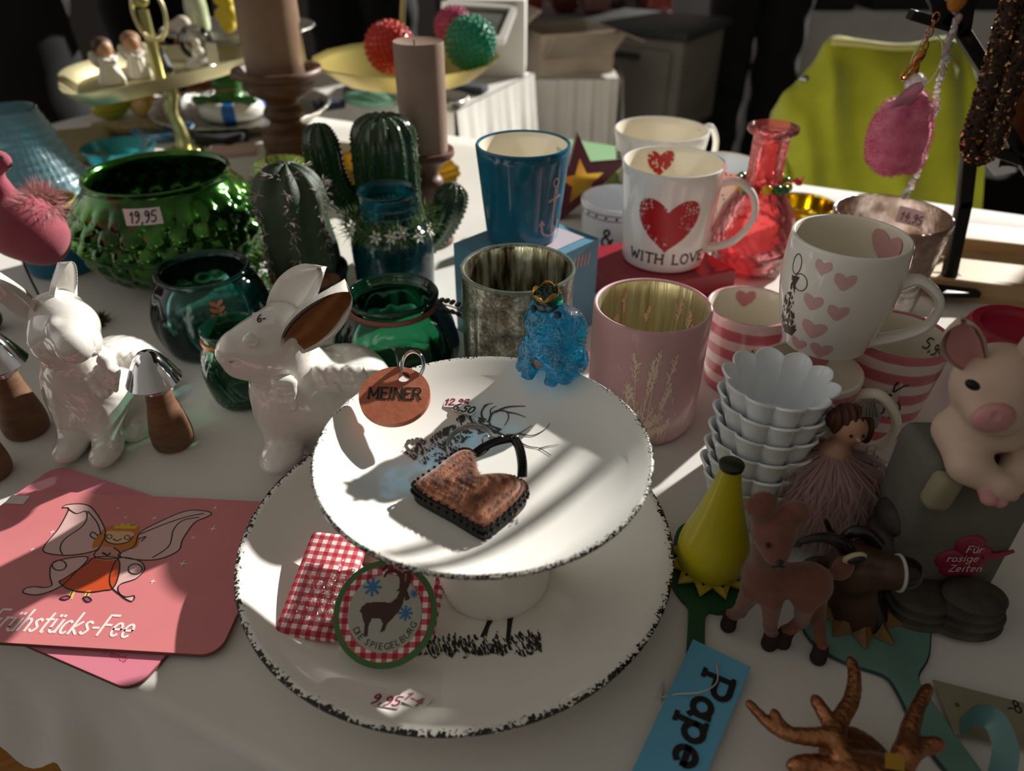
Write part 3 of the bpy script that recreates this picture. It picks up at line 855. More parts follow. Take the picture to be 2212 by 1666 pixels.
# crate and bag under the near corner
q = at(95, 1655, -.5)
cr_ = thing('wooden_crate', 'orange-brown wooden crate on the ground under the cloth hem', 'crate', (q.x - .06, q.y, -.75), (0, 0, .5))
mo = WOOD('orange_wood', '#b8742a', '#d99a44', 20)
for i in range(4):
    b = MB(); b.box((0, -.16 , .03 + .062 * i), (.4, .012, .05)); b.build('slat_front', mo, cr_, smooth=False)
    b = MB(); b.box((0, .16 , .03 + .062 * i), (.4, .012, .05)); b.build('slat_back', mo, cr_, smooth=False)
    b = MB(); b.box((-.2, 0 , .03 + .062 * i), (.012, .3, .05)); b.build('slat_side', mo, cr_, smooth=False)
    b = MB(); b.box((.2, 0 , .03 + .062 * i), (.012, .3, .05)); b.build('slat_side', mo, cr_, smooth=False)
b = MB(); b.box((0, 0, .245), (.38, .3, .012)); b.build('crate_lid', mo, cr_, smooth=False)
bg = MB(); bg.box((0, 0, .14), (.07, .3, .28), bev=.02)
tag(bg.build('plastic_bag', M('blue_plastic', '#1c6fd0', .35), loc=(q.x + .2, q.y + .05, -.749), rot=(0, 0, .5)), 'bright blue plastic bag beside the crate under the table', 'bag')
# ================================================================ PLATES
def stickers(o, name, ctr, ax, w, h, text, th, ink, paper, sw=.0011, tilt=0.0, label=None):
    """a price label: thin paper with handwriting, lying on the plane spanned by ax and its normal up"""
    ax = Vector(ax).normalized(); ay = Vector((0, 0, 1)).cross(ax)
    if tilt: ay = (ay * math.cos(tilt) + Vector((0, 0, 1)) * math.sin(tilt))
    f = flat(ctr, ax, ay, .0003); f2 = flat(ctr, ax, ay, .00042)
    b = MB(); rr = rrect(w, h, h * .12, 3); n = len(rr)
    b.add([f(*p) for p in rr] + [f(*p) - ax.cross(ay) * .0003 for p in rr], [tuple(range(n)), tuple(range(2 * n - 1, n - 1, -1))] + [(i, i + n, (i + 1) % n + n, (i + 1) % n) for i in range(n)])
    s = b.build(name, paper, o, smooth=False, label=label)
    b = MB(); tw = textw(text, th, .1); letters(b, text, th, sw, f2, -tw / 2, -th / 2, .1, .15, wob=.06)
    b.build('handwriting', ink, s, smooth=False)
    return s
# lower plate
PL = Vector((-.034, .328, 0)); RL = .133
m_plate = SPECK('speckled_plate_glaze', RL, .0085, sc=520, amount=.72)
lp = thing('dinner_plate', 'large cream plate with sponged black rim lying under the cake stand', 'plate', PL)
op = prof([(.083, .0), (.088, .002), (.105, .009), (.122, .0165), (.131, .021)], 5)
ip = [(.131, .0242), (.128, .0238), (.12, .0195), (.104, .0125), (.088, .008), (.08, .0065), (.05, .0062), (1e-7, .0062)]
lip = [(.1328, .0222), (.1328, .0234)]
b = MB(); b.lathe([(1e-7, .0012), (.08, .0012)] + op + lip + ip, 128); b.build('plate_body', m_plate, lp)
zin = lambda r: float(np.interp(r, [0, .05, .08, .088, .104, .12, .128], [.0062, .0062, .0065, .008, .0125, .0195, .0238]))
def on_low(x, y): return Vector((x, y, zin(math.hypot(x, y)) + .0004))
# printed tuft of grass and two legs on the plate
g0, g1 = at(870, 1395, .0065) - PL, at(1172, 1395, .0065) - PL
gy0, gy1 = (at(1020, 1432, .0065) - PL).y, (at(1020, 1360, .0065) - PL).y
def grass(X, Y):
    u = (X - g0.x) / (g1.x - g0.x); v = (Y - gy0) / (gy1 - gy0)
    edge = .25 + .2 * vnoise(X, Y * .3, .006)
    d = vnoise(X + Y * .4, Y * .3, .0006) + .25 * vnoise(X, Y, .004)
    m = (v > .1 + .25 * vnoise(X, Y * 0, .004)) & (v < .55 + .45 * vnoise(X, Y * 0, .0016)) & (u > .01) & (u < .99)
    return m & (d > .55)
b = MB(); b.raster(grass, (g0.x, gy0, g1.x, gy1), .0004, on_low)
for (x0, y0, x1, y1, w) in ((1064, 1330, 1042, 1375, .0042), (1060, 1335, 1050, 1372, .002), (1104, 1320, 1097, 1382, .0045)):
    p, q = at(x0, y0, .0065) - PL, at(x1, y1, .0065) - PL
    b.ribbon([(p.x + (q.x - p.x) * t, p.y + (q.y - p.y) * t) for t in (0, .3, .6, 1)], [w, w * .7, w * .55, w * .5], on_low)
b.build('grass_print', m_black, lp, smooth=False, label='black pencil-style grass and animal legs printed on the plate')
def lowlabel(name, px, py, w, h, text, th, ink, paper, ang):
    p = at(px, py, .012); loc = p - PL; z = zin(math.hypot(loc.x, loc.y))
    return stickers(lp, name, (loc.x, loc.y, z + .0012), (math.cos(ang), math.sin(ang), 0), w, h, text, th, ink, paper, tilt=-.28)
lowlabel('price_sticker', 838, 1530, .015, .009, '9,95', .0065, m_inkred, m_paperpink, -.15)
lowlabel('price_sticker', 897, 1522, .0155, .0095, '1-4', .006, M('faded_red_ink', '#b06a60', .6), m_paper, -.45)
# cake stand
PU = Vector((-.0155, .309, 0)); RU = .0907; ZU = .1066
m_plate2 = SPECK('speckled_stand_glaze', RU, .0080, sc=850, amount=.52)
cs = thing('cake_stand', 'cream footed cake stand with speckled black rim and stag drawing, on the large plate', 'cake stand', PU + Vector((0, 0, .0064)))
zo = .0064
stem = prof([(.034, 0), (.0345, .004), (.0325, .02), (.0315, .045), (.032, .068), (.034, .078)], 5)
b = MB(); b.lathe([(1e-7, 0)] + stem + [(1e-7, .079)], 64, c=(.004, 0, 0)); b.build('stand_foot', m_porc, cs)
op = [(1e-7, .0782), (.036, .0782), (.05, .0805), (.066, .086), (.08, .0935), (.0888, .0985), (.0906, .1002), (.0906, .1016), (.0893, .1024), (.086, .1008), (.078, .0955), (.066, .0895), (.052, .085), (.036, .083), (1e-7, .0825)]
b = MB(); b.lathe(op, 128); b.build('stand_plate', m_plate2, cs)
zup = lambda r: float(np.interp(r, [0, .036, .052, .066, .078, .086, .0893], [.0825, .083, .085, .0895, .0955, .1008, .1024]))
def on_up(x, y): return Vector((x, y, zup(math.hypot(x, y)) + .0004))
def ul(px, py):
    p = at(px, py, zo + .084) - PU
    p = at(px, py, zo + zup(p.xy.length)) - PU
    return (p.x, p.y)
# stag drawing: shaded neck and head in fine grain, antler strokes
def shade(polypx, dens, sc, seed=0.0, dirx=(1.0, .35)):
    P = [ul(*p) for p in polypx]; ins = inpoly(P); A = np.array(P)
    def f(X, Y):
        n_ = vnoise((X + seed) * dirx[0] + Y * .5, (Y - X * .3) * dirx[1], sc) * .6 + .5 * vnoise(X + seed, Y, sc * 5)
        return ins(X, Y) & (n_ > 1 - dens)
    return f, (A[:, 0].min(), A[:, 1].min(), A[:, 0].max(), A[:, 1].max())
b = MB()
for poly, dn, sc in (([(990, 925), (985, 905), (1000, 893), (1022, 900), (1050, 905), (1062, 918), (1052, 935), (1030, 940), (1010, 948), (995, 942)], .46, .0006),
                     ([(990, 898), (1004, 895), (1006, 910), (994, 916)], .8, .0005), ([(1042, 918), (1062, 920), (1085, 928), (1070, 938), (1048, 930)], .5, .0005),
                     ([(930, 945), (960, 925), (995, 912), (1010, 945), (980, 985), (940, 1000), (925, 975)], .5, .0006),
                     ([(868, 975), (880, 950), (905, 945), (925, 952), (935, 985), (920, 1005), (900, 1000), (880, 985)], .4, .0006),
                     ([(1060, 1130), (1090, 1112), (1120, 1118), (1118, 1135), (1075, 1142)], .45, .0006)):
    f, bb = shade(poly, dn, sc); b.raster(f, bb, .0003, on_up)
for st, w in ((((1062, 930), (1085, 940), (1110, 950), (1140, 965), (1165, 970), (1190, 985)), 1.3), (((1120, 938), (1150, 942), (1175, 930), (1188, 912)), .8), (((1165, 970), (1185, 965), (1207, 962)), .7), (((1100, 940), (1120, 938), (1148, 920)), .7),
              (((1045, 912), (1040, 895), (1043, 880), (1055, 866)), 1.2), (((1043, 882), (1048, 870), (1065, 862)), .8), (((1056, 912), (1062, 895), (1075, 885), (1095, 888), (1098, 905), (1090, 920)), 1.1), (((1070, 888), (1092, 876), (1115, 872), (1135, 868)), 1.1),
              (((1095, 888), (1115, 892), (1135, 900)), .8), (((1060, 898), (1060, 882), (1072, 872)), .8)):
    q = [tuple(x) for x in cr([ul(*p) for p in st], 6)]
    m_ = len(q); b.ribbon(q, [.0013 * w * (1 - .75 * i / m_) for i in range(m_)], on_up)
b.build('stag_print', M('grey_pencil_print', '#45433f', .4), cs, smooth=False, label='pencil drawing of a stag with antlers printed on the stand')
def uplabel(px, py, w, h, text, th, ink, paper, ang, dz=0):
    x, y = ul(px, py); return stickers(cs, 'price_sticker', (x, y, zup(math.hypot(x, y)) + .0008 + dz), (math.cos(ang), math.sin(ang), 0), w, h, text, th, ink, paper, tilt=.16)
uplabel(986, 856, .0155, .0085, '12,95', .0052, m_inkred, m_paperpink, -.06)
uplabel(1003, 886, .0135, .0075, '6,50', .0056, m_ink, m_paper, -.42, .0016)

# leather tag MEINER on the rim
m_lea = M('tan_leather', '#b5694a', .55, bump=(240, .25), var=('#a85c40', 40))
Lp = at(852, 852, .117)
ax = Vector((1, -.04, .0)).normalized(); ay = Vector((.02, .93, .30)).normalized()
lt = thing('leather_tag', 'round tan leather tag stamped with black letters, on the left rim of the cake stand', 'key tag', Lp + Vector((0, 0, .0)))
R_ = Matrix((ax, ay, ax.cross(ay))).transposed().to_4x4()
r0 = .0203
hx, hy = .004, .0128; hr = .0037
ring_o = circle(r0, 56); hole = circle(hr, 20, (hx, hy))
b = MB()
tri = tessellate_polygon([[Vector((p[0], p[1], 0)) for p in ring_o], [Vector((p[0], p[1], 0)) for p in hole]])
allp = ring_o + hole; n = len(allp)
vs = []
for zz in (-.0038, 0): vs += [R_ @ Vector((p[0], p[1], zz)) for p in allp]
fs = []
for t_ in tri:
    A, B_, C_ = [Vector(allp[i]) for i in t_]
    t_ = tuple(t_) if (B_ - A).cross(C_ - A) > 0 else tuple(reversed(t_))
    fs.append(tuple(i + n for i in t_)); fs.append(tuple(reversed(t_)))
for i in range(56): fs.append((i, (i + 1) % 56, n + (i + 1) % 56, n + i))
for i in range(20): j = 56 + i; k = 56 + (i + 1) % 20; fs.append((k, j, n + j, n + k))
b.add(vs, fs); b.build('leather_disc', m_lea, lt, angle=50)
b = MB(); f = lambda x, y: R_ @ Vector((x, y, .0002))
tw = textw('MEINER', .0064, .12); letters(b, 'MEINER', .0064, .0012, f, -tw / 2 + .0005, -.0035, .12, serif=.13, ys=1.25)
b.build('stamped_lettering', m_black, lt, smooth=False, label='black stamped letters MEINER')
b = MB(); c0 = R_ @ Vector((hx + .0045, hy + .0075, .0015))
b.tube([c0 + R_ @ Vector((.0078 * math.cos(a) * .85, .0062 * math.sin(a), .0058 * math.sin(a) * .9 + .001 * math.cos(a))) for a in [2 * PI * i / 40 for i in range(40)]], .0011, 8, closed=True, flat=2)
b.build('key_ring', m_chrome, lt, label='chrome split ring')

# fur handbag key fob
bp = at(1015, 1045, zo + .086)
hb = thing('handbag_charm', 'brown fur mini handbag key charm edged with black beads, on the cake stand', 'key charm', Vector((bp.x, bp.y, zo + .0835)))
q = lambda px, py, z=.0115: (at(px, py, zo + .0835 + z) - hb.location)
outl = [(898, 1030), (940, 1000), (985, 966), (1010, 962), (1022, 972), (1026, 1000), (1040, 1022), (1068, 1024), (1100, 1018), (1128, 1030), (1134, 1050), (1100, 1085), (1050, 1125), (1030, 1122), (980, 1090), (920, 1058), (897, 1042)]
O2 = [q(*p, .014) for p in outl]
sm = [Vector(p) for p in cr([tuple(p) for p in O2], 4, True)]
cen = sum(sm, Vector()) / len(sm)
def slab(mb, loop, z0, z1, puff, mi=0):
    m_ = len(loop); c = sum(loop, Vector()) / m_
    rows = [(1.0, z0), (1.0, z1)] + [(math.cos(a) , z1 + puff * math.sin(a)) for a in (.35, .7, 1.0, 1.25, 1.45)]
    vs = []; fs = []
    for s_, z in rows: vs += [Vector((c.x + (p.x - c.x) * s_, c.y + (p.y - c.y) * s_, z)) for p in loop]
    vs += [Vector((c.x, c.y, z1 + puff)), Vector((c.x, c.y, z0))]
    for r in range(len(rows) - 1):
        for i in range(m_): fs.append((r * m_ + i, r * m_ + (i + 1) % m_, (r + 1) * m_ + (i + 1) % m_, (r + 1) * m_ + i))
    t0 = (len(rows) - 1) * m_
    for i in range(m_): fs.append((t0 + i, t0 + (i + 1) % m_, len(vs) - 2)); fs.append(((i + 1) % m_, i, len(vs) - 1))
    return mb.add(vs, fs, mi)
tf = NT('brown_fur'); m_fur = tf.pbr(tf.ramp(tf.noise(160, 4), [(.3, '#4a2614'), (.5, '#8a4a24'), (.72, '#b87848')]), .55, sheen=.25)
core = MB(); slab(core, [cen + (p - cen) * .96 for p in sm], .004, .0115, .004)
fz = MB(); fz.v = list(core.v); fz.f = list(core.f); fz.m = list(core.m)
rr_ = random.Random(5)
for _ in range(7000):
    f_ = core.f[rr_.randrange(len(core.f))]; p = sum((Vector(core.v[i]) for i in f_), Vector()) / len(f_)
    w_ = [rr_.random() + .02 for _ in f_]; p = sum((Vector(core.v[i]) * a for i, a in zip(f_, w_)), Vector()) / sum(w_)
    if p.z < .009: continue
    d = Vector((.45 + rr_.uniform(-.3, .3), -.75 + rr_.uniform(-.3, .3), .38)).normalized() * .0042 * rr_.uniform(.6, 1.2)
    s_ = d.cross(Vector((0, 0, 1))).normalized() * .00013
    fz.add([p - s_, p + s_, p + d], [(0, 1, 2)])
fz.build('fur_panel', m_fur, hb, label='brown short-haired fur panel', angle=None)
b = MB(); slab(b, [cen + (p - cen) * 1.02 for p in sm], .0005, .0085, .0008); b.build('bag_lining', M('black_lining', '#141312', .6), hb)
m_bead = M('black_beads', '#24231f', .18, .6)
b = MB(); L = 0
for i, p in enumerate(sm):
    for (sc_, z) in ((1.03, .0105), (1.05, .0065)):
        pp = cen + (p - cen) * sc_; b.ball((pp.x, pp.y, z), .00105, 6)
b.build('bead_trim', m_bead, hb, label='dark faceted bead edging')
for pts in ([(1022, 985, .011), (1045, 968, .014), (1075, 955, .016), (1112, 948, .016)], [(1128, 1030, .013), (1128, 1000, .016), (1122, 968, .018), (1112, 952, .016)]):
    P_ = [Vector(p) for p in cr([tuple(q(x, y, z)) for x, y, z in pts], 8)]
    b = MB(); b.tube(P_, .0026, 8, flat=.45, up=(0, 0, 1))
    for i, p in enumerate(P_):
        for k in (-1, 0, 1):
            tdir = (P_[min(i + 1, len(P_) - 1)] - P_[max(i - 1, 0)]).normalized(); sdv = tdir.cross(Vector((0, 0, 1))).normalized()
            b.ball(p + sdv * .0016 * k + Vector((0, 0, .0014)), .0008, 6)
    b.build('handle', m_bead, hb, label='beaded black handle')
b = MB(); c0 = q(1015, 958, .012); b.tube([c0 + Vector((.0125 * math.cos(a), .0105 * math.sin(a), .0035 * math.sin(a + .6))) for a in [2 * PI * i / 40 for i in range(40)]], .0008, 8, closed=True)
b.tube([c0 + Vector((.0125 * math.cos(a), .0105 * math.sin(a) + .0003, .0018 + .0035 * math.sin(a + .6))) for a in [2 * PI * i / 40 for i in range(40)]], .0007, 8, closed=True)
b.build('key_ring', m_steel, hb, label='steel split ring')
b = MB()
for k, (x, y) in enumerate(((1050, 950), (1066, 952), (1080, 950), (1098, 946), (1113, 950))):
    c1 = q(x, y, .0165); b.tube([c1 + Vector((.0021 * math.cos(a), .0021 * math.sin(a) * (1 if k % 2 else .4), .0021 * math.sin(a) * (.3 if k % 2 else 1))) for a in [2 * PI * i / 16 for i in range(16)]], .0005, 6, closed=True)
b.build('chain', m_steel, hb)
b = MB(); a0, a1 = q(1090, 1100, .003), q(1130, 1062, .003)
b.add([a0 + Vector((0, 0, 0)), a1, a1 + Vector((.003, -.004, -.0005)), a0 + Vector((.006, -.004, -.0005)), a0 + Vector((0, 0, .0006)), a1 + Vector((0, 0, .0006)), a1 + Vector((.003, -.004, .0001)), a0 + Vector((.006, -.004, .0001))], [(3, 2, 1, 0), (4, 5, 6, 7), (0, 1, 5, 4), (1, 2, 6, 5), (2, 3, 7, 6), (3, 0, 4, 7)])
b.build('side_strap', M('brown_strap', '#8a5a34', .6), hb, smooth=False)

# blue glass frog with crown
Fp = Vector(atY(1192, 828, .3875)); Fp.z = zo + .1008
fg = thing('frog_ornament', 'turquoise glass frog with golden crown perched on the far rim of the cake stand', 'ornament', Fp, (0, 0, -.5))
s = .0185
P = [E((0, 0, s * .95), (s * .98, s * .9, s * 1.0), .008), E((0, -s * .25, s * 2.0), (s * .84, s * .74, s * .56), .006), E((0, -s * .45, s * 1.8), (s * .78, s * .5, s * .28), .005)]
for k in (-1, 1):
    P += [E((k * s * .42, -s * .45, s * 2.42), s * .27, .003), K((k * s * .5, -s * .55, s * 1.1), (k * s * .40, -s * .80, s * .25), s * .27, s * .24, .003), E((k * s * .82, s * .0, s * .52), (s * .42, s * .58, s * .5), .003), K((k * s * .75, -s * .2, s * .24), (k * s * .78, -s * .66, s * .22), s * .28, s * .24, .003),
          E((k * s * .3, -s * .62, s * .9), (s * .18, s * .12, s * .3), .003)]
    for a in (-.5, 0, .5): P.append(K((k * s * .42, -s * .8, s * .2), (k * s * (.42 + .25 * a), -s * 1.02, s * .12), s * .12, s * .1, .002))
sub = [K((-s * .6, -s * .93, s * 1.82), (s * .6, -s * .93, s * 1.82), s * .05, s * .05, .002)] + [E((k * s * .2, -s * .92, s * 2.08), s * .05, .002) for k in (-1, 1)]
wart = lambda Q: -.0005 * np.maximum(0, np.sin(Q[..., 0] * 1500) * np.sin(Q[..., 2] * 1500) * np.sin(Q[..., 1] * 1500))
t = NT('turquoise_glass')
nm = t.bump(t.noise(170, 2), .7, .004)
gl = t.n('BsdfGlass', {'Color': (.06, .66, .88, 1), 'Roughness': .0, 'IOR': 1.35, 'Normal': nm}).outputs[0]
tr = t.n('BsdfTransparent', {'Color': (.10, .64, .86, 1)}).outputs[0]
tl = t.n('BsdfTranslucent', {'Color': (.0, .42, .72, 1)}).outputs[0]
gs = t.n('BsdfGlossy', {'Color': (1, 1, 1, 1), 'Roughness': .02, 'Normal': nm}).outputs[0]
m1 = t.n('MixShader', {0: .55, 1: tr, 2: gl}).outputs[0]; m2 = t.n('MixShader', {0: .08, 1: m1, 2: tl}).outputs[0]
m3 = t.n('MixShader', {0: t.n('Fresnel', {'IOR': 1.55, 'Normal': nm}).outputs[0], 1: m2, 2: gs}).outputs[0]
t.t.links.new(m3, t.out.inputs[0]); m_frog = t.m
P.append(E((s * .25, s * .45, s * 1.35), (s * .72, s * .6, s * .8), .005))
body(P, 84, sub, noise=wart).build('frog_body', m_frog, fg, angle=None)
b = MB()
for k in (-1, 1): b.ball((k * s * .42, -s * .66, s * 2.46), s * .13, 10)
b.build('eyes', M('dark_blue_eye', '#053a52', .1), fg)
cw = MB()
cp = [(s * .26, 0), (s * .34, s * .2), (s * .42, s * .5), (s * .40, s * .5), (s * .32, s * .2), (s * .22, s * .03), (1e-7, s * .03)]
cw.lathe([(1e-7, 0)] + cp, 30, zmod=lambda t_, r, z: z * (1 + (.35 * abs(math.sin(2.5 * t_)) if z > s * .3 else 0)))
cw.build('crown', M('gold_glaze', '#c9984a', .35, .75, bump=(400, .4)), fg, loc=(-s * .05, -s * .3, s * 2.5), rot=(.25, -.12, 0), label='golden crown')
b = MB(); b.lathe([(1e-7, 0), (s * .46, 0), (s * .48, s * .3), (s * .3, s * .55), (1e-7, s * .55)], 24); b.build('crown_filling', m_frog, fg, loc=(-s * .06, -s * .29, s * 2.56), rot=(.25, -.12, 0))
b = MB(); b.ball((-s * .2, -s * .83, s * .62), (s * .25, s * .07, s * .25), 16); b.build('belly_stone', M('glitter_stone', '#8f8585', .4, .5, bump=(900, .9)), fg, label='silver glitter stone')
b = MB()
for k in range(3): b.tube([(s * .8, 0, s * (1.15 + .12 * k)), (s * 1.2, -.001, s * (1.2 + .17 * k))], .0003, 6)
b.build('metal_cap', m_gold, fg)

# gingham pouch and round tag
t = NT('red_gingham'); co = t.coord(); x = t.n('SeparateXYZ', {0: co})
def chk(ch): return t.math('GREATER_THAN', t.math('SINE', t.math('MULTIPLY', ch, 2 * PI / .0058)), 0.0)
g = t.math('MULTIPLY', t.math('ADD', chk(x.outputs[0]), chk(x.outputs[1])), .5)
m_ging = t.pbr(t.ramp(g, [(0, '#e9dcd6'), (.5, '#c8606a'), (1, '#ab2233')], 'CONSTANT'), .8, normal=t.bump(t.noise(400, 2), .3))
gp = thing('gingham_pouch', 'red and white checked fabric pouch on the large plate, half under the stand', 'pouch', Vector((0, 0, 0)))
c0 = at(700, 1262, .0185)
gp.location = c0; gp.rotation_euler = (.10, .05, -.10)
b = MB(); b.box((0, 0, 0), (.036, .071, .006), bev=.0028)
gpb = b.build('pouch_fabric', m_ging, gp, angle=60)
tfm = NT('crinkled_film'); nzf = tfm.noise(160, 4, .6); nmf = tfm.bump(nzf, .9, .004)
a_ = tfm.n('BsdfTransparent', {'Color': (.96, .96, .96, 1)}).outputs[0]; g_ = tfm.n('BsdfGlossy', {'Color': (1, 1, 1, 1), 'Roughness': .12, 'Normal': nmf}).outputs[0]
mx = tfm.n('MixShader', {0: tfm.math('MULTIPLY', tfm.n('Fresnel', {'IOR': 1.5, 'Normal': nmf}).outputs[0], .9), 1: a_, 2: g_})
tfm.t.links.new(mx.outputs[0], tfm.out.inputs[0]); m_film = tfm.m
b = MB(); b.grid(lambda a, c: Vector((-.012 + .031 * a, -.029 + .043 * c, .0042 + .0022 * vnoise(np.array(a * 9.), np.array(c * 12.), 1.0) * math.sin(PI * a) ** .3)), 30, 34)
b.build('clear_film', m_film, gp, angle=None, label='crinkled transparent film')
b = MB(); b.box((.024, .03, -.001), (.012, .028, .004), bev=.0015); b.build('brown_band', M('brown_ribbon', '#5a3526', .7), gp)
c1 = at(948, 1265, .02)
gp2 = MB(); gp2.box((c1.x - c0.x - .001, c1.y - c0.y, -.003), (.006, .046, .004), bev=.0015); gp2.build('pouch_edge', m_ging, gp)
# tag disc, its top leaning on the stand foot
tg_c = at(832, 1325, .032)
tg = thing('round_hang_tag', 'round card hang tag with green border and brown ibex, leaning on the checked pouch', 'hang tag', tg_c, (math.radians(33), math.radians(-3), math.radians(-3)))
rt = .0283
b = MB(); b.prism(circle(rt, 72), -.0006, .0006); b.build('card_disc', M('green_card', '#3f6b33', .3, bump=(300, .1)), tg, angle=60)
b = MB(); b.prism(circle(rt * .885, 72), .0006, .0008); b.build('gingham_ring', m_ging, tg, smooth=False)
b = MB(); b.prism(circle(rt * .715, 64), .0008, .001); b.build('centre_panel', M('grey_silver_card', '#a9a99c', .35, .15, bump=(350, .25)), tg, smooth=False)
f = lambda x, y: Vector((x * rt, y * rt, .00115))
ibex = [(-.49, .02), (-.46, .1), (-.36, .19), (-.1, .2), (.1, .19), (.21, .28), (.26, .4), (.2, .41), (.25, .46), (.33, .5), (.4, .43), (.47, .27), (.39, .22), (.36, .3), (.33, .16), (.26, .02), (.17, -.08), (.06, -.2), (.02, -.32), (-.06, -.36), (-.02, -.2), (-.08, -.1), (-.24, -.1), (-.3, -.24), (-.3, -.42), (-.36, -.44), (-.37, -.2), (-.42, -.1), (-.45, .0)]
b = MB(); b.raster(inpoly(ibex), (-.5, -.46, .5, .52), .012, f)
for st in ([(.3, .5), (.28, .66), (.16, .78), (.0, .77), (-.06, .68)], [(.36, .48), (.42, .62), (.4, .76), (.32, .74), (.3, .64)]):
    qq = [tuple(p) for p in cr(st, 8)]; b.ribbon(qq, [.11 - .075 * i / len(qq) for i in range(len(qq))], f)
b.build('ibex_print', M('ibex_brown', '#3f1c12', .5), tg, smooth=False, label='dark brown ibex silhouette')
b = MB()
for cx_, cy_, rr in ((-.28, .48, .16), (.4, .0, .13), (.54, .36, .07)):
    for k in range(8):
        a = k * PI / 4; b.ribbon([(cx_ + .35 * rr * math.cos(a), cy_ + .35 * rr * math.sin(a)), (cx_ + rr * math.cos(a), cy_ + rr * math.sin(a))], rr * .3, f)
    b.ribbon([(cx_ - .02, cy_), (cx_ + .02, cy_)], rr * .55, f)
b.build('blue_flowers', M('blue_print', '#2a6fa5', .5), tg, smooth=False)
b = MB(); txt = 'DIE SPIEGELBURG'; ang = math.radians(206)
for ch in txt:
    a = ang
    if ch != ' ':
        rx = Vector((-math.sin(a), math.cos(a))); ry = Vector((-math.cos(a), -math.sin(a)))
        o_ = Vector((math.cos(a), math.sin(a))) * .66
        sans(b, ch, .175, lambda x, y, o_=o_, rx=rx, ry=ry: f(*(o_ + rx * x + ry * y)))
    ang += math.radians({'I': 6.0, ' ': 6.5, 'U': 11, 'G': 11.5}.get(ch, 9.6))
b.build('ring_lettering', m_ink, tg, smooth=False)
b = MB(); p0, p1 = Vector((.02, rt * .8, .0015)), Vector((-.004, rt * .82, .0015))
b.tube(cr([(-.003, rt * .8, .0012), (.003, rt * .98, .004), (.012, rt * 1.1, .0), (.026, rt * .9, -.006)], 6), .0009, 6); b.build('cord', M('dark_red_cord', '#5b1b20', .8), tg)
# ================================================================ MUGS AND VESSELS
def mug_profile(R, H, rb, flare=0.0, t=.003, bulge=0.0):
    pts = [(rb * .86, 0), (rb * .97, .0015), (rb, .006)]
    for k in range(1, 11):
        q = k / 10; pts.append((rb + (R - rb) * (q ** (1 + flare)) + bulge * math.sin(PI * q), .006 + (H - .006) * q))
    return pts
def handle(o, pts, mat, w=.0055, flat_=.55, up=(0, 0, 1)):
    b = MB(); P = cr(pts, 8); m_ = len(P)
    rad = [w * (1.25 - .3 * math.sin(PI * i / (m_ - 1))) for i in range(m_)]
    b.tube(P, rad, 12, flat=flat_, up=up); return b.build('handle', mat, o, label=None)
def mug(name, label, X, Y, z0, R, H, rb, mat_out, mat_in=None, flare=0.0, bulge=0.0, t=.0032, cat='mug', n=64, group=None):
    o = thing(name, label, cat, (X, Y, z0), group=group)
    outer = mug_profile(R, H, rb, flare, t, bulge)
    pr = wall(outer, t, .005); k_in = len(outer) + 3
    b = MB(); b.lathe(pr, n)
    nn = n
    for fi in range(len(b.f)):
        j = fi // nn
        b.m[fi] = 1 if j > k_in else 0
    b.build('mug_body', [mat_out, mat_in or mat_out], o)
    return o, interp(outer), outer
def ang_to_cam(X, Y): return math.atan2(-Y, -X)

# --- red heart mug on red box
Yh = .728; X, Y, zt, R = rimspec(1456, 350, 222, Yh); zr = .026
hm, rf, _ = mug('heart_mug', 'white mug with distressed red heart and black words, standing on the red box', X, Y, zr, R, zt - zr, R * .845, m_porc, m_porc_in)
ac = ang_to_cam(X, Y); H = zt - zr
fn = oncyl(rf, ac)
hin = heart_in(.0015, H * .49, H * .46)
def dist_heart(X_, Y_): return hin(X_, Y_) & ~((vnoise(X_, Y_, .0011) + .35 * vnoise(X_, Y_, .004) > .93) & (vnoise(X_, Y_, .009) > .42))
b = MB(); b.raster(dist_heart, (-.04, 0, .045, H), .0005, fn); b.build('heart_print', m_red, hm, smooth=False, label='distressed red heart')
b = MB(); tw = textw('WITH LOVE', .0104, .22); letters(b, 'WITH LOVE', .0104, .0018, fn, -.035, H * .115, .22, serif=.14); b.build('lettering', m_black, hm, smooth=False, label='black typewriter words WITH LOVE')
fi = oncyl(lambda z: rf(z) - .0034, ac + PI + .32, inside=True, lift=.0006)
b = MB(); b.raster(lambda A, B: heart_in(0, H * .83, H * .22)(A, B) & (vnoise(A, B, .002) < .72), (-.02, H * .6, .02, H * .99), .0005, fi); b.build('inner_heart_print', m_red, hm, smooth=False)
def rad(a, r, z): return (r * math.cos(a), r * math.sin(a), z)
ah = -.28
handle(hm, [rad(ah, rf(H * .84) - .002, H * .84), rad(ah, R * 1.25, H * .87), rad(ah, R * 1.58, H * .74), rad(ah, R * 1.66, H * .52), rad(ah, R * 1.42, H * .29), rad(ah, R * 1.1, H * .19), rad(ah, rf(H * .17) - .003, H * .16)], m_porc, .0052, .7)

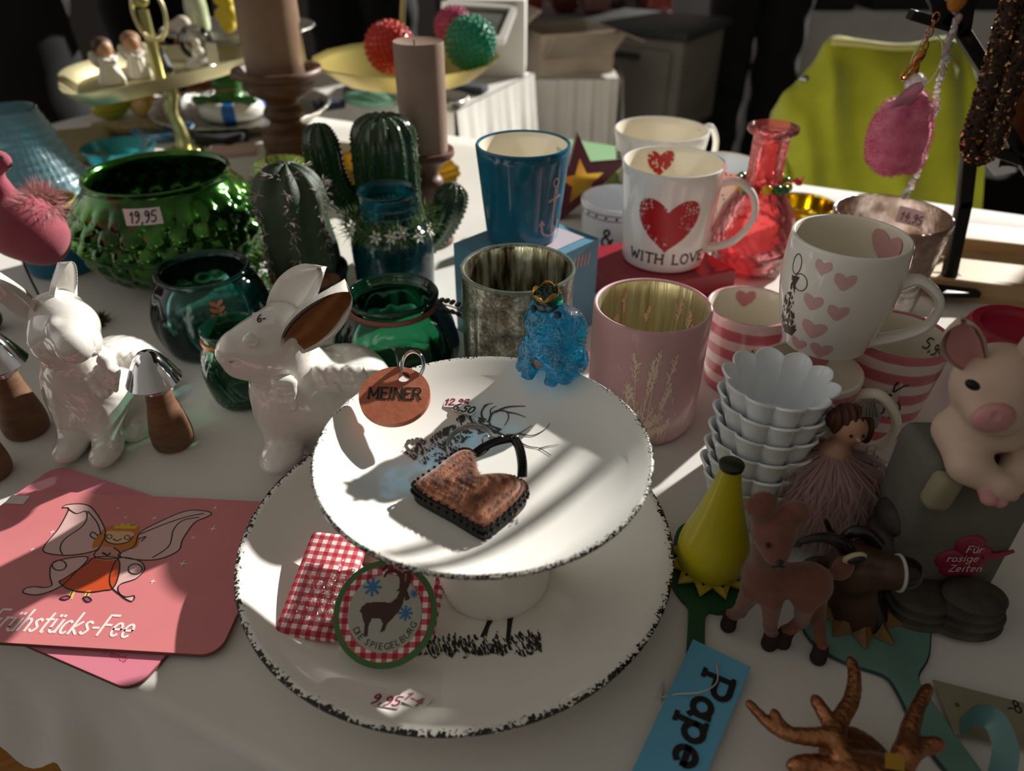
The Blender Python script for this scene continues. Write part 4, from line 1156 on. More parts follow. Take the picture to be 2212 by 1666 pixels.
# red box
rb_ = thing('gift_box', 'flat red gift box under the heart mug', 'box', (0, 0, 0))
cl, cf, crr = Vector((.063, .743)), Vector((.1095, .648)), Vector((.231, .695)); ck = cl + crr - cf
b = MB(); b.prism([tuple(p) for p in (cl, cf, crr, ck)], 0, .026)
tr_ = NT('red_card'); m_rbox = tr_.pbr(tr_.mix(tr_.noise(30, 3), '#8c1626', '#a01c30'), .35, spec=.5)
b.build('box_lid', m_rbox, rb_, smooth=False)
q = [cl + (cf - cl) * .02 + (crr - cf) * .02, cf, crr, ck]
b = MB()
for p, r_ in ((cl, cf), (cf, crr)):
    d = (r_ - p).normalized(); nn = Vector((d.y, -d.x)) * .0004
    b.add([Vector((*(p + nn), .0045)), Vector((*(r_ + nn), .0045)), Vector((*(r_ + nn), .0052)), Vector((*(p + nn), .0052))], [(0, 1, 2, 3)])
b.build('lid_seam', M('dark_red_line', '#5a0d18', .6), rb_, smooth=False)

# --- blue anchor mug on blue box
Yb = .635; X, Y, zt, R = rimspec(1130, 312, 207, Yb); zb_ = .09; H = zt - zb_
tb = NT('teal_blue_glaze'); n1 = tb.noise(45, 4)
m_bluemug = tb.pbr(tb.ramp(n1, [(.35, '#17566f'), (.6, '#1d6480'), (.8, '#36799180'[:7])]), .12)
bm, rf, _ = mug('anchor_mug', 'teal blue mug with pink anchor print standing on the blue box', X, Y, zb_, R, H, R * .80, m_bluemug, m_porc_in)
ac = ang_to_cam(X, Y)
b = MB(); fn = oncyl(rf, ac)
ax0 = R * .72
anc = MB()
st = [[(ax0 + .002, H * .66), (ax0 - .001, H * .16)], [(ax0 - .012, H * .27), (ax0 - .011, H * .17), (ax0 - .003, H * .12), (ax0 + .006, H * .16), (ax0 + .008, H * .26)], [(ax0 - .005, H * .52), (ax0 + .008, H * .55)]]
for s_ in st:
    qq = [tuple(p) for p in cr(s_, 6)]; anc.ribbon(qq, .0024, fn)
anc.ribbon([tuple(p) for p in arc(ax0 + .002, H * .71, .003, .0035, 0, 360, 14)], .0016, fn)
anc.raster(inpoly([(ax0 - .0155, H * .26), (ax0 - .012, H * .33), (ax0 - .0085, H * .26)]), (ax0 - .016, H * .2, ax0, H * .36), .0005, fn)
anc.build('anchor_print', M('dusty_pink_print', '#b58f8f', .3), bm, smooth=False, label='dusty pink anchor')
b = MB(); fi = oncyl(lambda z: rf(z) - .0034, ac + PI - .95, inside=True, lift=.0006); sans(b, 'OUR CLUB', .0052, lambda x, y: fi(x, y + H * .86)); b.build('inner_lettering', M('teal_print', '#2a7f98', .4), bm, smooth=False)
bb = thing('mug_box', 'light blue cardboard mug box standing under the anchor mug', 'box', (0, 0, 0))
tlx, trx = at(975, 545, .09), at(1290, 535, .09)
p_f = Vector((.009, .558)); d1 = Vector((.70, .714)).normalized(); d2 = Vector((-d1.y, d1.x)); depth_ = .086
corners = [p_f, p_f + d1 * .1, p_f + d1 * .1 + d2 * depth_, p_f + d2 * depth_]
m_bbox = M('blue_card', '#4d8098', .5, var=('#5a8ea5', 20))
b = MB(); b.prism([tuple(p) for p in corners], 0, .0895); b.build('carton', m_bbox, bb, smooth=False)
f = flat((p_f.x, p_f.y, 0), (d1.x, d1.y, 0), (0, 0, 1), .0004); fz_ = flat((p_f.x, p_f.y, .0897), (d1.x, d1.y, 0), (d2.x, d2.y, 0), .0003)
b = MB(); b.add([fz_(.012, .010), fz_(.092, .010), fz_(.092, .05), fz_(.012, .05)], [(0, 1, 2, 3)]); b.build('top_label', M('pinkish_grey_label', '#b9adb6', .5), bb, smooth=False)
b = MB()
for i in range(7): b.ribbon([(.055 + .005 * i, .07), (.057 + .005 * i, .08)], .002, f)
b.build('front_print', M('pale_red_print', '#c59a9a', .5), bb, smooth=False)
b = MB(); fl_ = lambda x, y: Vector((p_f.x - d1.x * .0004 + d2.x * x, p_f.y - d1.y * .0004 + d2.y * x, y)); b.ribbon([(.02, .02), (.02, .08)], .004, fl_); b.ribbon([(.04, .02), (.04, .07)], .004, fl_); b.build('side_print', M('pale_blue_print', '#a9c6d6', .5), bb, smooth=False)

# --- tall pale mug behind
Yp = .95; X, Y, zt, R = rimspec(1430, 280, 204, Yp)
pm, rf, _ = mug('latte_mug', 'tall white mug with black script, standing directly behind the heart mug', X, Y, 0, R, zt, R * .78, m_porc, m_porc_in)
ac = ang_to_cam(X, Y); fn = oncyl(rf, ac)
b = MB(); letters(b, 'ne', .022, .0026, fn, -R * 1.42, zt * .62, .05, .25); letters(b, 'm', .018, .0022, fn, -R * 1.35, zt * .28, .05, .25); b.build('script_lettering', m_black, pm, smooth=False)
ah = .35; handle(pm, [rad(ah, rf(zt * .9) - .002, zt * .9), rad(ah, R * 1.2, zt * .97), rad(ah, R * 1.4, zt * .75), rad(ah, R * 1.3, zt * .45), rad(ah, rf(zt * .35) - .003, zt * .35)], m_porc, .005, .7)

# --- white bowl-mug with dotted rim and ampersand
Ya = .838; X, Y, zt, R = rimspec(1340, 436, 170, Ya); zt += .004
am, rf, _ = mug('dotted_mug', 'low white cup with dotted black rim line and ampersand behind the red box', X, Y, 0, R, zt, R * .93, M('cool_white_glaze', '#e6e9ee', .06), M('silver_white_glaze', '#dfe3ea', .12))
ac = ang_to_cam(X, Y); fn = oncyl(rf, ac)
b = MB()
for zz in (.89, .77): b.ribbon([(-R * 1.5 + 3 * R * i / 60, zt * zz) for i in range(61)], .0009, fn, cap=False)
for i in range(11): b.raster(lambda A, B, i=i: (A + R * 1.4 - .0125 * i) ** 2 + (B - zt * .83) ** 2 < .0015 ** 2, (-R * 1.4 + .0125 * i - .002, zt * .83 - .002, -R * 1.4 + .0125 * i + .002, zt * .83 + .002), .0005, fn)
letters(b, '&', .02, .0028, fn, -R * .42, zt * .14); b.build('rim_print', m_black, am, smooth=False)

# --- mug with feather print at the red bottle
Yq = .865; X, Y, zt, R = rimspec(1566, 352, 150, Yq)
fm, rf, _ = mug('feather_mug', 'small white mug with teal feather print between heart mug handle and red bottle', X, Y, 0, R, zt, R * .85, M('ivory_glaze', '#e9e2d0', .1), M('white_glaze', '#e4e9ea', .1))
ac = ang_to_cam(X, Y); fn = oncyl(rf, ac); b = MB()
for k in range(6): b.ribbon([(.004 - .012 + .002 * k, zt * (.62 - .05 * k)), (.004 + .002 * k, zt * (.7 - .06 * k))], .002, fn)
b.build('feather_print', M('teal_feather', '#2f8f94', .4), fm, smooth=False)

# --- dog and heart mug standing on the striped mugs
Yd = .466; X, Y, zt, R = rimspec(1840, 512, 250, Yd); zd = .0795; H = zt - zd
dm, rf, _ = mug('hearts_mug', 'white mug with pink hearts and grey animal drawing, balanced on the striped mugs', X, Y, zd, R, H, R * .78, m_porc, m_porc_in, bulge=.0042, flare=-.1)
ac = ang_to_cam(X, Y); fn = oncyl(rf, ac); b = MB()
for (hx_, hz, s_) in ((-.012, .88, .085), (.003, .8, .1), (-.013, .56, .1), (.004, .52, .1), (-.008, .30, .125), (-.016, .09, .09), (.0, .1, .11)):
    b.raster(heart_in(hx_, H * hz, H * s_ * 1.25), (hx_ - .012, H * hz - .012, hx_ + .012, H * hz + .012), .0005, fn)
b.build('hearts_print', M('soft_pink_print', '#dcb0b0', .25), dm, smooth=False, label='scattered pink hearts')
fi = oncyl(lambda z: rf(z) - .0034, ac + PI - .75, inside=True, lift=.0006)
b = MB(); b.raster(heart_in(0, H * .8, H * .26), (-.02, H * .6, .02, H * .99), .0005, fi); b.build('inner_heart_print', M('soft_pink_print_inner', '#dba6a8', .3), dm, smooth=False)
x0 = -R * .86
b = MB()
for poly, dn in (([(x0 - .003, H * .52), (x0 + .004, H * .60), (x0 + .009, H * .42), (x0 + .013, H * .25), (x0 + .010, H * .16), (x0 + .002, H * .13), (x0 - .004, H * .2)], .5), ([(x0 + .002, H * .13), (x0 + .011, H * .15), (x0 + .014, H * .25), (x0 + .008, H * .24), (x0 + .001, H * .22)], .92), ([(x0, H * .72), (x0 + .007, H * .74), (x0 + .005, H * .66), (x0 + .006, H * .58), (x0 + .001, H * .6)], .6)):
    ins = inpoly(poly); A = np.array(poly)
    b.raster(lambda X_, Y_, ins=ins, dn=dn: ins(X_, Y_) & (vnoise(X_ * 1.0, Y_ * .4, .0009) * .8 + .25 * vnoise(X_, Y_, .004) > 1 - dn), (A[:, 0].min(), A[:, 1].min(), A[:, 0].max(), A[:, 1].max()), .0004, fn)
for e_ in (arc(x0 + .0085, H * .70, .0055, .006, 0, 360, 20), arc(x0 + .002, H * .83, .004, .007, 20, 380, 20)): b.ribbon(e_, .0006, fn)
b.build('animal_print', M('charcoal_print', '#39322f', .4), dm, smooth=False, label='charcoal drawing of a long-nosed animal')
ah = -.42
handle(dm, [rad(ah, rf(H * .66) - .002, H * .66), rad(ah, R * 1.25, H * .72), rad(ah, R * 1.62, H * .58), rad(ah, R * 1.6, H * .35), rad(ah, R * 1.25, H * .2), rad(ah, rf(H * .1) - .002, H * .08)], m_porc, .0058, .6)

# --- pink striped mugs
t = NT('pink_stripes'); x = t.n('SeparateXYZ', {0: t.coord()})
sn = t.math('SINE', t.math('MULTIPLY', x.outputs[2], 2 * PI / .0185)); sn = t.math('ADD', sn, t.math('MULTIPLY', t.noise(120, 3), .5))
m_stripe = t.pbr(t.ramp(t.math('ADD', t.math('MULTIPLY', sn, .5), .4), [(.42, '#e8d6cf'), (.52, '#d5858b'), (.75, '#c8727b')]), .15)
def bunny_print(o, rf, ac, cx_, cz, s_):
    fn = oncyl(rf, ac, .0004); b = MB()
    E_ = lambda x, y, rx, ry: [(cx_ + s_ * p[0], cz + s_ * p[1]) for p in arc(x, y, rx, ry, 0, 360, 20)]
    for pl in (E_(0, 0, .30, .24), E_(-.26, -.02, .12, .14), E_(.12, -.5, .33, .42), E_(.22, .34, .08, .26)):
        A = np.array(pl); b.raster(inpoly(pl), (A[:, 0].min(), A[:, 1].min(), A[:, 0].max(), A[:, 1].max()), .0006, fn)
    b.build('rabbit_print', M('grey_white_print', '#cfc3bd', .3), o, smooth=False, label='pale rabbit drawing')
    fn2 = oncyl(rf, ac, .0007); b = MB()
    b.raster(inpoly(E_(-.02, .04, .09, .06)), (cx_ - s_, cz - s_, cx_ + s_, cz + s_), .0005, fn2)
    for st in ([(.06, .2), (.05, .45), (.1, .62)], [(.1, .2), (.25, .42), (.45, .52)], [(-.36, -.1), (-.2, -.16), (-.02, -.15)], [(-.05, -.5), (-.02, -.7), (-.1, -.85)], [(.3, -.2), (.44, -.45), (.42, -.8), (.2, -.92)]):
        qq = [(cx_ + s_ * p[0], cz + s_ * p[1]) for p in cr(st, 5)]; b.ribbon(qq, s_ * .05, fn2)
    b.build('rabbit_ink', m_black, o, smooth=False)
def striped(label, px, py, w, Y_, hz, H_=None, rscale=1.0):
    X, Y, zt, R = rimspec(px, py, w, Y_)
    o, rf, _ = mug('striped_mug', label, X, Y, 0, R, zt, R * .80, m_stripe, m_porc_in, group='pink striped rabbit mugs')
    return o, rf, X, Y, zt, R
o, rf, X, Y, zt, R = striped('pink striped mug behind the pink candle holder, heart inside its rim', 1624, 662, 190, .532, .5)
ac = ang_to_cam(X, Y); bunny_print(o, rf, ac, .006, zt * .55, .018)
fi = oncyl(lambda z: rf(z) - .0034, ac + PI + .22, inside=True, lift=.0006); b = MB(); b.raster(heart_in(0, zt * .86, .0125), (-.02, zt * .6, .02, zt * .99), .0005, fi); b.build('inner_heart_print', m_pinkprint, o, smooth=False)
o, rf, X, Y, zt, R = striped('pink striped mug right of the stack with rabbit drawing and handwritten price inside', 1940, 722, 220, .477, .5)
ac = ang_to_cam(X, Y); bunny_print(o, rf, ac, .008, zt * .58, .022)
fi = oncyl(lambda z: rf(z) - .0034, ac + PI - .62, inside=True, lift=.0006); b = MB(); letters(b, '5,95', .010, .0011, lambda x, y: fi(x, y + zt * .76), 0, 0, .08, .2, wob=.05); b.build('handwritten_price', m_ink, o, smooth=False)
X, Y, zt, R = rimspec(1752, 795, 216, .447)
o, rf, _ = mug('striped_mug', 'pink and white mug with handle toward the feather fairy, lowest of the mug pile', X, Y, 0, R, zt, R * .82, m_stripe, m_porc_in, group='pink striped rabbit mugs')
ah = -.55; handle(o, [rad(ah, rf(zt * .85) - .002, zt * .82), rad(ah, R * 1.35, zt * .9), rad(ah, R * 1.75, zt * .68), rad(ah, R * 1.72, zt * .4), rad(ah, R * 1.3, zt * .2), rad(ah, rf(zt * .15) - .002, zt * .14)], m_porc_in, .005, .7)
b = MB(); ac = ang_to_cam(X, Y); fn = oncyl(rf, ac)
b.raster(heart_in(0, zt * .8, .016), (-.02, zt * .5, .02, zt * .99), .0005, oncyl(lambda z: rf(z) - .0034, ac + PI, inside=True, lift=.0006)); b.build('inner_heart_print', m_pinkprint, o, smooth=False)

# --- pink frosted candle holder with gold inside and scratched grasses
Yk = .480; X, Y, zt, R = rimspec(1410, 660, 256, Yk)
t = NT('frosted_pink_paint'); m_pinkf = t.pbr(t.mix(t.noise(60, 3), '#cc9c9e', '#d4a9ac'), .42, spec=.5, coat=.25)
tg_ = NT('gold_mirror_inside'); mp = tg_.n('Mapping', {'Vector': tg_.coord(), 'Scale': (1, 1, .08)}).outputs[0]
nzg = tg_.noise(170, 3, .5, mp)
m_goldin = tg_.pbr(tg_.ramp(nzg, [(.3, '#cfc49a'), (.7, '#f4efd6')]), .3, .8, normal=tg_.bump(nzg, .5, .004))
ph_ = thing('candle_holder', 'frosted pink glass candle holder, gold inside, with grass pattern', 'candle holder', (X, Y, 0))
outer = [(R * .80, 0), (R * .90, .0015), (R * .965, .007), (R * .985, .02)] + [(R * (.985 + .015 * k / 6), .02 + (zt - .02) * k / 6) for k in range(1, 7)]
pr = wall(outer, .0034, .006); b = MB(); b.lathe(pr, 72)
for i in range(len(b.f)): b.m[i] = 1 if i // 72 > len(outer) + 3 else 0
b.build('glass_body', [m_pinkf, m_goldin], ph_)
rf = interp(outer); ac = ang_to_cam(X, Y); fn = oncyl(rf, ac, .0003)
gr = MB(); r5 = random.Random(11)
def stalk(gr, fn, x, z0, h, dx, fl, w=.0007):
    pts = [(x + dx * t * t, z0 + h * t) for t in [i / 8 for i in range(9)]]
    gr.ribbon(pts, [w * (1 - .5 * i / 8) for i in range(9)], fn)
    for i in range(26):
        t_ = .62 + .4 * i / 26; px_, pz = x + dx * t_ * t_, z0 + h * t_
        sp_ = fl * math.sin(PI * min(1, (t_ - .58) / .44)) + .0006
        a = r5.uniform(-1, 1); gr.ribbon([(px_, pz), (px_ + sp_ * a, pz + .0025 + abs(a) * .001)], .0008, fn)
for (x, z0, h, dx, fl) in ((-.004, .022, .060, -.004, .0042), (.006, .026, .060, .003, .003), (.014, .024, .058, .008, .0032), (-.026, .006, .04, .001, .003), (-.012, .004, .034, -.003, .003), (.02, .004, .022, .002, .002), (.006, .003, .028, .006, .0055), (-.002, .003, .03, .0, .003), (-.018, .003, .03, .006, .0025), (.001, .004, .026, -.006, .003)):
    stalk(gr, fn, x, z0, h, dx, fl)
    for _ in range(2): stalk(gr, fn, x + r5.uniform(-.006, .006), z0 * r5.uniform(.4, 1), h * r5.uniform(.5, .95), dx + r5.uniform(-.004, .004), fl * r5.uniform(.5, 1))
for _ in range(260):
    x = r5.gauss(-.004, .012); z = .008 + abs(r5.gauss(0, .018)); gr.ribbon([(x, z), (x + r5.uniform(-.004, .004), z + r5.uniform(.002, .006))], .0006, fn)
gr.build('grass_pattern', M('gold_pink_grass', '#f2dac2', .5, .0), ph_, smooth=False, label='fine golden grass silhouettes')
gi = MB(); fi = oncyl(lambda z: rf(z) - .0036, ac + PI, inside=True, lift=.0005)
for (x, h, dx) in ((-.024, .05, .001), (.02, .046, .003), (.031, .04, .003), (-.006, .034, .004), (-.03, .03, .0), (.036, .03, .002)): stalk(gi, fi, x, zt - .058, h, dx, .0032, .0009)
gi.build('inner_grass_pattern', M('pale_pink_grass', '#d9b0a0', .4), ph_, smooth=False)

# --- silver mercury holder
Ys = .505; X, Y, zt, R = rimspec(1118, 580, 245, Ys)
def mercury(name, c1, c2, c3, scale=90, rough=.22, metal=.9):
    t = NT(name); nz = t.noise(scale, 6, .7); n2 = t.noise(scale * 4, 4, .7)
    f_ = t.math('ADD', t.math('MULTIPLY', nz, .7), t.math('MULTIPLY', n2, .3))
    return t.pbr(t.ramp(f_, [(.36, c1), (.5, c2), (.66, c3)]), t.ramp(f_, [(.3, (.5, .5, .5, 1)), (.7, (rough, rough, rough, 1))]), metal, normal=t.bump(f_, .35, .002), coat=.5)
m_merc = mercury('mercury_glass', '#4a4a40', '#7f7f72', '#c9cdbf')
t = NT('mercury_glass_inside'); nz = t.noise(120, 4, .6, t.n('Mapping', {'Vector': t.coord(), 'Scale': (1, 1, .16)}).outputs[0])
m_mercin = t.pbr(t.ramp(nz, [(.38, '#3d3324'), (.5, '#a59c80'), (.6, '#e6ebdd')]), .22, .8, normal=t.bump(nz, .5, .003))
mh = thing('candle_holder', 'mottled silver mercury glass candle holder in front of the anchor mug', 'candle holder', (X, Y, 0))
flute = lambda t_, r, z: r * (1 + (.05 * abs(math.sin(9 * t_ + .3)) - .025) * min(1, max(0, (zt * .9 - z) / (zt * .25))))
outer = [(R * .84, 0), (R * .92, .002), (R * .955, .009)] + [(R * (.96 + .04 * k / 8), .009 + (zt - .009) * k / 8) for k in range(1, 9)]
pr = wall(outer, .003, .006); b = MB(); b.lathe(pr, 108, rmod=flute)
for i in range(len(b.f)): b.m[i] = 1 if i // 108 > len(outer) + 3 else 0
b.build('glass_body', [m_merc, m_mercin], mh)
rf = interp(outer)
b = MB(); b.tube([(R * .985 * math.cos(a), R * .985 * math.sin(a), zt + .0006) for a in [2 * PI * i / 72 for i in range(72)]], .0016, 8, closed=True); b.build('rim', GLASS('pale_green_rim', (.8, .9, .82, 1), .05, body=(.5, .6, .5, 1), bodyf=.4), mh, label='bare glass rim')

# --- crackle glass right
Yc = .672; X, Y, zt, R = rimspec(1928, 463, 243, Yc)
t = NT('rose_crackle_glass'); nz = t.n('TexVoronoi', {'Vector': t.coord(), 'Scale': 110.0}, feature='DISTANCE_TO_EDGE').outputs['Distance']; n2 = t.noise(70, 5, .6)
nm = t.bump(n2, .8, .004)
colr = t.ramp(n2, [(.35, '#6e4f3a'), (.5, '#a48a74'), (.65, '#c9b5a6')])
df = t.n('BsdfDiffuse', {'Color': colr}).outputs[0]; tl = t.n('BsdfTranslucent', {'Color': colr}).outputs[0]; tr = t.n('BsdfTransparent', {'Color': (.95, .88, .85, 1)}).outputs[0]; gs = t.n('BsdfGlossy', {'Color': (1, .95, .9, 1), 'Roughness': .12, 'Normal': nm}).outputs[0]
a_ = t.n('MixShader', {0: .5, 1: df, 2: tl}).outputs[0]; b_ = t.n('MixShader', {0: t.ramp(n2, [(.4, (.62, .62, .62, 1)), (.65, (.2, .2, .2, 1))]), 1: tr, 2: a_}).outputs[0]
c_ = t.n('MixShader', {0: t.math('ADD', t.n('Fresnel', {'IOR': 1.5, 'Normal': nm}).outputs[0], .08), 1: b_, 2: gs}).outputs[0]; t.t.links.new(c_, t.out.inputs[0]); m_crack = t.m
cg = thing('candle_glass', 'rose-brown crackle glass tumbler beside the wooden tray, price inside its rim', 'candle holder', (X, Y, 0))
outer = [(R * .70, 0), (R * .78, .002), (R * .82, .01)] + [(R * (.82 + .18 * k / 8), .01 + (zt - .01) * k / 8) for k in range(1, 9)]
b = MB(); b.lathe(wall(outer, .003, .006), 96, rmod=lambda t_, r, z: r * (1 + (.03 * abs(math.sin(8 * t_)) - .015) * min(1, max(0, (zt * .93 - z) / (zt * .3))))); b.build('glass_body', m_crack, cg)
rf = interp(outer); fi = oncyl(lambda z: rf(z) - .0034, ang_to_cam(X, Y) + PI - .15, inside=True, lift=.001)
b = MB(); b.add([fi(a, c) for a, c in ((-.003, zt * .76), (.012, zt * .76), (.024, zt * .76), (.024, zt * .93), (.012, zt * .93), (-.003, zt * .93))], [(0, 1, 4, 5), (1, 2, 3, 4)]); st_ = b.build('price_sticker', m_paperpink, cg)
fi2 = oncyl(lambda z: rf(z) - .0034, ang_to_cam(X, Y) + PI - .15, inside=True, lift=.0016)
b = MB(); letters(b, '14,95', .0085, .0012, lambda x, y: fi2(x, y + zt * .79), 0, 0, .08, .15, wob=.05); b.build('handwriting', m_inkred, st_, smooth=False)

# --- red glass bottle vase
X, Y = .268, .757
p = atY(1672, 272, Y); zt = p.z; X = p.x
m_redg = GLASS('red_glass', (.985, .60, .62, 1), .04, bump=(120, .6, .003), body=(.95, .25, .25, 1), bodyf=.13)
t_b = mm(95, (X, Y, .05)); t_n = mm(42, p)
vz = thing('glass_bottle', 'ornate red glass bottle vase with bead ring, right of the heart mug', 'vase', (X, Y, 0))
outer = prof([(t_b * .62, 0), (t_b * .8, .003), (t_b * .86, .02), (t_b * .97, .028), (t_b * 1.0, .036), (t_b * .97, .042), (t_b * .93, .048), (t_b * .8, zt * .42), (t_b * .66, zt * .5), (t_b * .5, zt * .57), (t_n * 1.05, zt * .63), (t_n * .92, zt * .7), (t_n * .93, zt * .88), (t_n * .95, zt * .94), (t_n * 1.28, zt * .965), (t_n * 1.30, zt)], 4)
def cut(t_, r, z):
    k = .03 if z < zt * .3 else (.02 if z < zt * .55 else (.035 if z < zt * .9 else 0))
    n_ = 12 if z < zt * .6 else 10
    return r * (1 + k * math.cos(n_ * t_) * (1 if z > zt * .55 else math.cos(z * 420 + n_ * t_ * .5)))
b = MB(); b.lathe([(1e-7, 0)] + outer + [(t_n * 1.15, zt + .001), (t_n * .98, zt * .985), (t_n * .7, zt * .93), (t_n * .7, zt * .66)] + [(r * .86, z) for r, z in reversed(outer) if .006 < z < zt * .6] + [(1e-7, .006)], 96, rmod=cut); b.build('glass_body', m_redg, vz)
bd = [('#2f6b2f', 0), ('#c9a21c', 1), ('#3b7a35', 2), ('#b0202a', 3), ('#d0a51f', 4), ('#2b5a2e', 5)]
zb2 = zt * .62; Rb = t_n * 1.28
for i in range(14):
    a = 2 * PI * i / 14 + .1
    b = MB(); b.ball((Rb * math.cos(a), Rb * math.sin(a), zb2 + .0015 * math.sin(a * 3)), .0055, 12); b.build('bead', M('glossy_bead', bd[i % 6][0], .15), vz)
b = MB(); b.tube([(Rb * math.cos(a), Rb * math.sin(a), zb2) for a in [2 * PI * i / 30 for i in range(30)]], .001, 6, closed=True); b.build('bead_wire', m_gold, vz)
for a in (-.2, PI - .1):
    b = MB(); b.tube(cr([(Rb * math.cos(a), Rb * math.sin(a), zb2), (Rb * 1.25 * math.cos(a), Rb * 1.25 * math.sin(a), zb2 + .006), (Rb * 1.45 * math.cos(a), Rb * 1.45 * math.sin(a), zb2 + .003), (Rb * 1.6 * math.cos(a), Rb * 1.6 * math.sin(a), zb2 + .01)], 5), [.001] * 6 + [.0035] * 6 + [.001] * 4, 8); b.build('petal_charm', M('pink_charm', '#c73a50', .15), vz)

# gold tealight bowl behind bottle
X, Y, zt, R = rimspec(1738, 440, 134, .86)
o = thing('tealight_bowl', 'shiny yellow-gold tealight bowl behind the red bottle', 'candle holder', (X, Y, 0))
b = MB(); b.lathe(wall(prof([(R * .5, 0), (R * .72, .004), (R * .93, zt * .5), (R, zt)], 5), .0025, .004), 48); b.build('bowl_body', M('yellow_gold_mirror', '#cdb23a', .14, 1.0), o)

# --- stack of fluted bowls
X, Y = at(1612, 1092, 0).xy; zt0 = atY(1662, 820, Y).z
R = mm(121, (X, Y, .1))
m_flut = M('bluish_white_porcelain', '#e8edf0', .08)
hb_ = .036; stp = (zt0 - hb_) / 5.0
def fluted():
    k = 10
    w = lambda t_, r, z: r * (1 + .15 * (abs(math.cos(k * t_ / 2)) ** .8 - .68) * min(1, z / (hb_ * .25)) * (1.0))
    o_ = [(R * .62, 0), (R * .68, .0012), (R * .745, hb_ * .3), (R * .84, hb_ * .62), (R * .92, hb_ * .86), (R * .985, hb_)]
    b = MB(); b.lathe(wall(prof(o_, 4), .0021, .003), 120, rmod=w, zmod=lambda t_, r, z: z + (.0026 * (abs(math.cos(k * t_ / 2)) - .5) if z > hb_ * .7 else 0)); return b
places = ['topmost of the stack, open and empty', 'second from the top of the stack', 'third from the top of the stack', 'fourth from the top of the stack', 'fifth from the top of the stack, behind the yellow cone', 'bottom one of the stack, standing on the cloth']
first = None
for i in range(6):
    z = zt0 - hb_ - stp * i if i < 5 else .0005
    lab = 'white fluted porcelain bowl, ' + places[i]
    if first is None:
        first = fluted().build('fluted_bowl', m_flut); o = first
    else:
        o = first.copy(); COL.objects.link(o)
    o.location = (X + .0008 * (2.5 - i) , Y - .0004 * i, max(z, .0005)); o.rotation_euler = (0, 0, .25)
    tag(o, lab, 'bowl', 'stacked fluted bowls')
# ================================================================ GREEN GLASS
def glass_jar(name, label, X, Y, outer, mat, t=.0028, n=96, rmod=None, cat='vase', part='glass_body', base=.005):
    o = thing(name, label, cat, (X, Y, 0))
    b = MB(); b.lathe(wall(outer, t, base), n, rmod=rmod); b.build(part, mat, o); return o
# big dimpled globe
X, Y = -.362, .745
p = atY(360, 372, Y); zt = p.z; R = mm(193, (X, Y, .06))
t = NT('green_mirror_glass'); n1 = t.noise(26, 4)
zc = t.n('SeparateXYZ', {0: t.coord()}).outputs[2]
m_globe = t.pbr(t.ramp(n1, [(.3, '#173a10'), (.55, '#2f6a1c'), (.75, '#5f9a35')]), .13, .85, coat=.6, normal=t.bump(t.noise(70, 3), .15, .003))
rim = mm(152, (X, Y, zt))
outer = prof([(R * .42, 0), (R * .62, zt * .05), (R * .86, zt * .22), (R, zt * .48), (R * .97, zt * .68), (rim * 1.06, zt * .88), (rim * .98, zt * .96), (rim, zt)], 7)
def dimp(t_, r, z):
    q = z / zt
    if q < .08 or q > .9: return r
    rows = 5.0; v = (q - .08) / .82 * rows; i = int(v)
    u = t_ * 24 / (2 * PI) + (.5 if i % 2 else 0)
    a = (u - math.floor(u) - .5) * 2; c = (v - i - .5) * 2
    d = a * a + c * c * .8
    amp = .075 if i in (2, 3) else .05
    return r * (1 + amp * (max(0, 1 - d) ** .8 - .4) * min(1, (.92 - q) * 8))
gl = glass_jar('globe_vase', 'large green mirrored globe vase with dimples and price sticker at its rim', X, Y, outer, m_globe, .0035, 240, dimp)
rf = interp(outer); fn = oncyl(rf, ang_to_cam(X, Y) - .02, .002)
def band(z0, z1, x0, x1, mat, nm='price_sticker', parent=None, f=None, lab=None):
    b = MB(); b.grid(lambda a, c: f(x0 + (x1 - x0) * a, z0 + (z1 - z0) * c), 10, 3); return b.build(nm, mat, parent, angle=None, label=lab)
st_ = band(zt * .80, zt * .915, -.036, -.004, m_paperpink, 'price_sticker', gl, oncyl(rf, ang_to_cam(X, Y) - .02, .0035))
b = MB(); f = oncyl(rf, ang_to_cam(X, Y) - .02, .0042); letters(b, '19,95', .0085, .0012, lambda x, y: f(x, y + zt * .82), -.032, 0, .1, .2, wob=.05); b.build('handwriting', m_ink, st_, smooth=False)
# bellied teal jar + small ribbed jar
m_teal = GLASS('dark_teal_glass', (.42, .70, .66, 1), .03, body='#12695a', bodyf=.14)
m_dgreen = GLASS('bottle_green_glass', (.38, .72, .58, 1), .03, body='#0f7048', bodyf=.14)
m_dgreen2 = GLASS('deep_green_glass', (.4, .68, .56, 1), .05, body='#17543f', bodyf=.3)
m_copper = M('copper_leaf', '#b0714f', .35, .8)
X, Y, zt, R = rimspec(441, 582, 186, .60); X -= .002
B = mm(122, (X, Y, .04))
outer = prof([(B * .72, 0), (B * .9, .004), (B, zt * .35), (B * .97, zt * .6), (B * .86, zt * .82), (R * .97, zt * .95), (R, zt)], 6)
jr = glass_jar('bellied_jar', 'dark teal lobed glass jar with copper leaf charm in front of the green globe vase', X, Y, outer, m_teal, rmod=lambda t_, r, z: r * (1 + .02 * math.cos(12 * t_) * math.sin(PI * min(1, z / zt))))
b = MB(); b.tube([(R * 1.02 * math.cos(a), R * 1.02 * math.sin(a), zt) for a in [2 * PI * i / 60 for i in range(60)]], .0022, 10, closed=True); b.build('rim', m_teal, jr)
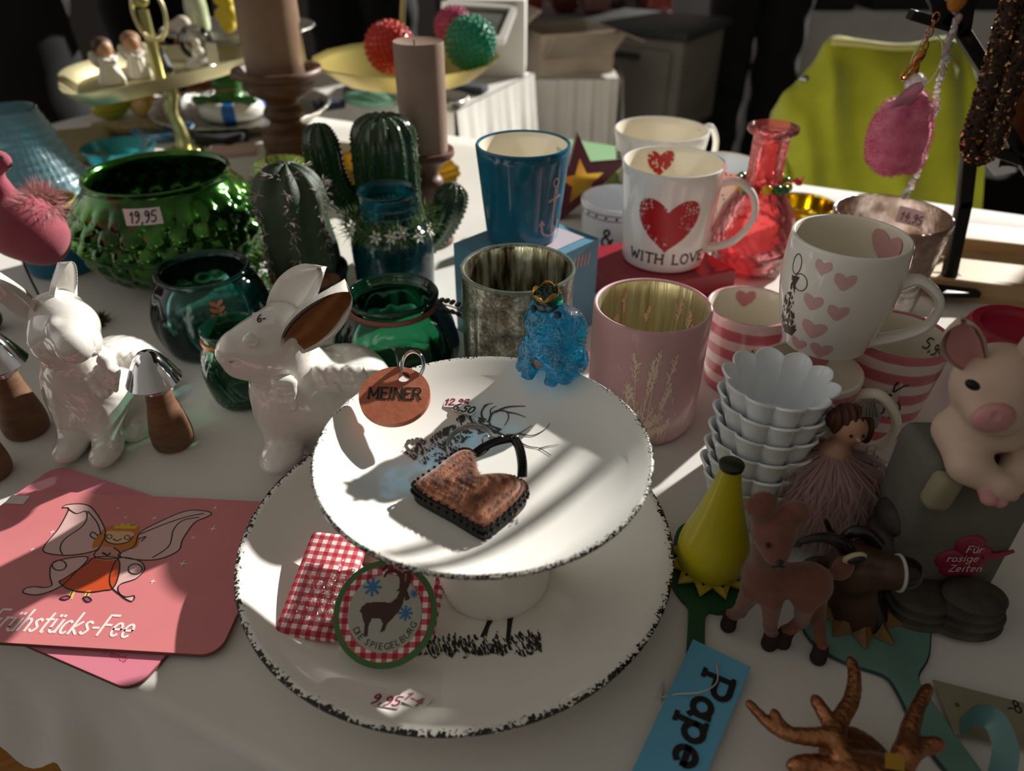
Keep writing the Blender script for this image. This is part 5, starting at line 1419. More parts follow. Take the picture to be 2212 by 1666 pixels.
def leaf_charm(o, rf, a0, x0, z0, s_, mat, lift=.002):
    fn = oncyl(rf, a0, lift); b = MB()
    qq = [tuple(p) for p in cr([(x0 - s_ * .1, z0 + s_ * .9), (x0, z0), (x0 + s_ * .15, z0 - s_ * .9)], 6)]; b.ribbon(qq, s_ * .08, fn)
    for k in range(4):
        for sgn in (-1, 1):
            cx_, cz = x0 + sgn * s_ * (.42 - .05 * k), z0 - s_ * .75 + s_ * .5 * k; a = sgn * .6
            pl = [(cx_ + s_ * (.32 * math.cos(q) * math.cos(a) - .16 * math.sin(q) * math.sin(a)), cz + s_ * (.32 * math.cos(q) * math.sin(a) * sgn * sgn + .16 * math.sin(q) * math.cos(a))) for q in [2 * PI * i / 14 for i in range(14)]]
            b.add([fn(*p) for p in pl], [tuple(range(14))])
    return b.build('leaf_charm', mat, o, smooth=False, label='copper coloured leaf sprig')
leaf_charm(jr, interp(outer), ang_to_cam(X, Y), .004, zt * .72, .010, m_copper)
X, Y, zt, R = rimspec(497, 706, 132, .508)
B = mm(76, (X, Y, .03))
outer = prof([(B * .6, 0), (B * .85, .004), (B, zt * .4), (B * .93, zt * .68), (R * .95, zt * .86), (R, zt)], 6)
jr2 = glass_jar('ribbed_jar', 'small dark green jar with feather relief and copper band, behind the seated rabbits', X, Y, outer, m_dgreen2, n=120, rmod=lambda t_, r, z: r * (1 + .016 * math.sin((abs(((t_ * 8 / (2 * PI)) % 1) - .5) * 2 * 6 + z * 260) * 2) * (1 if z < zt * .8 else 0)))
b = MB(); b.tube([(R * .97 * math.cos(a), R * .97 * math.sin(a), zt * .87) for a in [2 * PI * i / 50 for i in range(50)]], .0012, 8, closed=True, flat=1.8); b.build('copper_band', m_copper, jr2)
# bulb jar front
X, Y, zt, R = rimspec(846, 637, 191, .552)
B = mm(135, (X, Y, .03))
outer = prof([(B * .66, 0), (B * .88, .004), (B, zt * .3), (B * .95, zt * .56), (B * .8, zt * .78), (R * .93, zt * .9), (R * .96, zt * .96), (R, zt)], 6)
bj = glass_jar('bulb_jar', 'dark green lobed bulb jar with copper wire and leaf sprig, behind the cake stand', X, Y, outer, m_dgreen, rmod=lambda t_, r, z: r * (1 + .018 * math.cos(14 * t_) * math.sin(PI * min(1, z / zt))))
b = MB(); b.tube([(R * 1.0 * math.cos(a), R * 1.0 * math.sin(a), zt) for a in [2 * PI * i / 60 for i in range(60)]], .0024, 10, closed=True); b.build('rim', m_dgreen, bj)
b = MB(); b.tube([(R * 1.0 * math.cos(a), R * 1.0 * math.sin(a), zt * .89) for a in [2 * PI * i / 60 for i in range(60)]], .0016, 8, closed=True, flat=1.6); b.build('copper_wire', M('dull_copper_cord', '#8e5a48', .5, .4), bj)
q0 = Vector((R * 1.0, -.008, zt * .93)); ch_ = MB(); stem_ = [q0 + Vector((.0045 * k, -.001 * k, .0012 * k - .0004 * k * k)) for k in range(7)]; ch_.tube(stem_, .0006, 6)
for k in range(1, 7):
    for sg in (-1, 1): ch_.ball(stem_[k] + Vector((.001, -.001, sg * .0045)), (.0032, .0008, .0022), 10, rot=(0, -sg * .7, 0))
ch_.build('leaf_charm', M('dark_bronze', '#4a4132', .4, .8), bj)
# teal bottle with wreath
X, Y, zt, R = rimspec(836, 412, 130, .684)
B = mm(87, (X, Y, .05))
outer = prof([(B * .88, 0), (B * .96, .004), (B * .97, .012), (B, zt * .45), (B * 1.0, zt * .56), (B * .93, zt * .66), (R * .98, zt * .76), (R * .96, zt * .95), (R * 1.03, zt)], 5)
wj = glass_jar('jar_vase', 'teal jar vase with a wreath of grass and white flowers round its neck', X, Y, outer, GLASS('petrol_glass', (.40, .62, .64, 1), .06, bump=(200, .15), body='#145a64', bodyf=.25))
for zz in (.83, .9):
    b = MB(); b.tube([(R * 1.0 * math.cos(a), R * 1.0 * math.sin(a), zt * zz) for a in [2 * PI * i / 50 for i in range(50)]], .0012, 8, closed=True); b.build('screw_thread', wj.children[0].data.materials[0], wj)
tor = MB(); tor.tube([(B * .93 * math.cos(a), B * .93 * math.sin(a), zt * .73) for a in [2 * PI * i / 50 for i in range(50)]], .005, 8, closed=True)
wr_ = MB(); fuzz(wr_, tor, 900, .015, .0007, 4, jitter=.9, mi=0); fuzz(wr_, tor, 700, .011, .0009, 9, jitter=.9, mi=1)
wo = wr_.build('grass_wreath', [M('fresh_grass', '#5b7a2e', .6), M('dark_grass', '#2c4520', .6)], wj, angle=None)
for k, a in enumerate((-1.75, -1.15, -.75, -2.4, -1.4, -.35)):
    c = Vector((B * 1.06 * math.cos(a), B * 1.06 * math.sin(a), zt * .74 + .004 * math.sin(k * 2.3))); b = MB()
    nrm = Vector((math.cos(a), math.sin(a), .4)).normalized(); e1 = nrm.orthogonal().normalized(); e2 = nrm.cross(e1)
    for j in range(6):
        d = e1 * math.cos(j * PI / 3) + e2 * math.sin(j * PI / 3); s_ = nrm.cross(d) * .0016
        b.add([c, c + d * .004 + s_, c + d * .0075 + nrm * .001, c + d * .004 - s_], [(0, 1, 2, 3)])
    b.ball(c + nrm * .0006, .0012, 8); b.build('flower', M('white_petal', '#d9d8cc', .7), wj, label='small white flower', angle=None)

# ================================================================ CACTI
m_cac = M('green_ceramic_cactus', '#173317', .2, coat=.4, var=('#214420', 30))
X, Y = -.133, .774
p = atY(840, 250, Y); zt = p.z
cx1 = thing('ceramic_cactus', 'dark green ceramic cactus with two arms behind the wreathed jar', 'cactus', (X, Y, 0))
def cact(pts, rads, nr=13):
    P = [Vector(q_) for q_ in cr(pts, 10)]; m_ = len(P); Rr = [float(x[0]) for x in cr([(r_,) for r_ in rads], 10)]
    b = MB(); ref = Vector((0, 1, 0)); vs = []; fs = []; nn = nr * 6; bb = MB()
    for i in range(m_):
        tdir = (P[min(i + 1, m_ - 1)] - P[max(i - 1, 0)]).normalized(); u = (ref - tdir * ref.dot(tdir)).normalized(); w = tdir.cross(u); ref = u
        for k in range(nn):
            a = 2 * PI * k / nn; rr = Rr[i] * (.86 + .14 * abs(math.cos(a * nr / 2)) ** .7); vs.append(P[i] + (u * math.cos(a) + w * math.sin(a)) * rr)
        if i % 2 == 0:
            for k in range(nr):
                a = 2 * PI * k / nr; bb.ball(P[i] + (u * math.cos(a) + w * math.sin(a)) * Rr[i] * 1.0, .0017, 6)
    for i in range(m_ - 1):
        for k in range(nn): fs.append((i * nn + k, i * nn + (k + 1) % nn, (i + 1) * nn + (k + 1) % nn, (i + 1) * nn + k))
    vs.append(P[-1]); fs += [((m_ - 1) * nn + k, (m_ - 1) * nn + (k + 1) % nn, len(vs) - 1) for k in range(nn)]
    b.add(vs, fs); b.add(bb.v, bb.f); return b
rb0 = mm(70, (X, Y, .1))
cact([(0, 0, 0), (0, 0, zt * .4), (0, 0, zt * .8), (0, 0, zt * .93), (0, 0, zt * .99), (0, 0, zt)], [rb0 * .75, rb0 * .98, rb0, rb0 * .88, rb0 * .55, rb0 * .1]).build('trunk', m_cac, cx1, angle=None)
cact([(-.015, -.004, zt * .36), (-.045, -.006, zt * .46), (-.060, -.006, zt * .62), (-.064, -.006, zt * .82), (-.064, -.006, zt * .93), (-.064, -.006, zt * .955)], [.013, .0165, .0185, .019, .012, .002], 9).build('arm', m_cac, cx1, angle=None)
cact([(.02, -.01, zt * .14), (.042, -.016, zt * .2), (.059, -.018, zt * .34), (.069, -.018, zt * .50), (.072, -.018, zt * .57), (.073, -.018, zt * .6)], [.013, .015, .017, .0175, .011, .002], 9).build('arm', m_cac, cx1, angle=None)
b = MB(); b.lathe([(1e-7, 0), (rb0 * .9, 0), (rb0 * .95, .004), (rb0 * .8, .006)], 30); b.build('foot_ring', m_cac, cx1)
# faux cactus in pot
X, Y = -.205, .668
zt = atY(640, 362, Y).z
fc = thing('potted_cactus', 'dark faux cactus with white spines in a black pot beside the green globe vase', 'potted plant', (X, Y, 0))
m_pot = M('black_pot', '#131312', .45); b = MB()
b.lathe(wall([(.030, 0), (.033, .003), (.037, .036), (.0385, .038), (.0385, .042)], .003, .004), 40, c=(.004, 0, 0)); b.build('pot', m_pot, fc)
b = MB(); b.lathe([(.0345, .03), (.034, .036), (.02, .038), (1e-7, .039)], 30, c=(.004, 0, 0)); b.build('soil', M('brown_soil', '#4a2f1a', .9, bump=(260, .9, .003)), fc)
for k, (x, y) in enumerate(((-.022, -.024), (.026, -.022), (.018, -.03))):
    b = MB(); b.ball((x + .004, y, .041), (.009, .007, .006), 12, rmod=lambda t_, a: 1 + .1 * math.sin(4 * t_ + k)); b.build('stone', M('reddish_stone', '#6d4024', .7, bump=(200, .5)), fc)
Pb = [E((.001, 0, .05), (.028, .027, .03), .02), K((.001, 0, .05), (-.003, 0, zt - .032), .030, .031, .02), E((-.003, 0, zt - .028), (.030, .028, .030), .01)]
def ribs(Q): a = np.arctan2(Q[..., 1], Q[..., 0]); return .0022 * np.cos(7 * a)
cb_ = body(Pb, 84, noise=ribs); cb_.build('trunk', M('dark_cactus_skin', '#20301c', .6, var=('#2b3d24', 60), bump=(300, .3)), fc, angle=None)
sp = MB(); r6 = random.Random(2)
for k in range(7):
    a = PI / 7 + 2 * PI * k / 7
    for z in [.05 + .0125 * j for j in range(8)]:
        if z > zt - .014: continue
        c = Vector((-.002 + .0325 * math.cos(a), .0325 * math.sin(a), z + .003 * (k % 2)))
        for j in range(9):
            d = Vector((math.cos(a) * .5 + r6.uniform(-1, 1), math.sin(a) * .5 + r6.uniform(-1, 1), r6.uniform(-.9, .9))).normalized() * .0085
            sp.tube([c, c + d * .6, c + d + Vector((0, 0, -.001))], [.0004, .0003, .0001], 4)
for j in range(60):
    a = r6.uniform(0, 2 * PI); c = Vector((-.003 + .014 * math.cos(a), .014 * math.sin(a), zt - .004)); d = Vector((math.cos(a) * 1.2, math.sin(a) * 1.2, r6.uniform(-.1, .8))).normalized() * .013; sp.tube([c, c + d], [.0004, .0001], 4)
sp.build('spines', M('pale_spines', '#b9aaa2', .7), fc, angle=None, label='pale star-shaped spines')
# ================================================================ CANDLES
m_wax = M('brown_wax', '#8a6f5b', .45, sss=.12, var=('#7d6350', 18)); m_wax2 = M('taupe_wax', '#9c8474', .45, sss=.12, var=('#8d7667', 18))
m_dw = WOOD('dark_turned_wood', '#3d2717', '#69452a', 24, (1, 1, 5), .5)
m_dw2 = WOOD('brown_turned_wood', '#4a2a22', '#6c4436', 30, (1, 1, 5), .5)
Y = 1.14; p = atY(597, 146, Y); X, zc_ = p.x, p.z; Rc = mm(97, p)
ck = thing('candlestick', 'large dark turned-wood candlestick carrying the thick brown candle', 'candlestick', (X, Y, 0))
pr = prof([(Rc * .60, 0), (Rc * .62, .006), (Rc * .56, .014), (Rc * .58, zc_ * .2), (Rc * .58, zc_ * .32), (Rc * .42, zc_ * .38), (Rc * .34, zc_ * .44), (Rc * .44, zc_ * .5), (Rc * .45, zc_ * .56), (Rc * .36, zc_ * .62), (Rc * .42, zc_ * .68), (Rc * .70, zc_ * .76), (Rc * .78, zc_ * .84), (Rc * .80, zc_ * .89), (Rc * .98, zc_ * .93), (Rc, zc_ * .97), (Rc * .97, zc_)], 4)
b = MB(); b.lathe([(1e-7, 0)] + pr + [(Rc * .85, zc_), (Rc * .8, zc_ - .008), (1e-7, zc_ - .009)], 56); b.build('turned_body', m_dw, ck)
rc = mm(64, p)
cd = thing('candle', 'thick brown pillar candle on the large wooden candlestick', 'candle', (X, Y, zc_ - .0088))
b = MB(); b.lathe([(1e-7, 0), (rc, 0), (rc * .985, .1), (rc * .99, .19), (rc * .94, .195), (rc * .6, .193), (1e-7, .192)], 48, rmod=lambda t_, r, z: r * (1 + .008 * math.sin(3 * t_ + z * 20))); b.build('wax', m_wax, cd)
b = MB(); b.tube([(0, 0, .192), (.001, 0, .2)], .001, 6); b.build('wick', m_black, cd)
Y = .828; p = atY(903, 88, Y); X, zt = p.x, p.z; zb3 = atY(914, 322, Y).z; rc = mm(55.5, p)
ck = thing('candlestick', 'slim reddish-brown turned candlestick between the green cactus and anchor mug', 'candlestick', (X, Y, 0))
pr = prof([(.026, 0), (.027, .004), (.023, .012), (.019, zb3 * .22), (.0125, zb3 * .28), (.0155, zb3 * .36), (.012, zb3 * .44), (.0165, zb3 * .58), (.018, zb3 * .68), (.013, zb3 * .76), (.02, zb3 * .86), (.031, zb3 * .93), (.032, zb3 * .98), (.0315, zb3)], 4)
b = MB(); b.lathe([(1e-7, 0)] + pr + [(.027, zb3), (.026, zb3 - .004), (1e-7, zb3 - .004)], 48); b.build('turned_body', m_dw2, ck)
cd = thing('candle', 'tall taupe pillar candle with faint drip on the slim candlestick', 'candle', (X, Y, zb3 - .0038))
Lc = zt - zb3 + .0038
b = MB(); b.lathe([(1e-7, 0), (rc * .96, 0), (rc * .97, Lc * .5), (rc, Lc * .97), (rc * .98, Lc), (rc * .9, Lc - .001), (rc * .55, Lc - .0035), (1e-7, Lc - .0045)], 48, rmod=lambda t_, r, z: r * (1 + .01 * math.sin(2 * t_ + z * 30))); b.build('wax', m_wax2, cd)
b = MB(); b.tube([(-.004, 0, Lc - .004), (-.0045, 0, Lc + .001)], .0008, 6); b.build('wick', m_black, cd)

# ================================================================ BLUE GLASS, FLAMINGO
Y = .9; p = atY(12, 236, Y); X, zt = p.x, p.z
t = NT('pale_blue_cut_glass'); nm = t.bump(t.noise(220, 2), .5, .002)
m_bl = GLASS('pale_blue_cut_glass', (.66, .87, .93, 1), .06, bump=(260, .6, .003), body=(.55, .8, .88, 1), bodyf=.33)
o = thing('hurricane_shade', 'pale blue cut-glass lantern shade at the left, behind the flamingo', 'lamp shade', (X, Y, 0))
R1, R0 = mm(58, p), mm(150, (X, Y, .01))
outer = [(R0 + (R1 - R0) * (k / 64) ** .85, zt * k / 64) for k in range(65)]
b = MB(); b.lathe(outer + [(R1 - .001, zt + .0012), (R1 - .0025, zt)] + [(r - .0028, z) for r, z in reversed(outer)], 150, rmod=lambda t_, r, z: r * (1 + .022 * math.sin(24 * t_ + z * 330) * math.sin(24 * t_ - z * 330) * (1 if z < zt * .93 else 0))); b.build('glass_shade', m_bl, o)
b = MB(); b.tube([(R1 * .97 * math.cos(a), R1 * .97 * math.sin(a), zt) for a in [2 * PI * i / 50 for i in range(50)]], .0018, 8, closed=True); b.build('rim', GLASS('clear_blue_rim', (.7, .88, .93, 1), .04), o)
Y = .76; p = atY(128, 435, Y); X = p.x - .018; zt = p.z; R = mm(80, p)
t = NT('turquoise_mercury'); n1 = t.noise(60, 5, .6); zc = t.n('SeparateXYZ', {0: t.coord()}).outputs[2]
zz = t.math('ADD', t.math('MULTIPLY', zc, 1 / zt), t.math('MULTIPLY', n1, .12))
m_tq = t.pbr(t.ramp(zz, [(.78, '#0c6f92'), (.84, '#4f8f98'), (.9, '#b5a06a')]), .25, .35, normal=t.bump(n1, .15), coat=.3)
glass_jar('lantern_jar', 'turquoise glass lantern jar with gold rim, between flamingo and green globe', X, Y, prof([(R * .8, 0), (R * .95, .004), (R * 1.02, zt * .35), (R * .98, zt * .7), (R * .86, zt * .85), (R * .84, zt)], 6), m_tq, .003, 60, cat='candle holder')
Y = 1.1; p = atY(255, 316, Y); R = mm(76, p)
o = glass_jar('glass_bowl', 'bright turquoise glass bowl behind the green globe vase', p.x, Y, prof([(R * .45, 0), (R * .6, .003), (R * .85, p.z * .5), (R, p.z)], 6), GLASS('turquoise_clear', (.25, .80, .86, 1), .05, body=(.05, .6, .68, 1), bodyf=.3), .003, 60, cat='bowl')
p = at(325, 318, 0); R = mm(66, p)
o = thing('glass_dish', 'shallow blue patterned dish behind the turquoise bowl', 'dish', (p.x, p.y + .06, 0))
b = MB(); b.lathe(wall([(R * .6, 0), (R * .8, .004), (R, .014)], .003, .003), 48); b.build('dish_body', M('blue_speckled_glass', '#3f86c2', .2, var=('#9cc2dd', 70, .45, .6)), o)
# flamingo
fl0 = at(190, 702, 0); Y = fl0.y
fp = lambda px, py, dy=0: atY(px, py, Y + dy) - Vector((0, 0, 0))
fo = thing('flamingo', 'pink felt flamingo on thin wire legs at the left edge', 'figurine', (0, 0, 0))
m_fel = M('pink_felt', '#a04454', .85, var=('#923a4a', 50), bump=(500, .3), sheen=.3)
c = fp(50, 490)
bd_ = body([E(c, (.034, .030, .030), .01, (0, .3, 0)), E(fp(95, 520), (.02, .02, .022), .012), K(fp(18, 455), fp(0, 408), .014, .0085, .008), K(fp(0, 408), fp(-14, 375), .0085, .0065, .006), K(fp(-14, 375), fp(-6, 352), .0065, .007, .005), E(fp(-2, 348), (.010, .008, .009), .004)], 70); bd_.build('flamingo_body', m_fel, fo, angle=None)
bk = MB(); bk.tube(cr([tuple(fp(5, 345)), tuple(fp(14, 350)), tuple(fp(20, 362))], 5), [.005] * 5 + [.0035] * 5 + [.001], 10); bk.build('beak', M('black_beak', '#1d1412', .4), fo)
b = MB(); b.ball(fp(4, 340, -.008), .0016, 8); b.build('eye', m_black, fo)
ts = MB(); ts.ball(fp(90, 438), (.014, .012, .010), 12); fz2 = MB(); fuzz(fz2, ts, 1100, .015, .0004, 6, jitter=.8); fz2.build('feather_tuft', M('pale_pink_feather', '#e0a9aa', .8), fo, angle=None, label='fluffy pale pink feathers')
m_wire = M('dark_wire', '#4d3030', .5, .4)
for pts in ([(42, 545), (60, 590), (85, 640), (100, 668), (140, 690), (172, 702)], [(95, 540), (120, 570), (145, 615), (165, 655), (185, 700)]):
    b = MB(); b.tube(cr([tuple(atY(x, y, Y - .004 * i)) for i, (x, y) in enumerate(pts)], 4), .0011, 6); b.build('leg', m_wire, fo)
ft = MB(); ft.lathe([(1e-7, 0), (.012, 0), (.010, .004), (1e-7, .006)], 16); fz3 = MB(); fuzz(fz3, ft, 260, .009, .003, 3, jitter=.9); b = MB(); b.add(ft.v, ft.f); b.add(fz3.v, fz3.f); o_ = b.build('leaf_base', M('reddish_leaves', '#6a3a30', .7, var=('#40502a', 90)), fo, angle=None); o_.location = (fl0.x + .003, fl0.y, .0005)

# ================================================================ BOARDS
m_bd = M('pink_board_print', '#d98385', .35, var=('#d37c80', 12)); m_bd2 = M('rose_board_print', '#d87f92', .35); m_bde = M('board_edge', '#7a4a44', .7)
u1 = Vector((math.cos(math.radians(-3.9)), math.sin(math.radians(-3.9)), 0)); v1 = Vector((-u1.y, u1.x, 0))
BW, BH = .193, .122
br_ = at(472, 1418, .005); ctr1 = br_ - u1 * BW / 2 + v1 * BH / 2
u2 = Vector((math.cos(math.radians(-21.7)), math.sin(math.radians(-21.7)), 0)); v2 = Vector((-u2.y, u2.x, 0))
br2 = at(288, 1496, .0025); ctr2 = br2 - u2 * BW / 2 + v2 * BH / 2
def brd(name, label, ctr, u, z0, mat):
    o = thing(name, label, 'board', (ctr.x, ctr.y, z0), (0, 0, math.atan2(u.y, u.x)))
    b = MB(); b.prism(rrect(BW, BH, .011, 8), 0, .0020); b.build('board_core', m_bde, o, angle=60)
    b = MB(); b.prism(rrect(BW - .0006, BH - .0006, .0108, 8), .0020, .0023); b.build('printed_face', mat, o, smooth=False); return o
b2 = brd('breakfast_board', 'lower rose breakfast board sticking out askew under the fairy board', ctr2, u2, .0006, m_bd2)
bt = MB(); f = lambda x, y: Vector((x, y, .0024)); wd = sans(bt, '\u00a9 Rannenberg & friends', .0062, f, BW / 2 - .078, -BH / 2 + .012); bt.build('small_lettering', M('deep_pink_ink', '#c03a63', .5), b2, smooth=False)
b1 = brd('breakfast_board', 'upper pink breakfast board with fairy drawing and white lettering', ctr1, u1, .0030, m_bd)
def bl(px, py):
    d = at(px, py, .0053) - ctr1; return (d.dot(u1), d.dot(v1))
f1 = lambda z: (lambda x, y: Vector((x, y, z)))
def fill(o, nm, pxs, mat, z, smoothit=True, lab=None):
    P = [bl(*p) for p in pxs]
    if smoothit: P = [tuple(p) for p in cr(P, 6, True)]
    b = MB(); tri = tessellate_polygon([[Vector((*p, 0)) for p in P]]); b.add([Vector((*p, z)) for p in P], [tuple(t) for t in tri])
    # keep faces up
    b.f = [tuple(ff) if (Vector(b.v[ff[1]]) - Vector(b.v[ff[0]])).cross(Vector(b.v[ff[2]]) - Vector(b.v[ff[0]])).z > 0 else tuple(reversed(ff)) for ff in b.f]
    return b.build(nm, mat, o, smooth=False, label=lab), P
m_wing = M('pale_wing_print', '#dcb3b0', .35); ink_ = MB()
def line(pxs, w=.0007, closed=False, sm_=True):
    P = [bl(*p) for p in pxs]
    if sm_: P = [tuple(p) for p in cr(P, 6, closed)]
    if closed: P = P + [P[0]]
    ink_.ribbon(P, w, f1(.00255))
for w_ in ([(205, 1190), (150, 1200), (100, 1195), (96, 1180), (125, 1145), (145, 1110), (148, 1098), (135, 1097), (150, 1090), (190, 1092), (215, 1120), (228, 1150), (222, 1170)],
           [(255, 1200), (300, 1210), (345, 1208), (385, 1190), (395, 1165), (420, 1130), (445, 1118), (457, 1110), (440, 1104), (400, 1105), (340, 1130), (302, 1152), (290, 1180)],
           [(190, 1205), (140, 1208), (112, 1220), (108, 1245), (112, 1265), (95, 1270), (75, 1268), (55, 1272), (52, 1282), (85, 1285), (130, 1268), (160, 1240)],
           [(258, 1206), (300, 1212), (312, 1230), (295, 1250), (262, 1262), (255, 1275), (265, 1290), (285, 1300), (290, 1288), (270, 1290), (250, 1278), (238, 1262), (240, 1235)]):
    fill(b1, 'wing_print', w_, m_wing, .0024); line(w_, closed=True)
line([(148, 1100), (165, 1110), (185, 1105), (188, 1120), (175, 1140), (140, 1165), (130, 1185), (135, 1198)]); line([(190, 1105), (210, 1130), (218, 1155)]); line([(430, 1118), (395, 1125), (375, 1145), (365, 1180), (330, 1205)]); line([(302, 1155), (350, 1135), (400, 1118), (440, 1110)])
for c_ in ((128, 1222, 15, 11), (292, 1230, 15, 11)): line([(c_[0] + c_[2] * math.cos(a), c_[1] + c_[3] * math.sin(a)) for a in [2 * PI * i / 10 for i in range(10)]], closed=True)
fill(b1, 'hair_print', [(230, 1140), (205, 1165), (200, 1185), (215, 1182), (240, 1190), (275, 1188), (298, 1180), (300, 1150), (298, 1135), (270, 1135)], M('orange_hair_print', '#c8741c', .4), .00242)
fill(b1, 'face_print', [(226, 1158), (230, 1170), (250, 1176), (275, 1172), (287, 1160), (286, 1150), (255, 1148), (232, 1148)], M('face_print', '#e0b58a', .4), .00245)
fill(b1, 'dress_print', [(205, 1205), (185, 1220), (140, 1250), (128, 1258), (150, 1274), (190, 1280), (225, 1276), (246, 1270), (258, 1235), (252, 1206)], M('orange_dress_print', '#c64a1e', .4), .00242)
fill(b1, 'bodice_print', [(215, 1183), (205, 1200), (215, 1210), (250, 1210), (258, 1195), (245, 1183)], M('dusty_bodice_print', '#cf8f7c', .4), .00245)
fill(b1, 'crown_print', [(246, 1142), (252, 1132), (258, 1138), (264, 1129), (272, 1135), (280, 1130), (282, 1137), (300, 1135), (292, 1143)], M('yellow_crown_print', '#d9b81c', .4), .00247, False)
for leg in ([(158, 1278), (152, 1292)], [(190, 1280), (185, 1293)]):
    P = [bl(*p) for p in leg]; bb_ = MB(); bb_.ribbon(P, .003, f1(.00242)); bb_.build('leg_print', M('yellow_leg_print', '#e3c060', .4), b1, smooth=False)
for sh in ([(130, 1293), (145, 1288), (152, 1292), (140, 1297)], [(180, 1292), (190, 1290), (198, 1298), (188, 1301)]): fill(b1, 'shoe_print', sh, M('purple_shoe_print', '#9c4a7c', .4), .00245); line(sh, closed=True)
line([(205, 1205), (185, 1220), (140, 1250), (128, 1258), (150, 1274), (190, 1280), (225, 1276), (246, 1270), (258, 1235), (252, 1206)], closed=True)
line([(226, 1155), (230, 1170), (250, 1176), (275, 1172), (287, 1160)]); line([(245, 1165), (253, 1169), (262, 1165)]); line([(215, 1185), (203, 1200), (222, 1208), (252, 1206), (260, 1196), (246, 1184)]); line([(222, 1195), (232, 1200), (238, 1196)], .0012)
for c_ in ((236, 1160), (275, 1162)): line([(c_[0] + 6 * math.cos(a), c_[1] + 4.5 * math.sin(a)) for a in [2 * PI * i / 8 for i in range(8)]], .0005, True)
line([(158, 1276), (152, 1290)], .0005); line([(192, 1280), (185, 1292)], .0005); line([(205, 1165), (195, 1158), (200, 1150), (212, 1158)]); line([(300, 1165), (315, 1160), (305, 1170)])
ink_.build('ink_outline', m_black, b1, smooth=False)
sw = MB()
for (x, y, s_) in ((113, 1150, 8), (70, 1188, 8), (333, 1120, 7), (272, 1118, 6), (460, 1143, 14), (395, 1218, 14), (418, 1162, 7), (330, 1257, 8), (465, 1098, 8), (255, 1098, 5)):
    for a in (0, PI / 2):
        c = bl(x, y); d = (s_ * .00026 * math.cos(a), s_ * .00026 * math.sin(a)); sw.ribbon([(c[0] - d[0], c[1] - d[1]), c, (c[0] + d[0], c[1] + d[1])], [.0001, .0011, .0001], f1(.00245))
sw.build('sparkle_print', M('pale_sparkle_print', '#f0d5d2', .4), b1, smooth=False)
lt_ = MB(); s0 = bl(-28, 1352); e0 = bl(292, 1362)
ww = textw('Fr\u00fchst\u00fccks-Fee', 1, .1); hh = (e0[0] - s0[0]) / ww
letters(lt_, 'Fr\u00fchst\u00fccks-Fee', hh * 1.0, .0015, f1(.00240), s0[0], s0[1] - .002, .1, .12, wob=.02, ys=1.4); lt_.build('white_lettering', M('white_print', '#f3e6e2', .4), b1, smooth=False, label='white hand-written words')
sm_ = MB()
o_ = bl(490, 1300); rxx, ryy = Vector((0, 1)), Vector((-1, 0)); sans(sm_, '\u00a9 Rannenberg & friends', .0058, lambda x, y: Vector((o_[0] + (rxx * x + ryy * y).x + .008, o_[1] + (rxx * x + ryy * y).y, .0024))); sm_.build('small_lettering', m_black, b1, smooth=False)
c = bl(38, 1080); a_ = MB(); a_.add([Vector((c[0] + x, c[1] + y, .0026)) for x, y in rrect(.0135, .0085, .001, 2)], [tuple(range(12))]); a_.build('price_sticker', m_paperpink, b1, smooth=False)
# ================================================================ WHITE RABBITS
m_rab = M('white_glazed_ceramic', '#e6e2db', .08, coat=1.0, bump=(120, .14, .002))
def wisp(Q): return .00022 * np.sin(Q[..., 0] * 900 + Q[..., 2] * 250 + 2 * np.sin(Q[..., 2] * 300)) * np.sin(Q[..., 2] * 260 + Q[..., 1] * 200) * (Q[..., 2] < .075)
# rabbit A: upright, facing the viewer, body to the right rear
A0 = at(190, 978, 0)
ra = thing('rabbit_figurine', 'white glazed rabbit sitting upright behind the pink boards, ears spread apart', 'figurine', A0)
ga = lambda px, py, dy: tuple(atY(px, py, A0.y + dy) - A0)
P = [K(ga(155, 955, .004), ga(172, 860, .022), .0098, .015, .01), K(ga(232, 965, .0), ga(222, 860, .02), .0098, .0145, .01), E(ga(150, 968, -.006), (.0105, .016, .0085), .006), E(ga(230, 975, -.010), (.0105, .017, .0085), .006),
     E(ga(190, 838, .030), (.030, .027, .032), .014), E(ga(262, 815, .062), (.034, .034, .034), .016), E(ga(300, 850, .058), (.023, .033, .030), .012), E(ga(310, 912, .035), (.014, .024, .011), .008),
     K(ga(170, 800, .026), ga(146, 735, .022), .024, .018, .010), K(ga(128, 682, .024), ga(160, 748, -.012), .0185, .0120, .008), E(ga(118, 735, .010), (.0165, .017, .018), .008), E(ga(152, 705, .012), (.019, .018, .018), .008), E(ga(182, 712, .003), (.0052, .006, .006), .004), E(ga(120, 708, -.006), (.0045, .005, .005), .004), E(ga(190, 742, .002), (.009, .010, .010), .006),
     E(ga(345, 830, .085), .010, .006)]
for k, (px_, py_) in enumerate(((225, 780), (238, 796), (232, 815), (246, 806), (218, 800), (228, 834), (243, 826), (205, 815), (215, 840))): P.append(K(ga(px_, py_, .004 + .001 * (k % 3)), ga(px_ + 6, py_ + 17, .0005 + .001 * (k % 2)), .0052, .0022, .0025))
for k in range(9): P.append(K(ga(262 + 9 * (k % 5), 772 + 12 * (k // 5), .026 + .002 * (k % 3)), ga(276 + 9 * (k % 5), 780 + 13 * (k // 5), .026 + .002 * (k % 3)), .0042, .002, .0025))
body(P, 110, [K(ga(153, 764, -.026), ga(166, 766, -.026), .0012, .0012, .002)], noise=wisp).build('rabbit_body', m_rab, ra, angle=None)
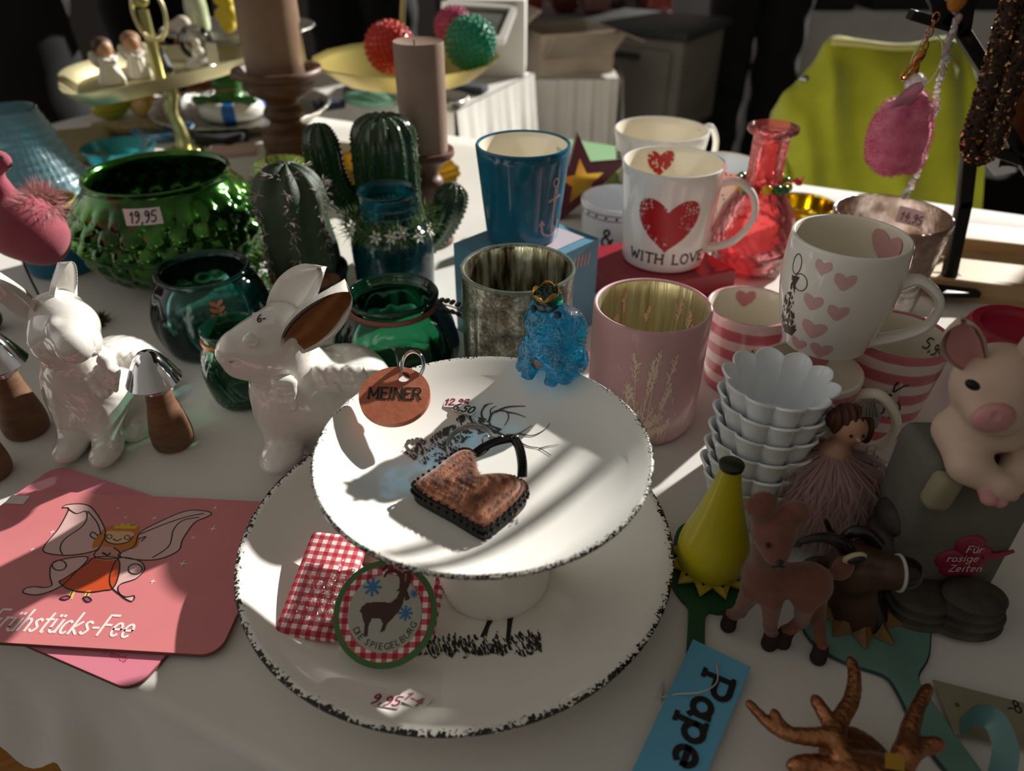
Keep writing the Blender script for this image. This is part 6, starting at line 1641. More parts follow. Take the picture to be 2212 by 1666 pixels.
def ear(o, base, mid, tip, w, face, mat, inner=None, nm='ear'):
    base, mid, tip, face = Vector(base), Vector(mid), Vector(tip), Vector(face).normalized()
    P = [Vector(p) for p in cr([tuple(base), tuple(mid), tuple(tip)], 10)]; m_ = len(P); b = MB()
    def fn(off, k):
        def g(a, c):
            i = int(round(a * (m_ - 1))); t_ = (P[min(i + 1, m_ - 1)] - P[max(i - 1, 0)]).normalized(); sd_ = t_.cross(face).normalized(); q = a
            ww = w * k * ((.45 + .55 * math.sin(PI / 2 * q / .55)) if q < .55 else max(.02, math.cos(PI / 2 * (q - .55) / .45)) ** .75)
            x = (c - .5) * 2
            return P[i] + sd_ * ww * x + face * (off + w * .55 * k * x * x)
        return g
    b.grid(fn(0, 1), m_ - 1, 12); n0 = len(b.v)
    b.grid(fn(-.0045, .93), m_ - 1, 12); 
    N = 13; r = (m_)
    for i in range(m_ - 1):
        for j in (0, 12): b.f.append((i * N + j, (i + 1) * N + j, n0 + (i + 1) * N + j, n0 + i * N + j)); b.m.append(0)
    for j in range(12): b.f.append(((m_ - 1) * N + j, (m_ - 1) * N + j + 1, n0 + (m_ - 1) * N + j + 1, n0 + (m_ - 1) * N + j)); b.m.append(0)
    e = b.build(nm, mat, o, angle=None)
    if inner:
        b = MB(); b.grid(lambda a, c: fn(.0012, .72)(.12 + .8 * a, c), 18, 10)
        b = MB(); b.grid(lambda a, c: fn(.0011, .74)(min(1, .1 + .83 * a), c), 16, 10); b.build('inner_ear', inner, e, angle=None)
    return e
ear(ra, ga(92, 690, .020), ga(45, 640, .016), ga(-12, 596, .012), .0125, (-.25, -.9, -.3), m_rab)
ear(ra, ga(138, 690, .026), ga(126, 635, .030), ga(136, 566, .032), .0115, (.75, -.1, .1), m_rab)
# rabbit B: head to the left, bronze inner ear
B0 = at(640, 985, 0)
rb2 = thing('rabbit_figurine', 'white glazed rabbit facing left with bronze inner ear, beside the cake stand', 'figurine', B0)
gb = lambda px, py, dy: tuple(atY(px, py, B0.y + dy) - B0)
P = [E(gb(700, 860, .038), (.046, .036, .040), .02), E(gb(765, 850, .04), (.030, .036, .036), .02), E(gb(640, 850, .012), (.032, .030, .034), .018), K(gb(605, 900, .0), gb(612, 975, -.012), .014, .0095, .012), K(gb(650, 900, .03), gb(640, 960, .026), .014, .010, .012),
     E(gb(608, 988, -.022), (.015, .018, .0085), .008), E(gb(690, 978, .016), (.024, .015, .010), .012), E(gb(715, 930, .018), (.026, .019, .026), .014),
     K(gb(632, 810, .014), gb(606, 760, .010), .027, .020, .012), K(gb(606, 718, .008), gb(512, 750, -.008), .0210, .0118, .006), E(gb(578, 762, .0), (.024, .020, .021), .010), E(gb(498, 762, -.008), (.0095, .0105, .0095), .005), E(gb(527, 786, -.005), (.0125, .0125, .009), .007), E(gb(541, 736, -.020), (.0052, .004, .0055), .003)]
for k in range(14): P.append(K(gb(690 + 17 * (k % 6) + 6 * (k // 6), 800 + 16 * (k // 6), -.002 + .003 * (k % 2)), gb(703 + 17 * (k % 6) + 6 * (k // 6), 810 + 17 * (k // 6), -.003 + .003 * (k % 2)), .0046, .002, .0025))
for k in range(9): P.append(K(gb(600 + 14 * (k % 3), 830 + 18 * (k // 3), -.018), gb(606 + 14 * (k % 3), 848 + 18 * (k // 3), -.021), .0050, .002, .0025))
body(P, 118, [K(gb(487, 778, -.016), gb(512, 784, -.020), .001, .001, .002)], noise=wisp).build('rabbit_body', m_rab, rb2, angle=None)
ear(rb2, gb(606, 705, .012), gb(640, 645, .018), gb(698, 576, .022), .0150, (-.25, -.6, .3), m_rab)
ear(rb2, gb(625, 738, -.006), gb(668, 692, -.008), gb(748, 612, -.004), .0165, (.35, -.85, -.25), m_rab, M('bronze_paint', '#7a4a1c', .45, .4, var=('#8d5a28', 60)))
tq = Vector(gb(572, 692, -.008)); s_ = MB()
fq = flat(tq + Vector((0, -.001, .002)), Vector((.96, .05, .12)).normalized(), Vector((-.08, .75, .62)).normalized(), .0004)
s_.grid(lambda a, c: fq((a - .5) * .015, (c - .5) * .0095), 2, 2); st_ = s_.build('price_sticker', m_paper, rb2, angle=None)
b = MB(); f = lambda x, y: fq(x, y) + Vector((0, -.0005, .0006)); letters(b, '6-', .005, .0009, f, -.004, -.0025, .1); b.build('handwriting', m_ink, st_, smooth=False)

# ================================================================ MUSHROOMS
m_mw = WOOD('mushroom_wood', '#5d3f2c', '#86603f', 40, (1, 1, 4), .6)
mus = None
for i, (px, py, lab, sc) in enumerate(((378, 962, 'wooden mushroom with chrome cap standing in front of the upright rabbit', 1.0), (62, 935, 'wooden mushroom with chrome cap left of the upright rabbit', 1.08), (-18, 1030, 'wooden mushroom cut by the left picture edge in front of the other mushrooms', 1.0))):
    q = at(px, py - 4, 0); H = .083
    if mus is None:
        mus = o = thing('mushroom', lab, 'mushroom', q, group='wooden mushrooms with chrome caps')
        b = MB(); b.lathe([(1e-7, 0)] + prof([(.0125, 0), (.0148, .003), (.0152, .012), (.0135, .024), (.0105, .038), (.0088, H * .63), (.0086, H * .68)], 5) + [(1e-7, H * .68)], 36); b.build('stem', m_mw, o)
        b = MB(); b.lathe([(1e-7, H * .655), (.0088, H * .655), (.0105, H * .67), (.0185, H * .70), (.0192, H * .712), (.0182, H * .735), (.0165, H * .78), (.0135, H * .86), (.0095, H * .94), (.006, H * .985), (.0025, H), (1e-7, H)], 40); b.build('cap', m_chrome, o, label='mirror chrome cap')
        for k in range(3):
            b = MB(); zz = H * (.655 - .018 * k); b.tube([(.0092 * math.cos(a), .0092 * math.sin(a), zz) for a in [2 * PI * j / 30 for j in range(30)]], .0008, 6, closed=True); b.build('collar_ring', m_chrome, o)
    else:
        o = copy_tree(mus); o.location = q; o['label'] = lab
    o.scale = (sc, sc, sc)
b = MB(); b.ball((0, 0, .012), (.012, .012, .012), 16); q = at(-2, 712, 0); tag(b.build('dark_berry', M('dark_plum', '#221528', .4), loc=(q.x - .006, q.y, 0)), 'dark plum-coloured round bauble at the left edge beside the rabbit ear', 'bauble')

# ================================================================ PIG ON WALL
m_pig = M('pale_pink_pig', '#c9b09c', .45, var=('#cdb2a0', 14), sss=.05); m_pigp = M('pig_pink', '#c98f8c', .45)
G0 = at(2075, 1302, 0); Yg = G0.y
pg = thing('pig_figurine', 'pale pig leaning over a grey wall with pink clover, at the right edge', 'figurine', G0)
gp_ = lambda px, py, dy=0: tuple(atY(px, py, Yg + dy) - G0)
wl = [gp_(1950, 1240, .0), gp_(2205, 1330, -.0)]
x0, x1 = gp_(1985, 1100)[0], gp_(2245, 1100)[0]
m_stone = M('grey_wall_stone', '#6a655d', .85, bump=(90, .5, .003), var=('#5b5750', 20)); m_stone2 = M('dark_stones', '#4c453c', .7, var=('#2e2a25', 60), bump=(150, .4))
H = gp_(2050, 985, .012)[2]
b = MB(); b.box(((x0 + x1) / 2, .022, H / 2 + .002), (x1 - x0, .042, H), bev=.006); wb = b.build('wall_block', m_stone, pg, angle=50)
b = MB(); b.box((x0 + .006, -.002, H - .012), (.014, .012, .022), (0, .15, .05), bev=.004); b.build('wall_coping', M('wall_coping_stone', '#8a8468', .8, bump=(90, .4)), pg, angle=50)
def layers(c, rx, ry, n):
    P = []
    for k in range(n):
        P.append(E((c[0] + .001 * (k % 2), c[1], c[2] + .0042 + k * .0062), (rx * (1 - .07 * k), ry * (1 - .06 * k), .0042), .002))
    return P
xm = (x0 + x1) / 2
for k, (cx_, cy_, rx, n) in enumerate(((x0 + .018, -.008, .022, 3), (x1 - .024, -.014, .023, 4))):
    body(layers((cx_, cy_, 0), rx, .017, n), 60).build('stone_pile', m_stone2, pg, angle=None)
body([E((x0 - .002, .02, .012), (.012, .018, .013), .004), E((x0 - .001, .02, .034), (.009, .016, .012), .004), E((x0 + .001, .02, .052), (.007, .014, .009), .004)], 50).build('stone_pile', m_stone2, pg, angle=None)
P = [E(gp_(2150, 832, .018), (.0210, .020, .0225), .008), E(gp_(2150, 886, .0), (.0150, .014, .0120), .008), E(gp_(2150, 928, .006), (.0175, .014, .010), .007), E(gp_(2146, 985, .026), (.027, .019, .026), .008),
     K(gp_(2066, 930, .016), gp_(2092, 1005, -.003), .0120, .0092, .007), K(gp_(2092, 1005, -.003), gp_(2150, 1045, -.012), .0092, .0072, .005), K(gp_(2232, 945, .014), gp_(2205, 1015, -.004), .0115, .009, .007), K(gp_(2205, 1015, -.004), gp_(2172, 1052, -.013), .009, .0070, .005)]
body(P, 92, [K(gp_(2108, 925, -.011), gp_(2150, 938, -.0135), .0010, .0012, .002), K(gp_(2150, 938, -.0135), gp_(2196, 930, -.011), .0012, .0010, .002)]).build('pig_body', m_pig, pg, angle=None)
for tx, ty in ((2136, 1076), (2158, 1080), (2182, 1066)):
    b = body([K(gp_(tx - 2, ty - 22, -.013), gp_(tx, ty, -.016), .0052, .0042, .003)], 30); b.build('trotter', m_pigp, pg, angle=None)
b = body([E(gp_(2146, 903, -.013), (.0102, .0052, .0082), .004)], 44, [E(gp_(2136, 900, -.0195), (.0018, .003, .0028), .002), E(gp_(2158, 904, -.0195), (.0018, .003, .0028), .002)]); b.build('snout', m_pigp, pg, angle=None)
for q_, ro in (((2101, 832, -.0015), .5), ((2204, 856, -.0015), -.5)):
    b = MB(); b.ball(gp_(*q_), (.0044, .0026, .0024), 12, rot=(0, ro, 0)); b.build('eye', m_black, pg)
ear(pg, gp_(2108, 785, .022), gp_(2080, 742, .020), gp_(2076, 688, .018), .0098, (-.35, -.9, 0), m_pig, m_pigp)
ear(pg, gp_(2195, 785, .022), gp_(2222, 752, .020), gp_(2246, 715, .016), .0098, (.3, -.9, 0), m_pig, m_pigp)
hx_, hz = gp_(2150, 845, .018)[0], gp_(2150, 845, .018)[2]
# clover with words
cc = gp_(2090, 1208, -.001); cl_ = MB(); f = lambda x, y: Vector((cc[0] + x, -.0003, cc[2] + y))
for (dx, dy) in ((-.0085, -.002), (-.001, .0095), (.0055, -.0085), (-.004, -.0085), (.0065, .001)): cl_.ball((cc[0] + dx, .0008, cc[2] + dy), (.0085, .0022, .0078), 18)
cl_.tube([(cc[0] + .008, -.0006, cc[2] + .002), (cc[0] + .016, -.001, cc[2] + .003), (cc[0] + .024, -.001, cc[2] + .0065)], [.002, .0018, .001], 8)
clv = cl_.build('clover', M('raspberry_clover', '#8c1d3f', .45), pg, label='raspberry pink clover with white words')
b = MB(); f2 = lambda x, y: Vector((cc[0] + x, -.0019 - .0004, cc[2] + y))
letters(b, 'F\u00fcr', .0052, .0006, f2, -.004, .0066, .1); letters(b, 'rosige', .0052, .0006, f2, -.0125, -.0006, .1); letters(b, 'Zeiten', .0052, .0006, f2, -.0088, -.0088, .1); b.build('white_lettering', M('pale_lettering', '#d8c9c9', .6), clv, smooth=False)
b = MB(); b.add([Vector((hx_ + .026 + x, -.0165, hz - .028 + y)) for x, y in circle(.006, 20)], [tuple(range(20))]); b.build('round_sticker', m_paper, pg, smooth=False)
# red lidded cup
q = atY(2205, 706, .50); R = mm(118, q)
rc_ = thing('travel_cup', 'cup with raspberry red drinking lid behind the pig', 'cup', (q.x, .50, 0))
m_rl = M('red_silicone', '#a01f38', .4, spec=.4)
b = MB(); b.lathe([(1e-7, q.z - .004), (R * .62, q.z - .004), (R * .66, q.z), (R * .8, q.z + .001), (R * .86, q.z - .002), (R * .9, q.z - .008), (R * 1.0, q.z - .012), (R, q.z - .024), (R * .96, q.z - .026), (R * .9, q.z - .026)], 56); b.build('lid', m_rl, rc_)
b = MB(); b.box((.0, -R * .74, q.z + .0012), (.014, .004, .001), bev=.0004); b.build('drink_slot', M('dark_slot', '#3a0a14', .6), rc_)
b = MB(); b.lathe(wall([(R * .62, 0), (R * .66, .003), (R * .9, q.z - .014)], .003, .004), 48); b.build('cup_body', M('grey_pink_cup', '#9a6f74', .4), rc_)

# ================================================================ FEATHER FAIRY
Q0 = at(1786, 1142, 0)
fy = thing('fairy_figurine', 'small fairy figurine with feather dress and brown hair, behind the fawn', 'figurine', Q0)
gf = lambda px, py, dy=0: tuple(atY(px, py, Q0.y + dy) - Q0)
m_fs = M('fairy_skin', '#b98c74', .5)
hd = gf(1838, 925, -.004)
P = [E(hd, (.0098, .0095, .0108), .003), K((hd[0] - .002, hd[1], hd[2] - .012), (hd[0] - .004, hd[1] + .002, hd[2] - .022), .004, .0075, .005), K((hd[0] - .004, hd[1] + .002, hd[2] - .022), (hd[0] - .006, hd[1] + .004, .03), .009, .008, .006), K((hd[0] + .002, hd[1], hd[2] - .021), (hd[0] + .012, hd[1] - .008, hd[2] - .034), .0032, .0024, .003), K((hd[0] + .012, hd[1] - .008, hd[2] - .034), (hd[0] + .020, hd[1] - .014, hd[2] - .036), .0024, .0022, .002),
     K((hd[0] - .008, hd[1], hd[2] - .021), (hd[0] - .018, hd[1] - .006, hd[2] - .032), .0032, .0024, .003), K((-.006, -.002, .03), (-.008, -.004, .004), .005, .0042, .004), K((.006, -.002, .03), (.006, -.006, .004), .005, .0042, .004), E((hd[0] + .001, hd[1] - .011, hd[2] - .001), (.0015, .0016, .0015), .001)]
body(P, 90).build('fairy_body', m_fs, fy, angle=None)
b = body([E((hd[0] - .001, hd[1] + .0035, hd[2] + .003), (.0115, .0100, .0110), .003), E((hd[0] + .0098, hd[1], hd[2] - .002), (.004, .005, .009), .003), E((hd[0] - .0105, hd[1] + .001, hd[2] + .006), (.005, .005, .006), .003)], 46, [E((hd[0] + .0005, hd[1] - .0095, hd[2] - .002), (.0075, .006, .008), .002)], noise=lambda Q: .0006 * np.sin(Q[..., 0] * 1500)); b.build('hair', M('auburn_hair', '#4a2413', .6), fy, angle=None)
b = MB()
for sx in (-1, 1): b.ball((hd[0] + sx * .0036, hd[1] - .0090, hd[2] + .001), .0011, 8)
b.build('eyes', m_black, fy)
b = MB()
for k in range(5): b.tube([(hd[0] + .003 + .002 * k, hd[1] - .004, hd[2] + .012), (hd[0] + .001 + .002 * k, hd[1] - .004, hd[2] + .020 - .001 * k), (hd[0] - .002 + .002 * k, hd[1] - .003, hd[2] + .024)], [.0012, .0012, .0004], 6)
b.build('tiara', M('silver_glitter', '#a9a7a2', .3, .8), fy)
for sx in (-1, 1):
    b = MB(); b.grid(lambda a, c: Vector((hd[0] + sx * (.006 + .016 * a), hd[1] + .008 + .002 * a, hd[2] - .016 + .022 * c * (1 - .5 * a) + .008 * a)), 6, 6); b.build('wing', M('white_feather_wing', '#bdb2ac', .8), fy, angle=None)
sk = MB(); r8 = random.Random(4)
c0 = Vector((hd[0] - .004, hd[1] + .001, hd[2] - .017))
for i in range(3000):
    a = r8.uniform(0, 2 * PI); t0 = r8.random() ** .8; rr = .006 + .018 * t0; L = r8.uniform(.6, 1.0)
    p0 = c0 + Vector((.009 * math.cos(a), .009 * math.sin(a), -.045 * t0 * .5)); p2 = Vector((-.004 + c0.x * .4 + (.010 + .026 * L) * math.cos(a), (.010 + .026 * L) * math.sin(a), max(.004, c0.z - .035 - .055 * t0 * L)))
    p1 = (p0 + p2) / 2 + Vector((.008 * math.cos(a) + r8.gauss(0, .0035), .008 * math.sin(a) + r8.gauss(0, .0035), .008 + r8.gauss(0, .003))); p2 += Vector((r8.gauss(0, .005), r8.gauss(0, .005), abs(r8.gauss(0, .003))))
    s_ = Vector((-math.sin(a), math.cos(a), 0)) * .0005
    sk.add([p0 - s_, p0 + s_, p1 + s_ * 1.4, p1 - s_ * 1.4, p2], [(0, 1, 2, 3), (3, 2, 4)])
t = NT('pink_down'); df = t.n('BsdfDiffuse', {'Color': '#cdb0ac'}).outputs[0]; tl = t.n('BsdfTranslucent', {'Color': '#cfaeaa'}).outputs[0]; tr = t.n('BsdfTransparent', {}).outputs[0]
a_ = t.n('MixShader', {0: .4, 1: df, 2: tl}).outputs[0]; b_ = t.n('MixShader', {0: .42, 1: tr, 2: a_}).outputs[0]; t.t.links.new(b_, t.out.inputs[0])
sk.build('feather_dress', t.m, fy, angle=None, label='dusty pink downy feather dress')
b = MB()
for sx in (-1, 1): b.ball((sx * .008, -.008, .004), (.0055, .0085, .004), 14)
b.build('shoes', M('silver_shoe', '#7d7a74', .3, .5), fy)
# price slip
q = at(1873, 1150, .001); st = MB(); ang = 1.15
st = thing('price_slip', 'transparent price slip with handwriting lying behind the antelope hook', 'price tag', (q.x, q.y, .0006), (0, 0, ang))
b = MB(); b.prism(rrect(.022, .012, .001, 2), 0, .0003); b.build('slip', M('beige_slip', '#cfc6bd', .7), st, smooth=False)
b = MB(); letters(b, '4,95', .009, .0009, lambda x, y: Vector((x, y, .0006)), -.012, -.004, .05, .2, wob=.05); b.build('handwriting', m_ink, st, smooth=False)

# ================================================================ FAWN
W0 = at(1668, 1392, 0)
fw = thing('fawn_figurine', 'brown flocked fawn standing behind the blue paper tag', 'figurine', W0)
g_ = lambda px, py, dy=0: tuple(atY(px, py, W0.y + dy) - W0)
f1_ = (at(1573, 1352, 0) - W0); f2_ = (at(1672, 1392, 0) - W0); f3_ = (at(1690, 1388, 0) - W0); f4_ = (at(1770, 1432, 0) - W0)
ch_c = g_(1650, 1245, .006); rp = g_(1750, 1262, .004); hd = g_(1672, 1148, -.002)
P = [E(ch_c, (.0108, .0105, .0135), .006), K(ch_c, rp, .0095, .0095, .006), E(rp, (.0108, .0105, .0118), .006), K((ch_c[0] - .001, ch_c[1], ch_c[2] + .008), (hd[0] - .001, hd[1] + .003, hd[2] - .012), .0082, .0068, .005), E((hd[0], hd[1], hd[2]), (.0112, .0108, .0106), .005), E((hd[0] - .001, hd[1] - .0095, hd[2] - .005), (.0065, .007, .0058), .005)]
def leg(a, f_, k1=(0, 0, 0)):
    f_ = (f_[0], f_[1], 0.0); kn = (np.array(a) * .45 + np.array(f_) * .55 + np.array(k1))
    return [K(a, tuple(kn), .0058, .0036, .004), K(tuple(kn), (f_[0], f_[1], .008), .0036, .0034, .002), K((f_[0], f_[1], .009), (f_[0] - .001, f_[1] - .002, .0032), .0038, .0046, .002)]
P += leg((ch_c[0] - .006, ch_c[1] - .003, ch_c[2] - .009), (f1_.x, f1_.y), (.001, 0, 0)); P += leg((ch_c[0] + .004, ch_c[1] - .008, ch_c[2] - .010), (f2_.x - .003, f2_.y), (0, 0, 0))
P += leg((rp[0] - .004, rp[1] - .008, rp[2] - .006), (f3_.x, f3_.y), (.006, .003, 0)); P += leg((rp[0] + .006, rp[1] + .002, rp[2] - .006), (f4_.x, f4_.y + .003), (.002, .004, 0))
for sx, tip in ((-1, g_(1645, 1090, .002)), (1, g_(1715, 1112, .002))):
    P.append(K((hd[0] + sx * .008, hd[1] + .002, hd[2] + .007), ((hd[0] + sx * .008 + tip[0]) / 2, hd[1] + .003, (hd[2] + tip[2]) / 2 + .004), .0035, .0065, .003)); P.append(E(tip, (.0078, .0035, .0082), .004))
P.append(E((rp[0] + .017, rp[1] + .004, rp[2] + .008), (.006, .004, .009), .004))
sb = [E((hd[0] + sx * .0075 + .001, hd[1] - .012, hd[2] + .002), (.002, .002, .002), .001) for sx in (-1, 1)]
m_fawn = M('brown_flock', '#6b4032', .9, var=('#7c4c3c', 70), bump=(700, .6), sheen=.3); m_hoof = M('dark_hoof', '#2a1714', .9, bump=(500, .4))
body(P, 120, sb, matf=lambda C: (C[:, 2] < .0115).astype(int)).build('fawn_body', [m_fawn, m_hoof], fw, angle=None)
b = MB()
for sx in (-1, 1): b.ball((hd[0] + sx * .0075 + .001, hd[1] - .0112, hd[2] + .002), .0014, 8)
b.ball((hd[0] - .001, hd[1] - .0165, hd[2] - .004), (.0019, .0014, .0013), 8); b.tube([(hd[0] - .004, hd[1] - .0155, hd[2] - .0085), (hd[0] - .001, hd[1] - .0165, hd[2] - .0068), (hd[0] + .002, hd[1] - .0155, hd[2] - .0085)], .0006, 6); b.build('face_marks', m_black, fw)

# ================================================================ YELLOW CONE ON GREEN PADDLE
C0 = at(1530, 1235, 0); cp = at(1500, 1440, 0)
yc = thing('cone_hook', 'yellow painted cone with toothed collar on a green paddle, right of the large plate', 'hook', C0)
m_gp = M('green_paint', '#0f4a2a', .4, var=('#14572f', 40), bump=(200, .15)); m_yp = M('yellow_paint', '#c9be14', .35, var=('#b8ad12', 20), bump=(90, .1), coat=.2)
pd = [tuple((at(x, y, 0) - C0).xy) for x, y in ((1452, 1190), (1448, 1260), (1470, 1300), (1482, 1312), (1486, 1332), (1480, 1440), (1478, 1520), (1515, 1520), (1520, 1440), (1524, 1335), (1560, 1330), (1600, 1305), (1616, 1240), (1605, 1180), (1560, 1140), (1500, 1135), (1465, 1150))]
b = MB(); b.prism([tuple(p) for p in cr(pd, 4, True)], 0.0003, .0045); b.build('paddle', m_gp, yc, angle=50)
zt = atY(1562, 1005, C0.y).z; Rb = mm(76, (C0.x, C0.y, .02))
b = MB(); b.lathe([(1e-7, .0045)] + prof([(Rb * .72, .0045), (Rb * .94, .011), (Rb, .02), (Rb * .93, .03), (Rb * .70, zt * .52), (Rb * .45, zt * .75), (Rb * .30, zt * .93), (Rb * .27, zt)], 5) + [(1e-7, zt)], 48); b.build('cone', m_yp, yc)
b = MB(); b.lathe([(Rb * .27, zt - .002), (Rb * .32, zt - .0015), (Rb * .33, zt + .001), (Rb * .27, zt + .002), (1e-7, zt + .002)], 30); b.build('tip_ring', M('dark_olive_ring', '#23230f', .4), yc)
tc_ = MB(); kN = 11; vs = []; fs = []
for i in range(kN * 2):
    a = PI * i / kN; r = Rb * (1.24 if i % 2 else .9); vs.append((r * math.cos(a), r * math.sin(a), .0068 if i % 2 else .0085))
vs += [(x * .8, y * .8, .0095) for x, y, z in vs]; n = kN * 2
tc_.add(vs, [(i, (i + 1) % n, (i + 1) % n + n, i + n) for i in range(n)]); tc_.add([(x, y, z - .0015) for x, y, z in vs], [((i + 1) % n, i, i + n, (i + 1) % n + n) for i in range(n)])
tc_.build('toothed_collar', M('yellow_collar', '#b89f12', .4), yc, angle=30)

# ================================================================ ANTELOPE HOOK
T0 = at(1885, 1355, 0)
an = thing('antelope_hook', 'painted antelope head with black horns on a blue-green paddle', 'hook', T0)
m_tp = M('blue_green_paint', '#6f968a', .45, var=('#5d8478', 25), bump=(120, .2)); 
pd = [tuple((at(x, y, 0) - T0).xy) for x, y in ((1745, 1290), (1728, 1345), (1760, 1400), (1830, 1440), (1905, 1465), (1935, 1500), (1975, 1580), (2030, 1660), (2075, 1700), (2120, 1690), (2060, 1600), (2000, 1510), (1978, 1470), (2002, 1420), (2000, 1330), (1960, 1250), (1890, 1205), (1800, 1220))]
b = MB(); b.prism([tuple(p) for p in cr(pd, 4, True)], .0003, .004); b.build('paddle', m_tp, an, angle=50)
b = MB(); lp_ = [Vector((*p, 0)) for p in cr(pd, 4, True)]; b.tube([(p.x, p.y, .0022) for p in lp_], .0011, 6, closed=True); b.build('paddle_edge', M('dark_teal_edge', '#123b3f', .5), an)
gt = lambda px, py, dy: tuple(atY(px, py, T0.y + dy) - T0)
nb = gt(1842, 1340, -.002); hd = gt(1848, 1225, .006); no = gt(1960, 1238, -.010)
P = [K(tuple((at(1845, 1335, 0) - T0)[:2]) + (.006,), (hd[0] + .002, hd[1] + .004, hd[2] - .010), .0165, .0125, .01), E(hd, (.0145, .0125, .0125), .008), K(hd, (no[0] - .008, no[1], no[2]), .0125, .0088, .008), E((no[0] - .001, no[1], no[2]), (.009, .0085, .0088), .004)]
m_an = M('brown_painted_hide', '#311c0f', .5, var=('#4a2c17', 60), bump=(200, .2)); m_noz = M('black_nose_paint', '#100d0d', .25)
body(P, 84, matf=lambda C: (C[:, 0] > no[0] - .004).astype(int)).build('antelope_head', [m_an, m_noz], an, angle=None)
b = MB(); b.tube([(no[0] - .0045 + .001 * math.cos(a), no[1] + .0092 * math.cos(a), no[2] + .0094 * math.sin(a)) for a in [2 * PI * i / 30 for i in range(30)]], .0009, 6, closed=True); b.build('muzzle_line', M('white_line_paint', '#b5b3ad', .5), an)
b = MB(); e = Vector(gt(1846, 1206, -.0075)); b.ball(e, (.0064, .0022, .0036), 14, rot=(0, -.35, 0)); b.build('eye_ring', M('pale_eye_ring', '#b9ab88', .5), an)
b = MB(); b.ball(e + Vector((.0003, -.0016, .0002)), (.0048, .0016, .0025), 14, rot=(0, -.35, 0)); b.build('eye', m_noz, an)
for pts in ([(1832, 1195, .004), (1815, 1172, .003), (1780, 1161, .002), (1735, 1168, .0), (1688, 1188, -.002)], [(1895, 1178, .012), (1868, 1150, .014), (1840, 1150, .014), (1815, 1165, .016), (1795, 1150, .018), (1783, 1122, .02)]):
    b = MB(); P_ = cr([gt(*p) for p in pts], 8); m_ = len(P_); b.tube(P_, [.0046 - .0036 * i / m_ for i in range(m_)], 10); b.build('horn', M('black_horn', '#100f0f', .3, coat=.3), an)
b = body([E(gt(1775, 1225, .014), (.012, .0045, .0075), .003, (0, .25, 0)), K(gt(1800, 1222, .012), gt(1830, 1218, .008), .005, .004, .004)], 40); b.build('ear', m_an, an, angle=None)
cl_ = MB(); base_ = at(1845, 1335, 0) - T0; n = 18; vs = []
for i in range(n):
    a = 2 * PI * i / n; r = (.0245 if i % 2 else .018) * (1 + .12 * math.sin(i * 3.1)); vs.append((base_.x + r * math.cos(a), base_.y + r * math.sin(a), .0048))
vs += [(base_.x + .012 * math.cos(2 * PI * i / n), base_.y + .012 * math.sin(2 * PI * i / n), .014) for i in range(n)]
cl_.add(vs, [(i, (i + 1) % n, (i + 1) % n + n, i + n) for i in range(n)]); cl_.build('ragged_collar', M('brown_yellow_paint', '#5a3c1a', .5, var=('#7a5a22', 90)), an, angle=20)

# ================================================================ PAPER TAGS AND ANTLERS
tz = .0052
qd = [at(1497, 1382, tz), at(1622, 1442, tz), at(1490, 1760, tz), at(1330, 1742, tz)]
pt = thing('paper_tag', 'light blue paper tag with black letters beside the large plate', 'tag', (0, 0, 0))
qc = [Vector((p.x, p.y, .0050)) for p in qd]
b = MB(); b.add(qc + [p + Vector((0, 0, .0005)) for p in qc], [(0, 1, 2, 3), (7, 6, 5, 4), (1, 0, 4, 5), (2, 1, 5, 6), (3, 2, 6, 7), (0, 3, 7, 4)]); b.build('card', M('light_blue_card', '#68b4d8', .5, var=('#60aace', 8)), pt, smooth=False)
def tl_(px, py): return at(px, py, .0058)
a0, a1 = tl_(1543, 1456), tl_(1470, 1668); dx_ = (a1 - a0).normalized(); dy_ = Vector((-dx_.y, dx_.x, 0))
lt2 = MB(); h_ = .0165; fp_ = lambda x, y: a0 + dx_ * x + dy_ * y + Vector((0, 0, .0002))
LN = (a1 - a0).length
letters(lt2, 'Pape', LN / textw('Pape', 1, .14), .0033, fp_, 0, -.005, .14, serif=.16, ys=.8); lt2.build('black_lettering', m_black, pt, smooth=False, label='black slab letters Pape')
b = MB(); hc_ = tl_(1549, 1438); b.add([hc_ + Vector((.0014 * math.cos(a), .0014 * math.sin(a), .0002)) for a in [2 * PI * i / 16 for i in range(16)]], [tuple(range(16))]); b.build('punched_hole', M('hole_grey', '#a59d98', .7), pt, smooth=False)
b = MB(); b.tube(cr([tuple(at(1549, 1440, .0065)), tuple(at(1548, 1475, .008)), tuple(at(1515, 1495, .010)), tuple(at(1460, 1500, .006)), tuple(at(1425, 1508, .0015))], 8), .0004, 6)
b.tube([at(1424, 1512, .0012), at(1430, 1490, .0014), at(1434, 1473, .001)], [.0013, .0011, .0003], 8); b.build('plastic_loop', M('clear_nylon', '#c9c5c0', .2), pt)
